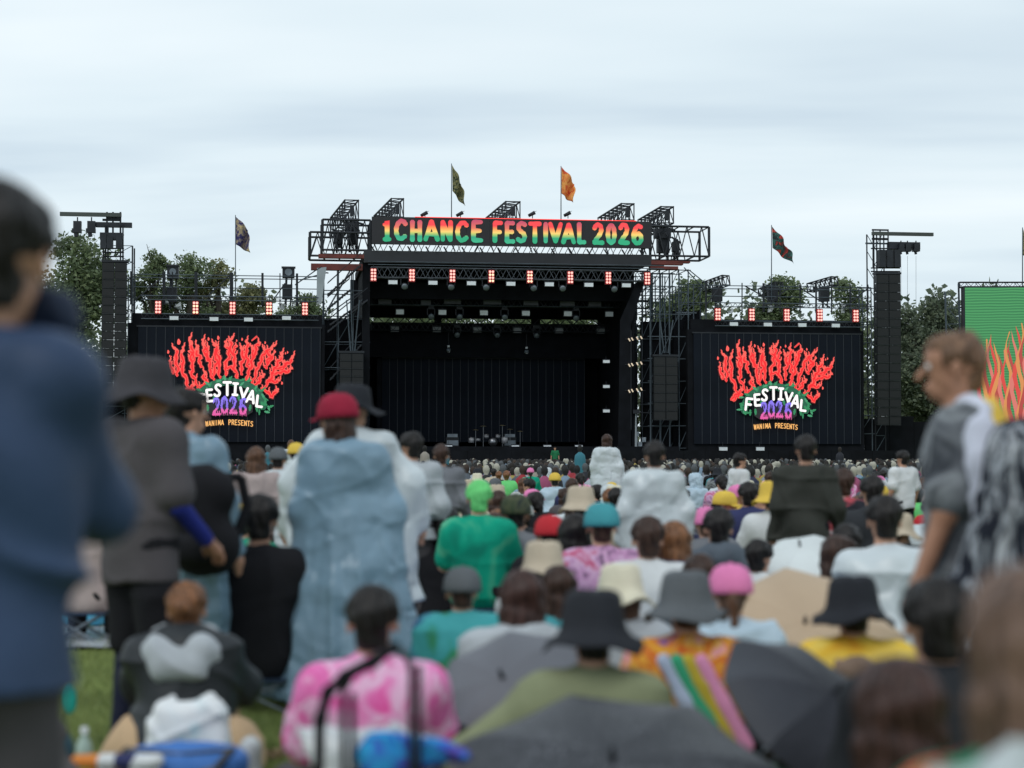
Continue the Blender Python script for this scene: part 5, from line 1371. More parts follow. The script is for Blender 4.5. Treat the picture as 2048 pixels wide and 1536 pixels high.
def hair_mesh(J, style='short', vox=.010, seed=0):
    """hair in head space (turned with the head by the object matrix)"""
    s = SDF(.02)
    s.cap((0, -.030, .048), (0, .02, .050), .093, .090)
    if style == 'short':
        s.cap((0, -.05, .0), (0, -.045, -.05), .070, .056)
        s.cut(lambda X, Y, Z: np.minimum(np.abs(X) - .058 + 0 * Y, .004 - Z + 0 * Y))
        s.cut(lambda X, Y, Z: np.minimum((Y - .045) + 0 * X + 0 * Z, (.065 - Z) + 0 * X + 0 * Y))
        s.cut(lambda X, Y, Z: (-.085 - Z) + 0 * X + 0 * Y)
        s.cut(lambda X, Y, Z: np.minimum(.018 - (-Z + 0 * Y + 0 * X) - .0, (Y + .0) + 0 * X) * 0 - 1)
    elif style == 'hood':
        s.cap((0, -.035, .05), (0, .03, .05), .112, .108); s.cap((0, -.06, -.02), (0, -.06, -.12), .095, .10, k=.04); s.cap((-.05, .0, -.05), (-.06, 0, -.12), .06); s.cap((.05, .0, -.05), (.06, 0, -.12), .06)
        s.cut(lambda X, Y, Z: (Y - .075) + 0 * X + 0 * Z)
    elif style in ('long', 'bob'):
        L = -.36 if style == 'long' else -.15
        s.cap((0, -.04, .02), (0, -.07, L), .090, .078, sq=(1.10, .72, 1)); s.cap((-.055, -.02, .02), (-.07, -.01, L * .8), .045, .028); s.cap((.055, -.02, .02), (.07, -.01, L * .8), .045, .028)
        s.cut(lambda X, Y, Z: np.minimum((Y - .05) + 0 * X + 0 * Z, (.07 - Z) + 0 * X + 0 * Y))
    elif style == 'bun':
        s.cap((0, -.05, .0), (0, -.045, -.04), .070, .058); s.cap((0, -.12, .02), (0, -.13, .03), .045, k=.01)
        s.cut(lambda X, Y, Z: np.minimum((Y - .045) + 0 * X + 0 * Z, (.065 - Z) + 0 * X + 0 * Y))
    elif style == 'pony':
        s.cap((0, -.05, .0), (0, -.045, -.04), .070, .058); s.cap((0, -.13, .0), (0, -.15, -.16), .036, .020, k=.015)
        s.cut(lambda X, Y, Z: np.minimum((Y - .045) + 0 * X + 0 * Z, (.065 - Z) + 0 * X + 0 * Y))
    def wv(X, Y, Z):
        a = np.arctan2(X, -Y + .0001)
        return .0042 * np.sin(17 * a + 2.5 * np.sin(22 * Z + seed)) + .0026 * np.sin(41 * a + seed + 3 * np.sin(15 * Z)) + .006 * np.sin(28 * X + 2 * np.sin(31 * Z + 1)) * np.sin(33 * Y + 24 * Z + seed)
    s.warp = wv
    return s.mesh('hair', vox)
def hat_mesh(kind, seed=0):
    m = MB(); rr = random.Random(seed); n = 40
    if kind in ('bucket', 'sun'):
        br = .175 if kind == 'bucket' else .195; dz = -.055 if kind == 'bucket' else -.03
        prof = [(0, .158), (.05, .157), (.083, .148), (.098, .130), (.108, .07), (.116, .025), (.119, .020), (br * .8, .02 + dz * .55), (br, .02 + dz), (br, .013 + dz), (br * .8, .010 + dz * .55), (.112, .012), (.108, .01), (.100, .06)]
        m.lathe(prof, n, (0, -.010, 0), 1, 1.16)
        vs = []
        for (x, y, z) in m.v:
            a = math.atan2(y, x); r_ = math.hypot(x, y); k = max(0, (r_ - .11) / .08)
            z += k * (.016 * math.sin(3 * a + seed) + .010 * math.sin(5 * a + 1.3 * seed)); z += -.004 * math.sin(7 * a + z * 40) * (1 - min(k, 1))
            x *= 1 + .02 * math.sin(11 * a + z * 60); vs.append((x, y, z))
        m.v = vs
    elif kind == 'cap':
        prof = [(0, .150), (.045, .146), (.080, .126), (.103, .085), (.110, .04), (.111, .010), (.106, .006), (.104, .04)]
        m.lathe(prof, n, (0, -.012, 0), .98, 1.18)
        vs = [(0.075 * math.sin(a), .098 + .085 * math.cos(a), .016 - .014 * math.sin(a) ** 2) for a in np.linspace(-1.5, 1.5, 13)]
        vb = [(.1 * math.sin(a), .02 + .09 * math.cos(a), .022) for a in np.linspace(-1.2, 1.2, 13)]
        N = 13; v2 = [(x, y, z - .006) for x, y, z in vs + vb]
        fs = [(i, i + 1, N + i + 1, N + i) for i in range(N - 1)]
        fs += [(2 * N + i + 1, 2 * N + i, 3 * N + i, 3 * N + i + 1) for i in range(N - 1)] + [(i + 1, i, 2 * N + i, 2 * N + i + 1) for i in range(N - 1)]
        m.add(vs + vb + v2, fs)
        m.lathe([(0, .156), (.008, .155), (.010, .148)], 8, (0, -.005, 0))
    elif kind == 'capvisorhair': pass
    return m.mesh('hat', True)
PC = {}
def key(J, *a): return (J['kind'], repr(sorted((k, str(v)) for k, v in J.items())),) + a
def cached(k, f):
    if k not in PC: PC[k] = f()
    return PC[k]
SKIN = plain('skin', (.50, .27, .18, 1), .55, vary=.10, scale=20)
SKIN_T = plain('skin_tanned', (.40, .20, .125, 1), .55, vary=.10, scale=20)
HB = hairmat('hair_black', (.014, .012, .012, 1)); HD = hairmat('hair_dark_brown', (.045, .024, .018, 1)); HM = hairmat('hair_brown', (.10, .05, .03, 1)); HA = hairmat('hair_auburn', (.19, .085, .04, 1)); HR = hairmat('hair_reddish_brown', (.052, .026, .022, 1))
EYE = plain('eye_white', (.7, .7, .7, 1), .2); IRIS = plain('eye_iris', (.02, .012, .01, 1), .2)
BLACKC = cloth('cloth_black', (.012, .012, .015, 1))
def person(loc, J, label, top, topmat, trous=None, hair=('short', HB), hat=None, rz=0, sc_=1.0, skin=None, group=None, vox=.017, shoes=True, fing=False, seed=0, long_=True, bulk=1.0, hatrot=0, eyes=False, hatz=0.0):
    o = bpy.data.objects.new('person', None); COL.objects.link(o); o.location = loc; o.rotation_euler = (0, 0, R(rz)); o.scale = (sc_,) * 3
    tag(o, label, 'person', group)
    link('body', cached(key(J, 'b', vox, fing), lambda: body_mesh(J, vox if not fing else .010, fing)), skin or SKIN, o)
    if top: link({'tee': 'shirt', 'long': 'sweater', 'hoodie': 'hoodie', 'poncho': 'rain_poncho', 'jacket': 'jacket'}[top], cached(key(J, 't', top, seed, bulk, vox), lambda: top_mesh(J, top, vox, seed, bulk)), topmat, o)
    link('trousers' if long_ else 'shorts', cached(key(J, 'tr', long_), lambda: trouser_mesh(J, long_)), trous or BLACKC, o)
    if shoes: link('shoes', cached(key(J, 'sh'), lambda: shoe_mesh(J)), BLACKC, o)
    M = headM(J)
    if hair:
        h = link('hair', cached(('h', hair[0], vox < .013), lambda: hair_mesh(J, hair[0], .012 if vox > .013 else .009)), hair[1], o); h.matrix_local = M
        if hat: h.scale = (.97, .97, .93)
    if hat:
        hm = link({'bucket': 'bucket_hat', 'sun': 'sun_hat', 'cap': 'cap'}[hat[0]], cached(('hat', hat[0], len(hat) > 2 and hat[2] or 0), lambda: hat_mesh(hat[0], len(hat) > 2 and hat[2] or 0)), hat[1], o)
        hm.matrix_local = M @ Matrix.Translation((0, 0, hatz)) @ Euler((R(-4), 0, R(hatrot))).to_matrix().to_4x4()
    if eyes:
        for q in (-1, 1):
            e_ = link('eye', cached(('eye',), lambda: MB().lathe([(0, .0125), (.008, .009), (.0125, 0), (.008, -.009), (0, -.0125)], 10).mesh('eye', True)), EYE, o); e_.matrix_local = M @ Matrix.Translation((q * .032, .083, .008))
            i_ = link('iris', cached(('iris',), lambda: MB().bar((0, .0105, 0), (0, .0135, 0), .006, 8).mesh('iris')), IRIS, e_)
    return o
def spot(px, ytop, topz):
    """ground position so that a head top of height topz (metres) shows at the given place"""
    d = abs((CAMZ - topz) * F / (ytop - 905)) if ytop != 905 else 20
    p = P(px, ytop, d); return Vector((p.x, d, 0)), d
# ------------------------------------------------------------------ props used by the crowd
UMB_B = plain('umbrella_cloth_black', (.036, .039, .050, 1), .55, spec=.3, vary=.12, scale=3, bump=.4, bscale=30)
def droplet_mat(name, col):
    m = plain(name, col, .5, spec=.4, vary=.12, scale=3); t = m.node_tree; b = t.nodes['Principled BSDF']
    tcn = t.nodes.new('ShaderNodeTexCoord'); v = t.nodes.new('ShaderNodeTexVoronoi'); v.inputs['Scale'].default_value = 75
    L_(t, tcn.outputs['Object'], v.inputs['Vector']); n = t.nodes.new('ShaderNodeTexNoise'); n.inputs['Scale'].default_value = 5; L_(t, tcn.outputs['Object'], n.inputs['Vector'])
    a = t.nodes.new('ShaderNodeMath'); a.operation = 'MULTIPLY'; L_(t, n.outputs['Fac'], a.inputs[0]); a.inputs[1].default_value = .5
    c = t.nodes.new('ShaderNodeMath'); c.operation = 'LESS_THAN'; L_(t, v.outputs['Distance'], c.inputs[0]); L_(t, a.outputs[0], c.inputs[1])
    old = b.inputs['Base Color'].links[0].from_socket; mxn = t.nodes.new('ShaderNodeMixRGB'); L_(t, old, mxn.inputs[1]); mxn.inputs[2].default_value = (.22, .23, .26, 1)
    c2 = t.nodes.new('ShaderNodeMath'); c2.operation = 'MULTIPLY'; L_(t, c.outputs[0], c2.inputs[0]); c2.inputs[1].default_value = .6
    L_(t, c2.outputs[0], mxn.inputs[0]); L_(t, mxn.outputs[0], b.inputs['Base Color']); return m
UMB_D = droplet_mat('wet_umbrella_cloth', (.028, .030, .037, 1))
UMB_T = plain('umbrella_cloth_tan', (.46, .34, .23, 1), .7, vary=.1, scale=2, bump=.3, bscale=20)
UMB_W = plain('umbrella_cloth_white', (.62, .66, .66, 1), .5, vary=.08, scale=2, bump=.3, bscale=20)
def umbrella(loc, axis, rad, mat, label, rib=8, roll=0.0, dome=.34):
    o = thing('umbrella', label, 'umbrella', loc, 'open umbrellas among the crowd', stage=False)
    o.rotation_euler = Vector(axis).to_track_quat('Z', 'Y').to_euler()
    H = rad * dome; n = 7; S_ = 6
    for k in range(rib):
        m = MB(); a0 = 2 * math.pi * k / rib + roll; a1 = a0 + 2 * math.pi / rib; vs = []
        for j in range(n + 1):
            r_ = rad * math.sin(j / n * 1.25) / math.sin(1.25); z = H * (math.cos(j / n * 1.25) - math.cos(1.25)) / (1 - math.cos(1.25))
            for i in range(S_ + 1):
                u = i / S_; a = a0 + (a1 - a0) * u; sag = math.sin(math.pi * u); rr_ = r_ * (1 - .075 * sag * (j / n)); vs.append((rr_ * math.cos(a), rr_ * math.sin(a), z - .035 * rad * sag * (j / n) - H))
        fs = [(j * (S_ + 1) + i, j * (S_ + 1) + i + 1, (j + 1) * (S_ + 1) + i + 1, (j + 1) * (S_ + 1) + i) for j in range(n) for i in range(S_)]
        m.add(vs, fs); ob = link('canopy_panel', m.mesh('canopy_panel', True), mat, o)
        r = MB(); pts = []
        for j in range(n + 1):
            r_ = rad * math.sin(j / n * 1.25) / math.sin(1.25); z = H * (math.cos(j / n * 1.25) - math.cos(1.25)) / (1 - math.cos(1.25)); pts.append((r_ * math.cos(a0), r_ * math.sin(a0), z - H - .004))
        r.path(pts, .003, 4); r.bar(pts[-1], (pts[-1][0] * 1.02, pts[-1][1] * 1.02, pts[-1][2] - .01), .004, 4); link('rib', r.mesh('rib'), K_ALU, o)
    link('shaft', MB().bar((0, 0, .02), (0, 0, -rad * 1.35), .006, 8).mesh('shaft'), K_ALU, o)
    link('tip', MB().bar((0, 0, 0), (0, 0, .045), .010, 8, .006).mesh('tip'), K_STEEL, o)
    link('handle', MB().path([(0, 0, -rad * 1.35), (0, 0, -rad * 1.5), (.02, 0, -rad * 1.56), (.05, 0, -rad * 1.56)], .012, 8).mesh('handle'), K_STEEL, o)
    return o
def stool_proto():
    t = thing('camp_stool', 'tmp', 'stool', (0, 0, 0), 'camp stools under seated spectators', stage=False)
    MB().box(-.19, .19, -.15, .15, -.02, 0).build('seat', cloth('stool_cloth', (.03, .05, .09, 1)), t)
    for y in (-.14, .14):
        MB().bar((-.17, y, -.02), (.17, y, -.30), .011, 6).build('leg', K_ALU, t); MB().bar((.17, y + .012, -.02), (-.17, y + .012, -.30), .011, 6).build('leg', K_ALU, t)
    return t
STL = stool_proto()
STOOLS = []
MEN = []
def who(px, ytop, kind, d, label, top, topmat, **k):
    zn = CAMZ - (ytop - 905) * d / F
    hat = k.get('hat'); up = {None: .148, 'bucket': .160, 'sun': .160, 'cap': .158}[hat[0] if hat else None]
    ov = k.pop('ov', {}); zo = 0; s_ = k.pop('s', None)
    if kind == 'stand': J = pose('stand', **ov); s_ = zn / (J['head'][2] + up)
    else:
        J = pose(kind, **ov); h = J['head'][2] + up; s_ = s_ or min(max(zn / h, .86), 1.06); zo = zn - h * s_
        if zo > .05:
            if kind == 'sit': J = pose('chair', **ov); zo = zn - (J['head'][2] + up) * s_
        elif zo < 0: zo = 0
    p = P(px, ytop, d)
    loc = Vector((p.x, d, zo)); o = person(loc, J, label, top, topmat, sc_=s_, **k); MEN.append((p.x, d))
    if zo > .1 and kind != 'stand' and J['kind'] == 'chair': STOOLS.append((loc.x, loc.y, zo, s_, label, k.get('rz', 0)))
    return o

C = cloth
NAVY = C('navy_rainshell', (.034, .060, .122, 1), .5); CHAR = C('charcoal_cotton', (.085, .077, .083, 1)); PB = film('blue_plastic_poncho', (.20, .32, .42, 1)); PW = film('white_plastic_poncho', (.60, .66, .69, 1)); PLB = film('pale_blue_plastic', (.45, .58, .68, 1))
GREYL = C('light_grey_fleece', (.42, .45, .48, 1)); GREY = C('grey_fleece', (.17, .18, .20, 1)); SLATE = C('slate_jacket', (.09, .11, .135, 1)); OLIVE = C('olive_cotton', (.22, .24, .14, 1)); DOL = C('dark_olive', (.04, .042, .036, 1))
PINK = dye('pink_tie_dye', [(.72, .06, .28, 1), (.78, .14, .42, 1), (.80, .33, .58, 1), (.80, .50, .68, 1), (.72, .12, .38, 1), (.78, .2, .48, 1)], 5.5, 1.0); GREEN = dye('green_jersey', [(.0, .20, .13, 1), (.0, .32, .20, 1), (.10, .42, .25, 1)], 3, 1); LIME = C('lime_green', (.16, .62, .20, 1))
RAIN = dye('rainbow_jersey', [(.03, .03, .25, 1), (.75, .22, .02, 1), (.78, .42, .03, 1), (.6, .10, .02, 1), (.78, .42, .03, 1), (.15, .12, .45, 1), (.04, .35, .18, 1), (.75, .40, .03, 1), (.75, .25, .45, 1)], 2.2, 1.5, wave='DIAG', vec=(1.6, 1, -1.6))
YELJ = dye('yellow_jersey', [(.75, .30, .02, 1), (.80, .50, .05, 1), (.80, .58, .12, 1), (.78, .50, .04, 1)], 4, 1); TEAL = C('teal_cotton', (.06, .30, .34, 1)); PURP = dye('purple_pink_dye', [(.10, .08, .12, 1), (.50, .25, .45, 1), (.62, .40, .58, 1), (.5, .1, .2, 1)], 7, 2)
BW = dye('black_white_tie_dye', [(.008, .010, .018, 1), (.010, .012, .020, 1), (.014, .018, .03, 1), (.012, .014, .022, 1), (.42, .45, .50, 1), (.012, .014, .022, 1), (.5, .52, .56, 1)], 2.6, 1.5, vec=(7, 5, .9)); GTD = dye('grey_tie_dye', [(.04, .045, .055, 1), (.14, .15, .17, 1), (.26, .28, .30, 1), (.06, .065, .075, 1)], 4, 1.5)
WHT = C('white_cotton', (.62, .64, .65, 1)); NAVC = C('navy_cotton', (.035, .04, .11, 1)); BEIGE = C('beige_cotton', (.50, .42, .32, 1)); CREAM = C('cream_cotton', (.66, .62, .48, 1)); PNKC = C('pink_cap_cotton', (.75, .22, .45, 1)); REDC = C('red_cap_cotton', (.30, .018, .045, 1))
ROSE = C('dusty_rose', (.42, .34, .33, 1)); YEL = C('yellow_cotton', (.70, .48, .08, 1)); REDB = C('red_cotton', (.50, .03, .04, 1)); GHAT = C('grey_hat', (.11, .12, .13, 1)); BHAT = C('black_hat', (.022, .024, .030, 1)); CHAT = C('charcoal_hat', (.05, .048, .055, 1)); CAMO = dye('camo_cap', [(.03, .05, .03, 1), (.08, .09, .05, 1), (.02, .03, .03, 1)], 12, 1)
GRP = dye('green_red_print', [(.02, .02, .02, 1), (.01, .22, .12, 1), (.01, .28, .15, 1), (.015, .02, .02, 1), (.75, .12, .05, 1), (.01, .26, .14, 1)], 5.5, 1.6)
SKY = C('sky_blue', (.20, .40, .62, 1)); BLUE = C('blue_sleeve', (.02, .03, .22, 1)); ORNG = C('orange_cotton', (.65, .22, .05, 1)); TAN = C('tan_cloth', (.52, .36, .22, 1))
TRG = C('grey_trousers', (.07, .065, .07, 1)); TRN = C('navy_trousers', (.015, .018, .04, 1))
# standing people
nv = who(-90, 345, 'stand', 3.0, 'tall dark haired man in navy rain jacket at the left edge, back turned', 'jacket', NAVY, hair=('short', HB), trous=TRG, bulk=1.0, vox=.012, ov=dict(hemdrop=-.05, jw=.235, look=-4, sh=.17, head=(.065, .03, 1.60), neck=(.02, 0, 1.43), elbow=((-.20, .20, 1.17), (.20, .18, 1.19)), wrist=((-.06, .36, 1.30), (.06, .36, 1.30))), seed=2)
s_ = SDF(.02)
q0 = P(70, 600, 3.1) - Vector((nv.location.x, nv.location.y, 0)); ks = 1 / nv.scale[0]
s_.cap(tuple((q0 + Vector((-.05, 0, 0))) * ks), tuple((q0 + Vector((.045, 0, -.012))) * ks), .034 * ks); s_.cap(tuple((q0 + Vector((-.02, 0, -.05))) * ks), tuple((q0 + Vector((.065, 0, -.045))) * ks), .024 * ks); s_.warp = folds(.006, 25, 2)
link('hood', s_.mesh('hood', .009), C('navy_hood', (.02, .03, .06, 1), .5), nv)
# heavy diagonal creases of the jacket
cap = who(285, 712, 'stand', 7.6, 'man in charcoal tee and brimmed hat with blue arm sleeves looking to the right', 'tee', CHAR, hair=('short', HB), hat=('bucket', CHAT, 2), trous=C('black_shorts', (.012, .012, .015, 1)), long_=False, rz=-42, vox=.013, fing=True, skin=SKIN_T, bulk=1.35, eyes=True,
    ov=dict(tail=-.17, elbow=((-.27, -.02, 1.12), (.24, .02, 1.10)), wrist=((-.25, .12, .90), (.17, .24, .93)), look=-30))
Jc = pose('stand', elbow=((-.27, -.02, 1.12), (.24, .02, 1.10)), wrist=((-.25, .12, .90), (.17, .24, .93)), look=-30)
def limb_cover(name, a, b, c, r0, r1, mat, root):
    s = SDF(.02); s.cap(a, b, r0, (r0 + r1) / 2); s.cap(b, c, (r0 + r1) / 2, r1); s.warp = folds(.002, 20, 3); return link(name, s.mesh(name, .011), mat, root)
for i in (0, 1):
    el, wr = V3(Jc['elbow'][i]), V3(Jc['wrist'][i]); sh = V3(((-1, 1)[i] * .185, 0, 1.385))
    limb_cover('arm_sleeve', lerp(sh, el, .6), el, lerp(el, wr, .92), .056, .037, BLUE, cap)
    limb_cover('leggings', (.1 * (2 * i - 1), 0, .62), Jc['knee'][i], Jc['ankle'][i], .075, .046, TRN, cap)
link('wristband', MB().lathe([(.036, -.012), (.036, .012)], 12, tuple(lerp(Jc['elbow'][1], Jc['wrist'][1], .9))).mesh('wristband'), BLACKC, cap)
who(372, 772, 'stand', 8.8, 'black haired person in light blue rain poncho behind the man in the brimmed hat', 'poncho', PB, hair=('short', HB), rz=-30, vox=.016, ov=dict(hem=.28, flare=.26, look=-20), eyes=True)
red = who(694, 783, 'stand', 9.0, 'person in red cap and long light blue plastic poncho, standing centre left', 'poncho', PB, hair=('bob', HD), hat=('cap', REDC), vox=.014, ov=dict(hem=.05, flare=.48, look=52, head=(-.06, .02, 1.60), sh=.165, elbow=((-.25, 0, 1.08), (.25, 0, 1.08)), wrist=((-.2, .2, .98), (.2, .2, .98))), seed=5)
link('towel', SDF(.03).cap((-.13, .0, 1.42), (.13, .0, 1.42), .055, sq=(1, 1.2, 1)).cap((-.09, -.06, 1.42), (.09, -.06, 1.42), .045).mesh('towel', .014), SKY, red)
m_ = SDF(.01); m_.cap((0, .05, .06), (0, .055, .09), .068, .062, sq=(1.1, .9, 1)); hm = link('front_panel', m_.mesh('front_panel', .01), WHT, red); hm.matrix_local = headM(pose('stand', look=52))
who(706, 768, 'stand', 10.3, 'person in black wide brimmed hat and clear white poncho just behind the red cap', 'poncho', PW, hair=('short', HB), hat=('sun', BHAT, 4), ov=dict(hem=.45, flare=.44, look=-35, elbow=((-.36, 0, 1.15), (.36, 0, 1.15)), wrist=((-.40, .07, .92), (.40, .07, .92))), seed=3)
who(822, 862, 'stand', 12.6, 'dark haired person with pale hood and grey rain jacket right of the red cap', 'jacket', GREYL, hair=('short', HB), ov=dict(look=35), seed=4, trous=TRG)
who(882, 887, 'stand', 15.5, 'dark haired person in grey jacket standing behind the pale hooded jacket', 'jacket', GREY, hair=('short', HD), ov=dict(look=0), seed=4)
who(1309, 880, 'stand', 12.2, 'dark haired person in wet white hooded poncho standing below the right scaffold tower', 'poncho', PW, hair=('short', HB), ov=dict(hem=.5, flare=.27), seed=6)
who(1612, 868, 'stand', 12.4, 'person in dark olive coat standing below the right video screen', 'jacket', DOL, hair=('short', HB), bulk=1.2, ov=dict(hemdrop=-.3), seed=7)
td = who(1918, 652, 'stand', 5.9, 'brown haired man in grey tie dyed shirt with white and yellow towel round neck', 'tee', GTD, hair=('short', hairmat('hair_light_brown', (.16, .09, .055, 1))), rz=78, vox=.012, bulk=1.0, skin=SKIN_T, fing=True, eyes=True, trous=GTD, ov=dict(look=0, elbow=((-.24, .06, 1.12), (.24, -.02, 1.12)), wrist=((-.24, .15, .88), (.25, .06, .88))))
def strip(name, pts, wdt, mat, root, th=.012):
    s = SDF(.01)
    for a, b in zip(pts[:-1], pts[1:]): s.cap(a, b, .05, .05, sq=wdt)
    s.warp = folds(.004, 14, 4); return link(name, s.mesh(name, .011), mat, root)
strip('towel', [(-.07, -.03, 1.46), (-.19, -.04, 1.445), (-.275, -.05, 1.38), (-.315, -.06, 1.27), (-.30, -.07, 1.02)], (.45, 1.05, 1.0), C('lilac_white_towel', (.56, .58, .68, 1)), td)
strip('towel_edge', [(-.07, -.09, 1.45), (-.18, -.10, 1.42), (-.24, -.105, 1.34), (-.25, -.12, 1.12)], (.45, .8, 1.0), YEL, td)
td_hair = [o_ for o_ in td.children if o_.name.startswith('hair')][0]; td_hair.scale = (.93, .93, .92)
who(2144, 680, 'stand', 5.4, 'person in black and white tie dyed cape at the right edge of the picture', 'poncho', BW, hair=('short', HB), vox=.013, ov=dict(hem=.6, flare=.56), seed=8)
who(1806, 900, 'stand', 21, 'distant person in white shirt standing left of the man with the towel', 'tee', WHT, hair=('short', HB), rz=30)
who(512, 892, 'stand', 14, 'brown haired person in dusty pink fleece standing left of the blue poncho', 'hoodie', ROSE, hair=('bob', HM), seed=1)
who(556, 893, 'stand', 15, 'person in grey cap and white poncho behind the left side of the blue poncho', 'poncho', PW, hair=('short', HB), hat=('cap', GHAT), seed=1)
who(592, 884, 'stand', 17, 'person in yellow cap in the background left of the red cap', 'tee', GREYL, hair=('short', HB), hat=('cap', YEL))
who(1478, 905, 'stand', 21, 'person in white hoodie standing in the far rows below the right screen', 'hoodie', WHT, hair=('short', HB), rz=-70, seed=1)
# seated people, nearest rows
J_ = {}
bun = who(363, 1162, 'hug', 7.1, 'person with auburn bun in black rain cape and grey hood sitting on the grass', 'poncho', C('black_raincape', (.028, .032, .036, 1), .45), hair=('bun', HA), trous=TAN, vox=.014, bulk=2.2, seed=2)
s_ = SDF(.03)
for a_, b_ in (((-.17, .06, .50), (-.09, -.03, .56)), ((-.09, -.03, .56), (.09, -.03, .56)), ((.09, -.03, .56), (.17, .06, .50)), ((-.07, -.06, .50), (.07, -.06, .50)), ((-.09, .10, .60), (.09, .10, .60))): s_.cap(a_, b_, .078)
s_.warp = folds(.010, 16, 5); link('scarf', s_.mesh('scarf', .012), GREYL, bun)
s_ = SDF(.06); s_.cap((-.16, .02, .08), (.18, .02, .08), .17, sq=(1, 1.0, 1)); s_.cap((-.24, .1, .05), (.20, .14, .06), .12); s_.warp = folds(.012, 12, 4); s_.cut(lambda X, Y, Z: .006 - Z + 0 * X + 0 * Y)
o = link('blanket', s_.mesh('blanket', .018), TAN); o.location = bun.location; tag(o, 'tan blanket wrapped round the hips of the person with the auburn bun', 'blanket')
who(742, 1166, 'sit', 5.8, 'black haired person in bright pink tie dyed shirt sitting behind the cart handles', 'tee', PINK, hair=('short', HB), vox=.012, bulk=.7, seed=3, trous=TRG, ov=dict(sh=.18))
who(1045, 1136, 'sit', 7.0, 'reddish brown haired person in pale grey hoodie sitting behind the grey umbrella', 'hoodie', GREYL, hair=('bob', HR), bulk=1.5, seed=4)
who(1188, 1180, 'sit', 5.6, 'person in black bucket hat and olive green jacket with left elbow stuck out', 'long', OLIVE, hair=('short', HB), hat=('bucket', BHAT, 1), vox=.012, bulk=1.0, seed=5, ov=dict(elbow=((-.46, .0, .33), (.27, .10, .30)), wrist=((-.44, .10, .14), (.12, .31, .22))))
rb = who(1375, 1142, 'sit', 6.7, 'person in grey bucket hat and orange print shirt with rainbow towel across the back', 'tee', dye('orange_print', [(.12, .10, .45, 1), (.72, .22, .02, 1), (.75, .40, .05, 1), (.60, .10, .02, 1), (.76, .42, .06, 1), (.75, .28, .45, 1)], 6, 1), hair=('short', HD), hat=('bucket', GHAT, 3), vox=.013, bulk=1.2, seed=6)
for q_, (mt_, off) in enumerate(((C('pale_blue_stripe', (.45, .52, .68, 1)), -.05), (C('green_stripe', (.05, .38, .20, 1)), .0), (C('yellow_stripe', (.55, .42, .05, 1)), .045), (C('pink_stripe', (.75, .30, .50, 1)), .10))):
    s_ = SDF(.01); s_.cap((-.06 + off, -.135, .56), (.12 + off, -.165, .22), .032, sq=(1, .6, 1)); s_.warp = folds(.003, 15, q_); link('towel_stripe', s_.mesh('towel_stripe', .011), mt_, rb)
who(1243, 1128, 'sit', 7.7, 'person in cream bucket hat sitting left of the grey bucket hat', 'hoodie', GREYL, hair=('bob', HM), hat=('bucket', CREAM, 5), seed=7)
who(1465, 1125, 'sit', 7.5, 'person in pink cap with brown ponytail and pale blue poncho', 'poncho', PLB, hair=('pony', HM), hat=('cap', PNKC), seed=7)
yb = who(1712, 1152, 'sit', 6.7, 'person in black bucket hat and yellow jersey with tan backpack straps', 'tee', YELJ, hair=('short', HB), hat=('bucket', BHAT, 6), bulk=1.8, seed=8, trous=C('brown_trousers', (.12, .08, .05, 1)), vox=.013)
who(1885, 1152, 'sit', 5.0, 'black haired person in black clothes sitting right of the yellow jersey', 'long', C('black_tee', (.02, .022, .026, 1)), hair=('short', HB), bulk=1.6, seed=9)
who(1775, 988, 'sit', 9.4, 'person wrapped in a wet white plastic poncho sitting above the black bucket hat', 'poncho', PW, hair=('short', HB), seed=2, bulk=.5)
who(1660, 1068, 'sit', 9.6, 'dark haired person in white clothes bending to the right beside the tan umbrella', 'long', WHT, hair=('bob', HD), rz=-55, seed=3, bulk=1.3)
who(1510, 1076, 'sit', 10.6, 'black haired person leaning beside the white umbrella', 'long', WHT, hair=('short', HB), rz=-30, seed=3)
who(1402, 1105, 'sit', 8.8, 'dark brown haired person sitting left of the pink cap', 'hoodie', SLATE, hair=('bob', HD), seed=4)
who(958, 958, 'sit', 12.0, 'person with lime green headscarf and green jersey sitting in the middle', 'tee', GREEN, hair=('short', LIME), bulk=.9, seed=5, s=1.0)
who(893, 1012, 'sit', 12.6, 'dark haired person directly left of the green jersey', 'long', BLACKC, hair=('bob', HB), seed=5)
who(1032, 985, 'sit', 12.2, 'person in camouflage cap with orange towel right of the lime green headscarf', 'hoodie', GREY, hair=('short', HB), hat=('cap', CAMO), seed=6)
who(1100, 1028, 'sit', 11.6, 'person in bright red cap sitting in the middle of the crowd', 'long', BLACKC, hair=('short', HB), hat=('cap', REDB), seed=6)
who(1150, 1025, 'sit', 10.9, 'person with long black hair and black clothes right of the bright red cap', 'long', BLACKC, hair=('long', HB), seed=7, bulk=1.3)
who(1162, 972, 'sit', 14, 'person in beige bucket hat in the middle rows below the stage', 'long', BEIGE, hair=('short', HB), hat=('bucket', BEIGE, 2), seed=7)
who(1205, 1003, 'sit', 10.6, 'person in teal cap and purple pink tie dyed shirt', 'tee', PURP, hair=('short', HD), hat=('cap', TEAL), seed=8, bulk=1.5)
who(1298, 1030, 'sit', 10.0, 'dark haired person in white tee with orange towel below the wet white poncho', 'tee', WHT, hair=('short', HD), seed=8, bulk=1.6)
who(1350, 1040, 'sit', 10.2, 'light brown haired person in navy hoodie right of the white tee', 'hoodie', NAVC, hair=('bob', HA), seed=9, bulk=1.5)
who(1088, 1082, 'sit', 9.0, 'person in beige bucket hat behind the reddish brown hair', 'hoodie', WHT, hair=('short', HB), hat=('bucket', BEIGE, 8), seed=9)
who(1118, 1128, 'sit', 8.3, 'person with long dark brown hair and teal shirt below the beige bucket hat', 'tee', TEAL, hair=('long', HD), seed=1)
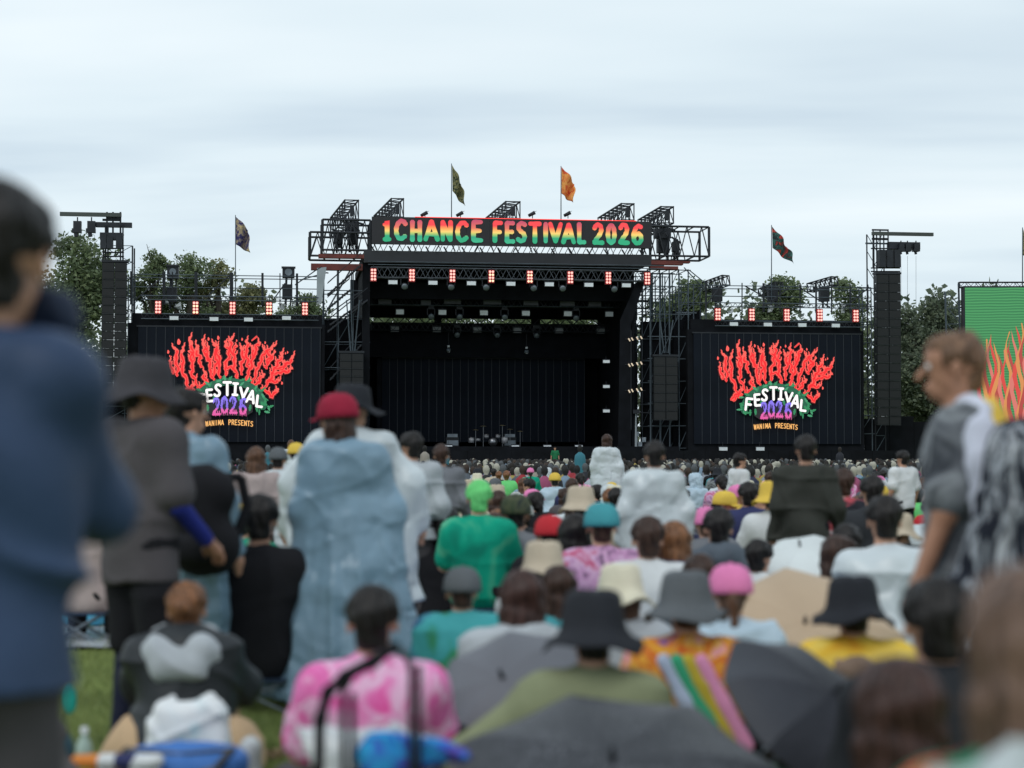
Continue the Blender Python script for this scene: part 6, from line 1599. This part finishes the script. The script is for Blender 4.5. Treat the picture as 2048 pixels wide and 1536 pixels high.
who(924, 1132, 'sit', 8.2, 'person in grey cap and teal green shirt below the green jersey', 'tee', dye('green_teal_dye', [(.03, .2, .05, 1), (.05, .32, .34, 1), (.06, .34, .36, 1), (.03, .08, .2, 1)], 3, 1), hair=('short', HD), hat=('cap', GHAT), seed=2, bulk=1.6)
who(1440, 1012, 'sit', 11.0, 'dark haired person in slate grey rain jacket below the right video screen', 'jacket', SLATE, hair=('short', HB), seed=3, bulk=1.5)
who(1498, 962, 'sit', 17, 'person in navy jacket in the rows below the right video screen', 'long', NAVC, hair=('short', HB), seed=3, bulk=1.4)
who(1545, 962, 'sit', 16, 'person in yellow hat and white shirt left of the dark olive coat', 'tee', WHT, hair=('short', HB), hat=('bucket', YEL, 3), seed=3)
who(1690, 935, 'sit', 15, 'person in black jacket with red and white flash right of the dark olive coat', 'long', dye('black_red_white', [(.012, .012, .02, 1), (.015, .015, .02, 1), (.02, .02, .03, 1), (.5, .08, .1, 1), (.5, .45, .48, 1)], 5, 1), hair=('short', HD), seed=3)
who(1748, 948, 'sit', 14, 'black haired person in dark grey jacket above the wet white plastic poncho', 'jacket', C('dark_grey_jacket', (.03, .033, .038, 1)), hair=('short', HB), seed=3)
who(516, 985, 'sit', 8.9, 'black clad person on a low seat between the two blue ponchos', 'long', BLACKC, hair=('short', HB), seed=4, bulk=1.0)
who(163, 948, 'sit', 12, 'person in red cap and pale top right of the tall man in the navy jacket', 'tee', ROSE, hair=('short', HB), hat=('cap', REDB), seed=4)
who(166, 1000, 'sit', 13, 'person in bright sky blue shirt right of the tall man in the navy jacket', 'tee', C('bright_sky_blue', (.12, .48, .70, 1)), hair=('short', HB), seed=4, bulk=.8)
gl = who(1812, 1312, 'sit', 3.7, 'girl with long dark brown hair sitting low in front of the open dark umbrella', 'long', C('dark_brown_top', (.05, .035, .035, 1)), hair=('long', HR), vox=.012, seed=5, ov=dict(sh=.12, shz=.50, elbow=((-.17, .10, .30), (.17, .10, .30))))
gr = who(2118, 1116, 'chair', 2.3, 'girl with brown hair and green and red printed top at the lower right corner', 'hoodie', GRP, hair=('bob', hairmat('hair_chestnut', (.15, .092, .068, 1))), vox=.010, seed=6, bulk=.8, s=1.0, ov=dict(head=(-.01, .06, .76), sh=.155, elbow=((-.21, .10, .30), (.21, .10, .30))))

# --- stools
for i, (x, y, zo, s_, lb, rz) in enumerate(STOOLS):
    o = STL if i == 0 else copy_tree(STL)
    o.location = (x, y, zo + .02); o.scale = (1, 1, (zo + .02) / .305)
    o['label'] = 'low camp stool under the ' + ' '.join(lb.split()[:9])

# --- crowd behind, individually placed
rc = random.Random(21)
DK = [('black', BLACKC), ('black', C('black_tee', (.02, .022, .026, 1))), ('navy', NAVC), ('dark grey', C('dark_grey_jacket', (.03, .033, .038, 1))), ('charcoal', CHAR), ('slate grey', SLATE), ('dark olive', DOL)]
LT = [('white', WHT), ('clear white plastic', PW), ('clear white plastic', PW), ('light grey', GREYL), ('grey', GREY), ('pale blue plastic', PLB), ('beige', BEIGE), ('dusty pink', ROSE), ('white', WHT), ('grey tie dyed', GTD), ('clear white plastic', PW)]
BR = [('pink tie dyed', PINK), ('teal', TEAL), ('green', GREEN), ('red', REDB), ('yellow', YEL), ('sky blue', SKY), ('lime green', LIME), ('orange', ORNG), ('purple tie dyed', PURP), ('olive', OLIVE), ('light blue plastic', PB)]
HAIRS = [('black hair', 'short', HB), ('black hair', 'short', HB), ('dark brown hair', 'bob', HD), ('brown hair', 'bob', HM), ('long black hair', 'long', HB), ('auburn bun', 'bun', HA), ('dark ponytail', 'pony', HB)]
HATS = [('black bucket hat', 'bucket', BHAT), ('cream bucket hat', 'bucket', CREAM), ('grey cap', 'cap', GHAT), ('white cap', 'cap', WHT), ('pink cap', 'cap', PNKC), ('beige bucket hat', 'bucket', BEIGE), ('black cap', 'cap', BHAT), ('yellow cap', 'cap', YEL), ('navy cap', 'cap', NAVC)]
def zone(px, d):
    h = 'far left' if px < 250 else 'below left screen' if px < 620 else 'below stage left' if px < 850 else 'below stage centre' if px < 1180 else 'below stage right' if px < 1400 else 'below right screen' if px < 1720 else 'far right'
    r_ = 'close rows' if d < 14 else 'middle rows' if d < 28 else 'far rows' if d < 60 else 'farthest rows'
    return r_, h
placed = list(MEN)
fp = lambda d: .62
cnt = 0; tries = 0; seen = set()
LOOKS = [0, 0, 28, -28, 60, -60]
while cnt < 262 and tries < 20000:
    tries += 1
    u = rc.random(); d = 1 / (1 / 8.6 + (1 / 52 - 1 / 8.6) * u ** .95)
    px = rc.uniform(-40, 2090); q = P(px, 905, d)
    if d < 16 and min((math.hypot(q.x - a, (d - b) * .8) for a, b in placed)) < .70: continue
    if min((math.hypot(q.x - a, (d - b) * .8) for a, b in placed)) < .60: continue
    # keep the open lane in front of the nearest standing people free
    if d < 11 or (d < 13.5 and 830 < px < 1420): continue
    if d < 13 and abs(px - 160) < 60: continue
    placed.append((q.x, d)); cnt += 1
    for _try in range(40):
        t_ = rc.random(); cn, mt = rc.choice(DK if t_ < .36 else LT if t_ < .72 else BR)
        film_ = 'plastic' in cn
        gar = 'poncho' if film_ else rc.choice(['tee', 'tee', 'long', 'hoodie'])
        look = rc.choice(LOOKS) if d < 40 else 0
        hn, hs, hm_ = rc.choice(HAIRS); hat = None; hd = hn
        if rc.random() < .42: hn2, hk, hmt = rc.choice(HATS); hat = (hk, hmt, rc.choice((1, 2, 3))); hd = hn2; hs = 'short' if hs in ('bun',) else hs
        r_, h = zone(px, d); word = {'tee': 'shirt', 'long': 'sweater', 'hoodie': 'hoodie', 'poncho': 'poncho'}[gar]
        if gar == 'poncho' and rc.random() < .6 and not hat: hs, hm_, hd = 'hood', mt, 'hood up'
        stand = rc.random() < .02 and d > 30
        kind = 'stand' if stand else rc.choice(('sit', 'sit', 'hug'))
        lab = f"{'standing' if stand else 'seated'} person with {hd} and {cn} {word}, {r_} {h}"
        if lab not in seen: break
    seen.add(lab)
    J = pose(kind, look=look if kind == 'sit' else 0)
    person(Vector((q.x, d, 0)), J, lab, gar, mt, hair=(hs, hm_), hat=hat, group=f'seated crowd in the {r_}', sc_=rc.uniform(.93, 1.06), rz=rc.choice((-50, -25, -12, 0, 0, 8, 15, 30, 60)) if d < 40 else 0, shoes=False, vox=.022, seed=rc.choice((0, 1)), trous=rc.choice((BLACKC, TRG, TRN)), bulk=1.3 if d < 25 else 1.2)
# the rest of the audience, too far to tell apart, as one mass
def far_crowd():
    rng = np.random.default_rng(8); V = []; Fc = []; Cc = []; nv = 0
    cols = np.array([(.015, .015, .02), (.02, .022, .03), (.03, .035, .08), (.6, .63, .65), (.4, .42, .45), (.15, .17, .19), (.45, .38, .30), (.5, .1, .2), (.05, .25, .3), (.55, .4, .1), (.5, .04, .05), (.05, .06, .05), (.02, .02, .02), (.3, .4, .5)])
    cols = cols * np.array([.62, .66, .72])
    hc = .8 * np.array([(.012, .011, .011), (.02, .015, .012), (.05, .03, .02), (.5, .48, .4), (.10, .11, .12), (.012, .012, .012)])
    a = np.arange(8) * math.pi / 4
    for i in range(2100):
        d = 48 + 66 * rng.random(); x = (rng.random() - .5) * .72 * d; s = .95 + .15 * rng.random(); st_ = rng.random() < .012; z0 = .72 if st_ else 0
        c = cols[rng.integers(len(cols))]; h = hc[rng.integers(len(hc))]
        prof = [(.24, 0, c), (.22, .3, c), (.20, .48, c), (.07, .60, c), (.05, .62, h), (.095, .70, h), (.10, .79, h), (.06, .87, h), (.01, .89, h)]
        ring = np.concatenate([np.c_[x + r * s * np.cos(a), d + r * s * .8 * np.sin(a), np.full(8, z * s + z0 * (z > .01))] for r, z, _ in prof])
        V.append(ring); Cc.append(np.repeat(np.array([q[2] for q in prof]), 8, axis=0))
        for j in range(len(prof) - 1):
            for k in range(8): Fc.append((nv + j * 8 + k, nv + j * 8 + (k + 1) % 8, nv + (j + 1) * 8 + (k + 1) % 8, nv + (j + 1) * 8 + k))
        nv += len(ring)
    V = np.concatenate(V); Cc = np.concatenate(Cc); Fc = np.array(Fc); m = len(Fc)
    me = bpy.data.meshes.new('far_crowd'); me.vertices.add(nv); me.vertices.foreach_set('co', V.ravel()); me.loops.add(m * 4); me.loops.foreach_set('vertex_index', Fc.ravel())
    me.polygons.add(m); me.polygons.foreach_set('loop_start', np.arange(m) * 4); me.polygons.foreach_set('loop_total', np.full(m, 4)); me.polygons.foreach_set('use_smooth', np.ones(m, bool)); me.update()
    at = me.color_attributes.new('Col', 'FLOAT_COLOR', 'POINT'); at.data.foreach_set('color', np.c_[Cc, np.ones(nv)].ravel())
    mt, t, b = newmat('crowd_clothes'); n = t.nodes.new('ShaderNodeAttribute'); n.attribute_name = 'Col'; L_(t, n.outputs['Color'], b.inputs['Base Color']); b.inputs['Roughness'].default_value = .8
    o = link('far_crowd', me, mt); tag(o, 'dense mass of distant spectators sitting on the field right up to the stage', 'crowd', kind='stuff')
far_crowd()

# --- ground sheets under groups
def mat_sheet(px, d, w_, l_, mat, label, rz=0, name='picnic_sheet'):
    p = P(px, 1000, d); n = 10; vs = []; rr = random.Random(int(px))
    for j in range(n + 1):
        for i in range(n + 1): vs.append(((i / n - .5) * w_, (j / n - .5) * l_, .018 + rr.uniform(-.008, .012)))
    m = MB(); m.add(vs, [(j * (n + 1) + i, j * (n + 1) + i + 1, (j + 1) * (n + 1) + i + 1, (j + 1) * (n + 1) + i) for j in range(n) for i in range(n)])
    o = m.build(name, mat, None, True); o.location = (p.x, d, 0); o.rotation_euler = (0, 0, R(rz)); tag(o, label, 'ground sheet', 'picnic sheets on the grass'); return o
for i, (px, d, w_, l_, mt, lb) in enumerate([(1100, 10.5, 2.6, 1.8, film('blue_tarp', (.05, .16, .40, 1), .5, 1), 'blue picnic sheet under the group in the middle'), (1500, 9.6, 2.4, 1.8, film('silver_tarp', (.45, .47, .5, 1), .3, 1), 'silver picnic sheet right of centre under the white umbrella'),
    (980, 12.8, 2.6, 1.8, film('silver_tarp', (.45, .47, .5, 1), .3, 1), 'silver picnic sheet under the green jersey'), (1800, 9.8, 2.2, 1.8, film('blue_tarp', (.05, .16, .40, 1), .5, 1), 'blue picnic sheet under the wet white plastic poncho'),
    (300, 12.5, 2.6, 2, film('silver_tarp', (.45, .47, .5, 1), .3, 1), 'silver picnic sheet behind the man in the brimmed hat'), (1330, 7.3, 2.4, 1.5, film('green_tarp', (.05, .14, .08, 1), .5, 1), 'green picnic sheet under the bucket hats')]):
    mat_sheet(px, d, w_, l_, mt, lb)

# --- umbrellas
def pt3(px, py, d): p = P(px, py, d); return Vector((p.x, d, p.z))
umbrella(pt3(1225, 1520, 4.75), (-.02, -.46, .885), .53, UMB_D, 'open wet black umbrella lying at the bottom centre with its tip towards the viewer', roll=.25, dome=.30)
umbrella(pt3(1668, 1385, 5.6), (.50, -.45, .72), .36, UMB_B, 'open dark grey umbrella resting in front of the yellow jersey', roll=.2)
umbrella(pt3(1610, 1245, 7.9), (-.05, -.70, .70), .48, UMB_T, 'open tan umbrella lying between the pink cap and the yellow jersey', roll=.1)
umbrella(pt3(1600, 1092, 11.2), (-.2, -.35, .9), .36, UMB_W, 'open white umbrella lying behind the tan umbrella')
umbrella(pt3(1005, 1355, 6.3), (-.25, -.60, .70), .34, plain('umbrella_cloth_grey', (.12, .125, .145, 1), .6, vary=.1, scale=3), 'open grey umbrella behind the arm of the olive green jacket', roll=.3)

# --- cart with telescopic handles in front of the pink shirt
ct = thing('folding_cart', 'black folding cart with two tall handle frames in front of the pink shirt', 'cart', (0, 0, 0), stage=False)
DC = 4.7
def cp(px, py, d=DC): return pt3(px, py, d)
K_BLK = plain('black_plastic', (.012, .012, .014, 1), .35, vary=.1)
for a, b, t0 in ((688, 668, 1372), (708, 690, 1385)): MB().bar(cp(a, 1640), cp(a - 3, t0), .009, 8).build('handle_post', K_BLK, ct)
for a, b, t0 in ((822, 0, 1335), (838, 0, 1330)): MB().bar(cp(a, 1640), cp(a, t0), .009, 8).build('handle_post', K_BLK, ct)
MB().path([cp(685, 1375), cp(700, 1345), cp(740, 1325), cp(762, 1310)], .016, 8).build('grip', K_BLK, ct)
MB().path([cp(822, 1338), cp(815, 1312), cp(795, 1300), cp(770, 1303)], .010, 8).build('grip', K_BLK, ct)
st_ = SDF(.01)
for a, b in zip([(790, 1292), (745, 1325), (690, 1352), (655, 1385), (640, 1440)], [(745, 1325), (690, 1352), (655, 1385), (640, 1440), (636, 1600)]): st_.cap(cp(*a, DC - .04), cp(*b, DC - .04), .016, sq=(1, .6, 1))
link('strap', st_.mesh('strap', .008), BLACKC, ct)
bx = cp(740, 1536); 
zc = cp(740, 1555).z
MB().box(cp(640, 1536).x, cp(880, 1536).x, DC + .02, DC + .30, .08, zc - .02).build('basket', BLACKC, ct)
for sx in (650, 870):
    for yy in (DC + .03, DC + .29):
        m = MB(); c = (cp(sx, 1536).x, yy, .07)
        vs = [(c[0] + s * .015, c[1] + .07 * math.cos(a), c[2] + .07 * math.sin(a)) for s in (-1, 1) for a in [6.283 * k / 16 for k in range(16)]]
        m.add(vs, [(k, (k + 1) % 16, 16 + (k + 1) % 16, 16 + k) for k in range(16)] + [tuple(range(16)), tuple(range(31, 15, -1))]).build('wheel', K_BLK, ct)
def lump(name, c, r, mat, label, cat, seed=0, amp=.015, vox=.010, group=None, extra=(), f=18):
    s = SDF(.03); s.ell((0, 0, 0), r)
    for e_ in extra: s.ell(e_[0], e_[1])
    s.warp = folds(amp, f, seed); o = link(name, s.mesh(name, vox), mat); o.location = c; tag(o, label, cat, group); return o
lump('silver_sheet', cp(735, 1510, DC + .16) , (.16, .10, .09), film('silver_foil', (.6, .62, .64, 1), .25, 1), 'crumpled silver sheet stuffed into the cart', 'sheet', 3, .02, extra=(((-.10, -.02, .03), (.08, .06, .07)), ((.14, 0, .0), (.08, .07, .06))))
lump('towel', cp(790, 1512, DC + .06), (.10, .06, .06), dye('blue_towel', [(.02, .10, .55, 1), (.03, .35, .65, 1), (.04, .10, .5, 1), (.10, .08, .4, 1)], 9, 1), 'bright blue towel hanging over the edge of the cart', 'towel', 5, .015, extra=(((.10, .02, .01), (.08, .05, .05)), ((-.05, -.03, -.04), (.05, .04, .06))))

# --- bags and small things in the lower left
def cooler():
    d = 6.1; c = pt3(370, 1536, d); t = thing('cooler_bag', 'blue cooler bag with black straps at the bottom left in front of the tan blanket', 'bag', (c.x, d, 0), stage=False)
    zt = pt3(370, 1497, d).z; w_ = .20; s = SDF(.02); s.cap((c.x - w_ + .05, d, zt - .06), (c.x + w_ - .05, d, zt - .06), .07, sq=(1, 1.6, 1)); s.cap((c.x - w_ + .06, d, .07), (c.x + w_ - .06, d, .07), .07, sq=(1, 1.6, 1)); s.cap((c.x - w_ + .05, d, .1), (c.x - w_ + .05, d, zt - .06), .07, sq=(1, 1.6, 1)); s.cap((c.x + w_ - .05, d, .1), (c.x + w_ - .05, d, zt - .06), .07, sq=(1, 1.6, 1)); s.cap((c.x - .08, d, .16), (c.x + .08, d, .16), .14, sq=(1, .8, 1))
    s.warp = folds(.006, 14, 2); o = link('bag_body', s.mesh('bag_body', .012), C('royal_blue_nylon', (.05, .16, .45, 1), .5), t); o.location = -Vector((c.x, d, 0))
    for q in (-1, 1): MB().path([(c.x + q * .19, d - .12, zt + .02), (c.x + q * .13, d - .14, zt - .05), (c.x + q * .02, d - .14, zt - .08)], .014, 6).build('strap', K_BLK, t)
    MB().path([(c.x - .19, d - .06, zt + .01), (c.x, d - .08, zt - .005), (c.x + .19, d - .06, zt + .01)], .006, 6).build('zip', K_BLK, t)
cooler()
s_ = SDF(.02)
for zz in (-.16, -.13, -.10, -.07, -.04, -.01, .02, .05): s_.cap((-.12 + .03 * (zz > 0), 0, zz), (.11 - .2 * max(zz, 0), 0, zz), .045, sq=(1, 1.2, 1))
s_.cap((-.10, 0, .06), (-.06, 0, .10), .02); s_.cap((.05, 0, .06), (.08, 0, .10), .02); s_.warp = folds(.009, 20, 3)
o = link('plastic_bag', s_.mesh('plastic_bag', .009), dye('printed_white_plastic', [(.72, .74, .75, 1), (.76, .78, .79, 1), (.72, .76, .78, 1), (.55, .72, .76, 1)], 6, .5, .35)); o.location = pt3(378, 1448, 6.45); tag(o, 'white printed plastic bag standing behind the blue cooler bag', 'bag')
lump('plastic_bag', pt3(498, 1505, 6.3), (.05, .06, .07), film('clear_plastic', (.6, .64, .65, 1), .25, .8), 'small crumpled clear plastic bag right of the blue cooler bag', 'bag', 6, .012, extra=(((0, 0, -.1), (.06, .06, .1)),))
t = thing('paper_scraps', 'crumpled brown paper strips on the grass right of the blue cooler bag', 'paper', (P(540, 1500, 7.4).x, 7.4, 0), stage=False)
rr = random.Random(5); c = BASE[t.name]
for k in range(7):
    a = c + Vector((rr.uniform(-.07, .08), rr.uniform(-.05, .05), .01)); b = a + Vector((rr.uniform(-.05, .05), rr.uniform(-.03, .03), rr.uniform(.02, .09))); e_ = b + Vector((rr.uniform(.02, .06), 0, -rr.uniform(.01, .05)))
    MB().add([a, b, e_, a + Vector((.02, .03, 0)), b + Vector((.02, .02, .0)), e_ + Vector((.0, .02, 0))], [(0, 1, 4, 3), (1, 2, 5, 4)]).build('strip', C('kraft_paper', (.35, .24, .15, 1)), t)
def bottle(px, py, d, cols, label):
    c = pt3(px, py, d); t = thing('drink_bottle', label, 'bottle', (c.x, d, max(c.z, .0)), stage=False)
    link('bottle_body', MB().lathe([(0, 0), (.032, .002), (.035, .02), (.035, .13), (.030, .16), (.014, .19), (.014, .2)], 16).mesh('bottle_body', True), plain('bottle_plastic', (.35, .45, .4, 1), .15), t)
    link('wrapper', MB().lathe([(.0355, .04), (.0355, .12)], 16).mesh('wrapper', True), cols[0], t); link('lid', MB().lathe([(.016, .2), (.016, .225), (0, .226)], 12).mesh('lid', True), cols[1], t)
bottle(168, 1568, 6.9, (plain('green_wrapper', (.12, .45, .10, 1), .4), WHT), 'drink bottle with green wrapper on the grass right of the navy jacket man')
lump('carrier_bag', pt3(60, 1490, 5.6), (.13, .09, .12), C('grey_brown_bag', (.12, .11, .11, 1)), 'grey brown carrier bag at the bottom left corner below the navy jacket', 'bag', 3, .012, extra=(((.02, 0, -.14), (.15, .1, .14)),))
lump('carrier_bag', pt3(118, 1495, 6.0), (.05, .06, .07), C('dark_teal_bag', (.03, .09, .12, 1)), 'small dark teal bag beside the grey brown carrier bag', 'bag', 4, .008, extra=(((.0, 0, -.12), (.06, .07, .12)),))
lump('plastic_bag', pt3(-8, 1425, 4.6), (.05, .05, .09), PW, 'white plastic bag at the left picture edge below the navy jacket', 'bag', 4, .008)
lump('paddle_fan', pt3(140, 1400, 7.6), (.035, .012, .07), C('teal_fan', (.02, .35, .30, 1)), 'small teal hand fan left of the green wrapped bottle', 'fan', 4, .002)
for i, (px, w_, mt, nm, lb) in enumerate([(175, .07, ORNG, 'snack_packet', 'orange snack packet at the bottom left on the ground'), (215, .06, WHT, 'paper_box', 'small white paper box left of the blue cooler bag'), (245, .07, NAVC, 'pouch', 'small navy pouch beside the white paper box'), (290, .08, WHT, 'paper_box', 'larger white paper box in front of the blue cooler bag')]):
    c = pt3(px, 1522, 5.95); s = SDF(.01); s.cap((-w_ / 2, 0, 0), (w_ / 2, 0, 0), .028, sq=(1, 1.4, .9)); s.cap((-w_ / 2, 0, -.06), (w_ / 2, 0, -.06), .03, sq=(1, 1.4, 1)); s.warp = folds(.003, 22, i); o = link(nm, s.mesh(nm, .006), mt); o.location = (c.x, 5.95, c.z); tag(o, lb, 'packet')
# crate the small packets stand on
t = thing('low_table', 'low folding picnic table carrying the small packets at the bottom left', 'table', (P(250, 1500, 6.0).x, 6.0, 0), stage=False)
c = BASE[t.name]; zt = pt3(250, 1522, 5.95).z - .092
MB().box(c.x - .24, c.x + .16, 5.85, 6.08, zt - .015, zt).build('table_top', K_GREY, t)
for x in (-.22, .14):
    for y in (5.87, 6.06): MB().bar((c.x + x, y, 0), (c.x + x, y, zt - .016), .009, 6).build('leg', K_ALU, t)
# backpacks
def backpack(loc, s_, mat, label, rz=0, strapmat=None):
    t = thing('backpack', label, 'backpack', (0, 0, 0), 'backpacks', stage=False)
    s = SDF(.03); s.cap((-.08, 0, -.10), (.08, 0, -.10), .10, sq=(1, .8, 1.1)); s.cap((-.07, 0, .10), (.07, 0, .10), .085, sq=(1, .75, 1.1)); s.cap((0, -.02, -.1), (0, -.02, .1), .12, sq=(1, .7, 1)); s.warp = folds(.006, 15, 2); link('pack', s.mesh('pack', .013), mat, t)
    s = SDF(.02); s.cap((-.06, -.10, -.11), (.06, -.10, -.11), .06, sq=(1, .7, 1)); link('pocket', s.mesh('pocket', .012), strapmat or mat, t)
    for q in (-1, 1): MB().path([(q * .09, .06, -.12), (q * .12, .13, .05), (q * .11, .10, .17), (q * .07, .02, .17)], .02, 6).build('strap', strapmat or mat, t)
    t.location = loc; t.scale = (s_,) * 3; t.rotation_euler = (0, 0, R(rz)); return t
backpack(pt3(1712, 1375, 6.5), .55, plain('brown_canvas', (.20, .13, .09, 1), .7), 'brown backpack worn over the yellow jersey', strapmat=C('tan_strap', (.42, .28, .18, 1)))
backpack(pt3(405, 1040, 8.45), 1.25, BLACKC, 'large black backpack on the back of the light blue rain poncho', rz=-30)
backpack(pt3(1645, 1478, 7.2), .55, plain('brown_leather', (.16, .09, .05, 1), .6), 'small brown bag on the grass behind the open dark grey umbrella')
lump('paper_bag', pt3(1620, 1480, 7.35), (.05, .04, .09), C('yellow_paper', (.62, .42, .15, 1)), 'crumpled yellow and white paper bag left of the small brown bag', 'bag', 2, .006)
lump('plastic_bag', pt3(1650, 1528, 6.9), (.13, .10, .035), PW, 'flat white plastic bag on the grass at the bottom right of the black umbrella', 'bag', 7, .014, vox=.009)
lump('dark_coat', pt3(905, 1500, 5.9), (.09, .1, .10), BLACKC, 'black coat heaped on the ground left of the wet black umbrella', 'coat', 3, .012, extra=(((.06, .05, -.12), (.16, .14, .12)),))
# white plastic sheet over the back of the girl at the lower right
def drape():
    n, m_ = 46, 34; vs = []; c = Vector((gr.location.x, 2.3, 0)); rr = random.Random(2)
    zt = pt3(2000, 1510, 2.2).z
    for j in range(m_ + 1):
        v_ = j / m_
        for i in range(n + 1):
            u = i / n * 2 - 1; a = u * 1.45
            rad = .15 + .26 * v_ + .014 * math.sin(u * 15 + 3 * math.sin(v_ * 5)) + .010 * math.sin(u * 31 + v_ * 11) + .012 * math.sin(v_ * 17 + u * 6)
            x = c.x + rad * math.sin(a) * 1.12; y = c.y + .02 - rad * math.cos(a) * .70
            z = zt + .02 * (1 - abs(u)) - v_ * .55 - .05 * abs(u) ** 2 + .012 * math.sin(u * 12 + v_ * 3); vs.append((x, y, z))
    mb = MB(); mb.add(vs, [(j * (n + 1) + i, j * (n + 1) + i + 1, (j + 1) * (n + 1) + i + 1, (j + 1) * (n + 1) + i) for j in range(m_) for i in range(n)])
    o = mb.build('plastic_sheet', PW, None, True); tag(o, 'crumpled white plastic sheet draped over the girl at the lower right corner', 'sheet')
drape()

cr = person(SW(Vector((S(1110, 900, -6).x, -6, 0))), pose('stand'), 'crew member in green shirt standing in the pit before the stage', 'tee', C('crew_green', (.02, .16, .07, 1)), hair=('short', HB), rz=180)
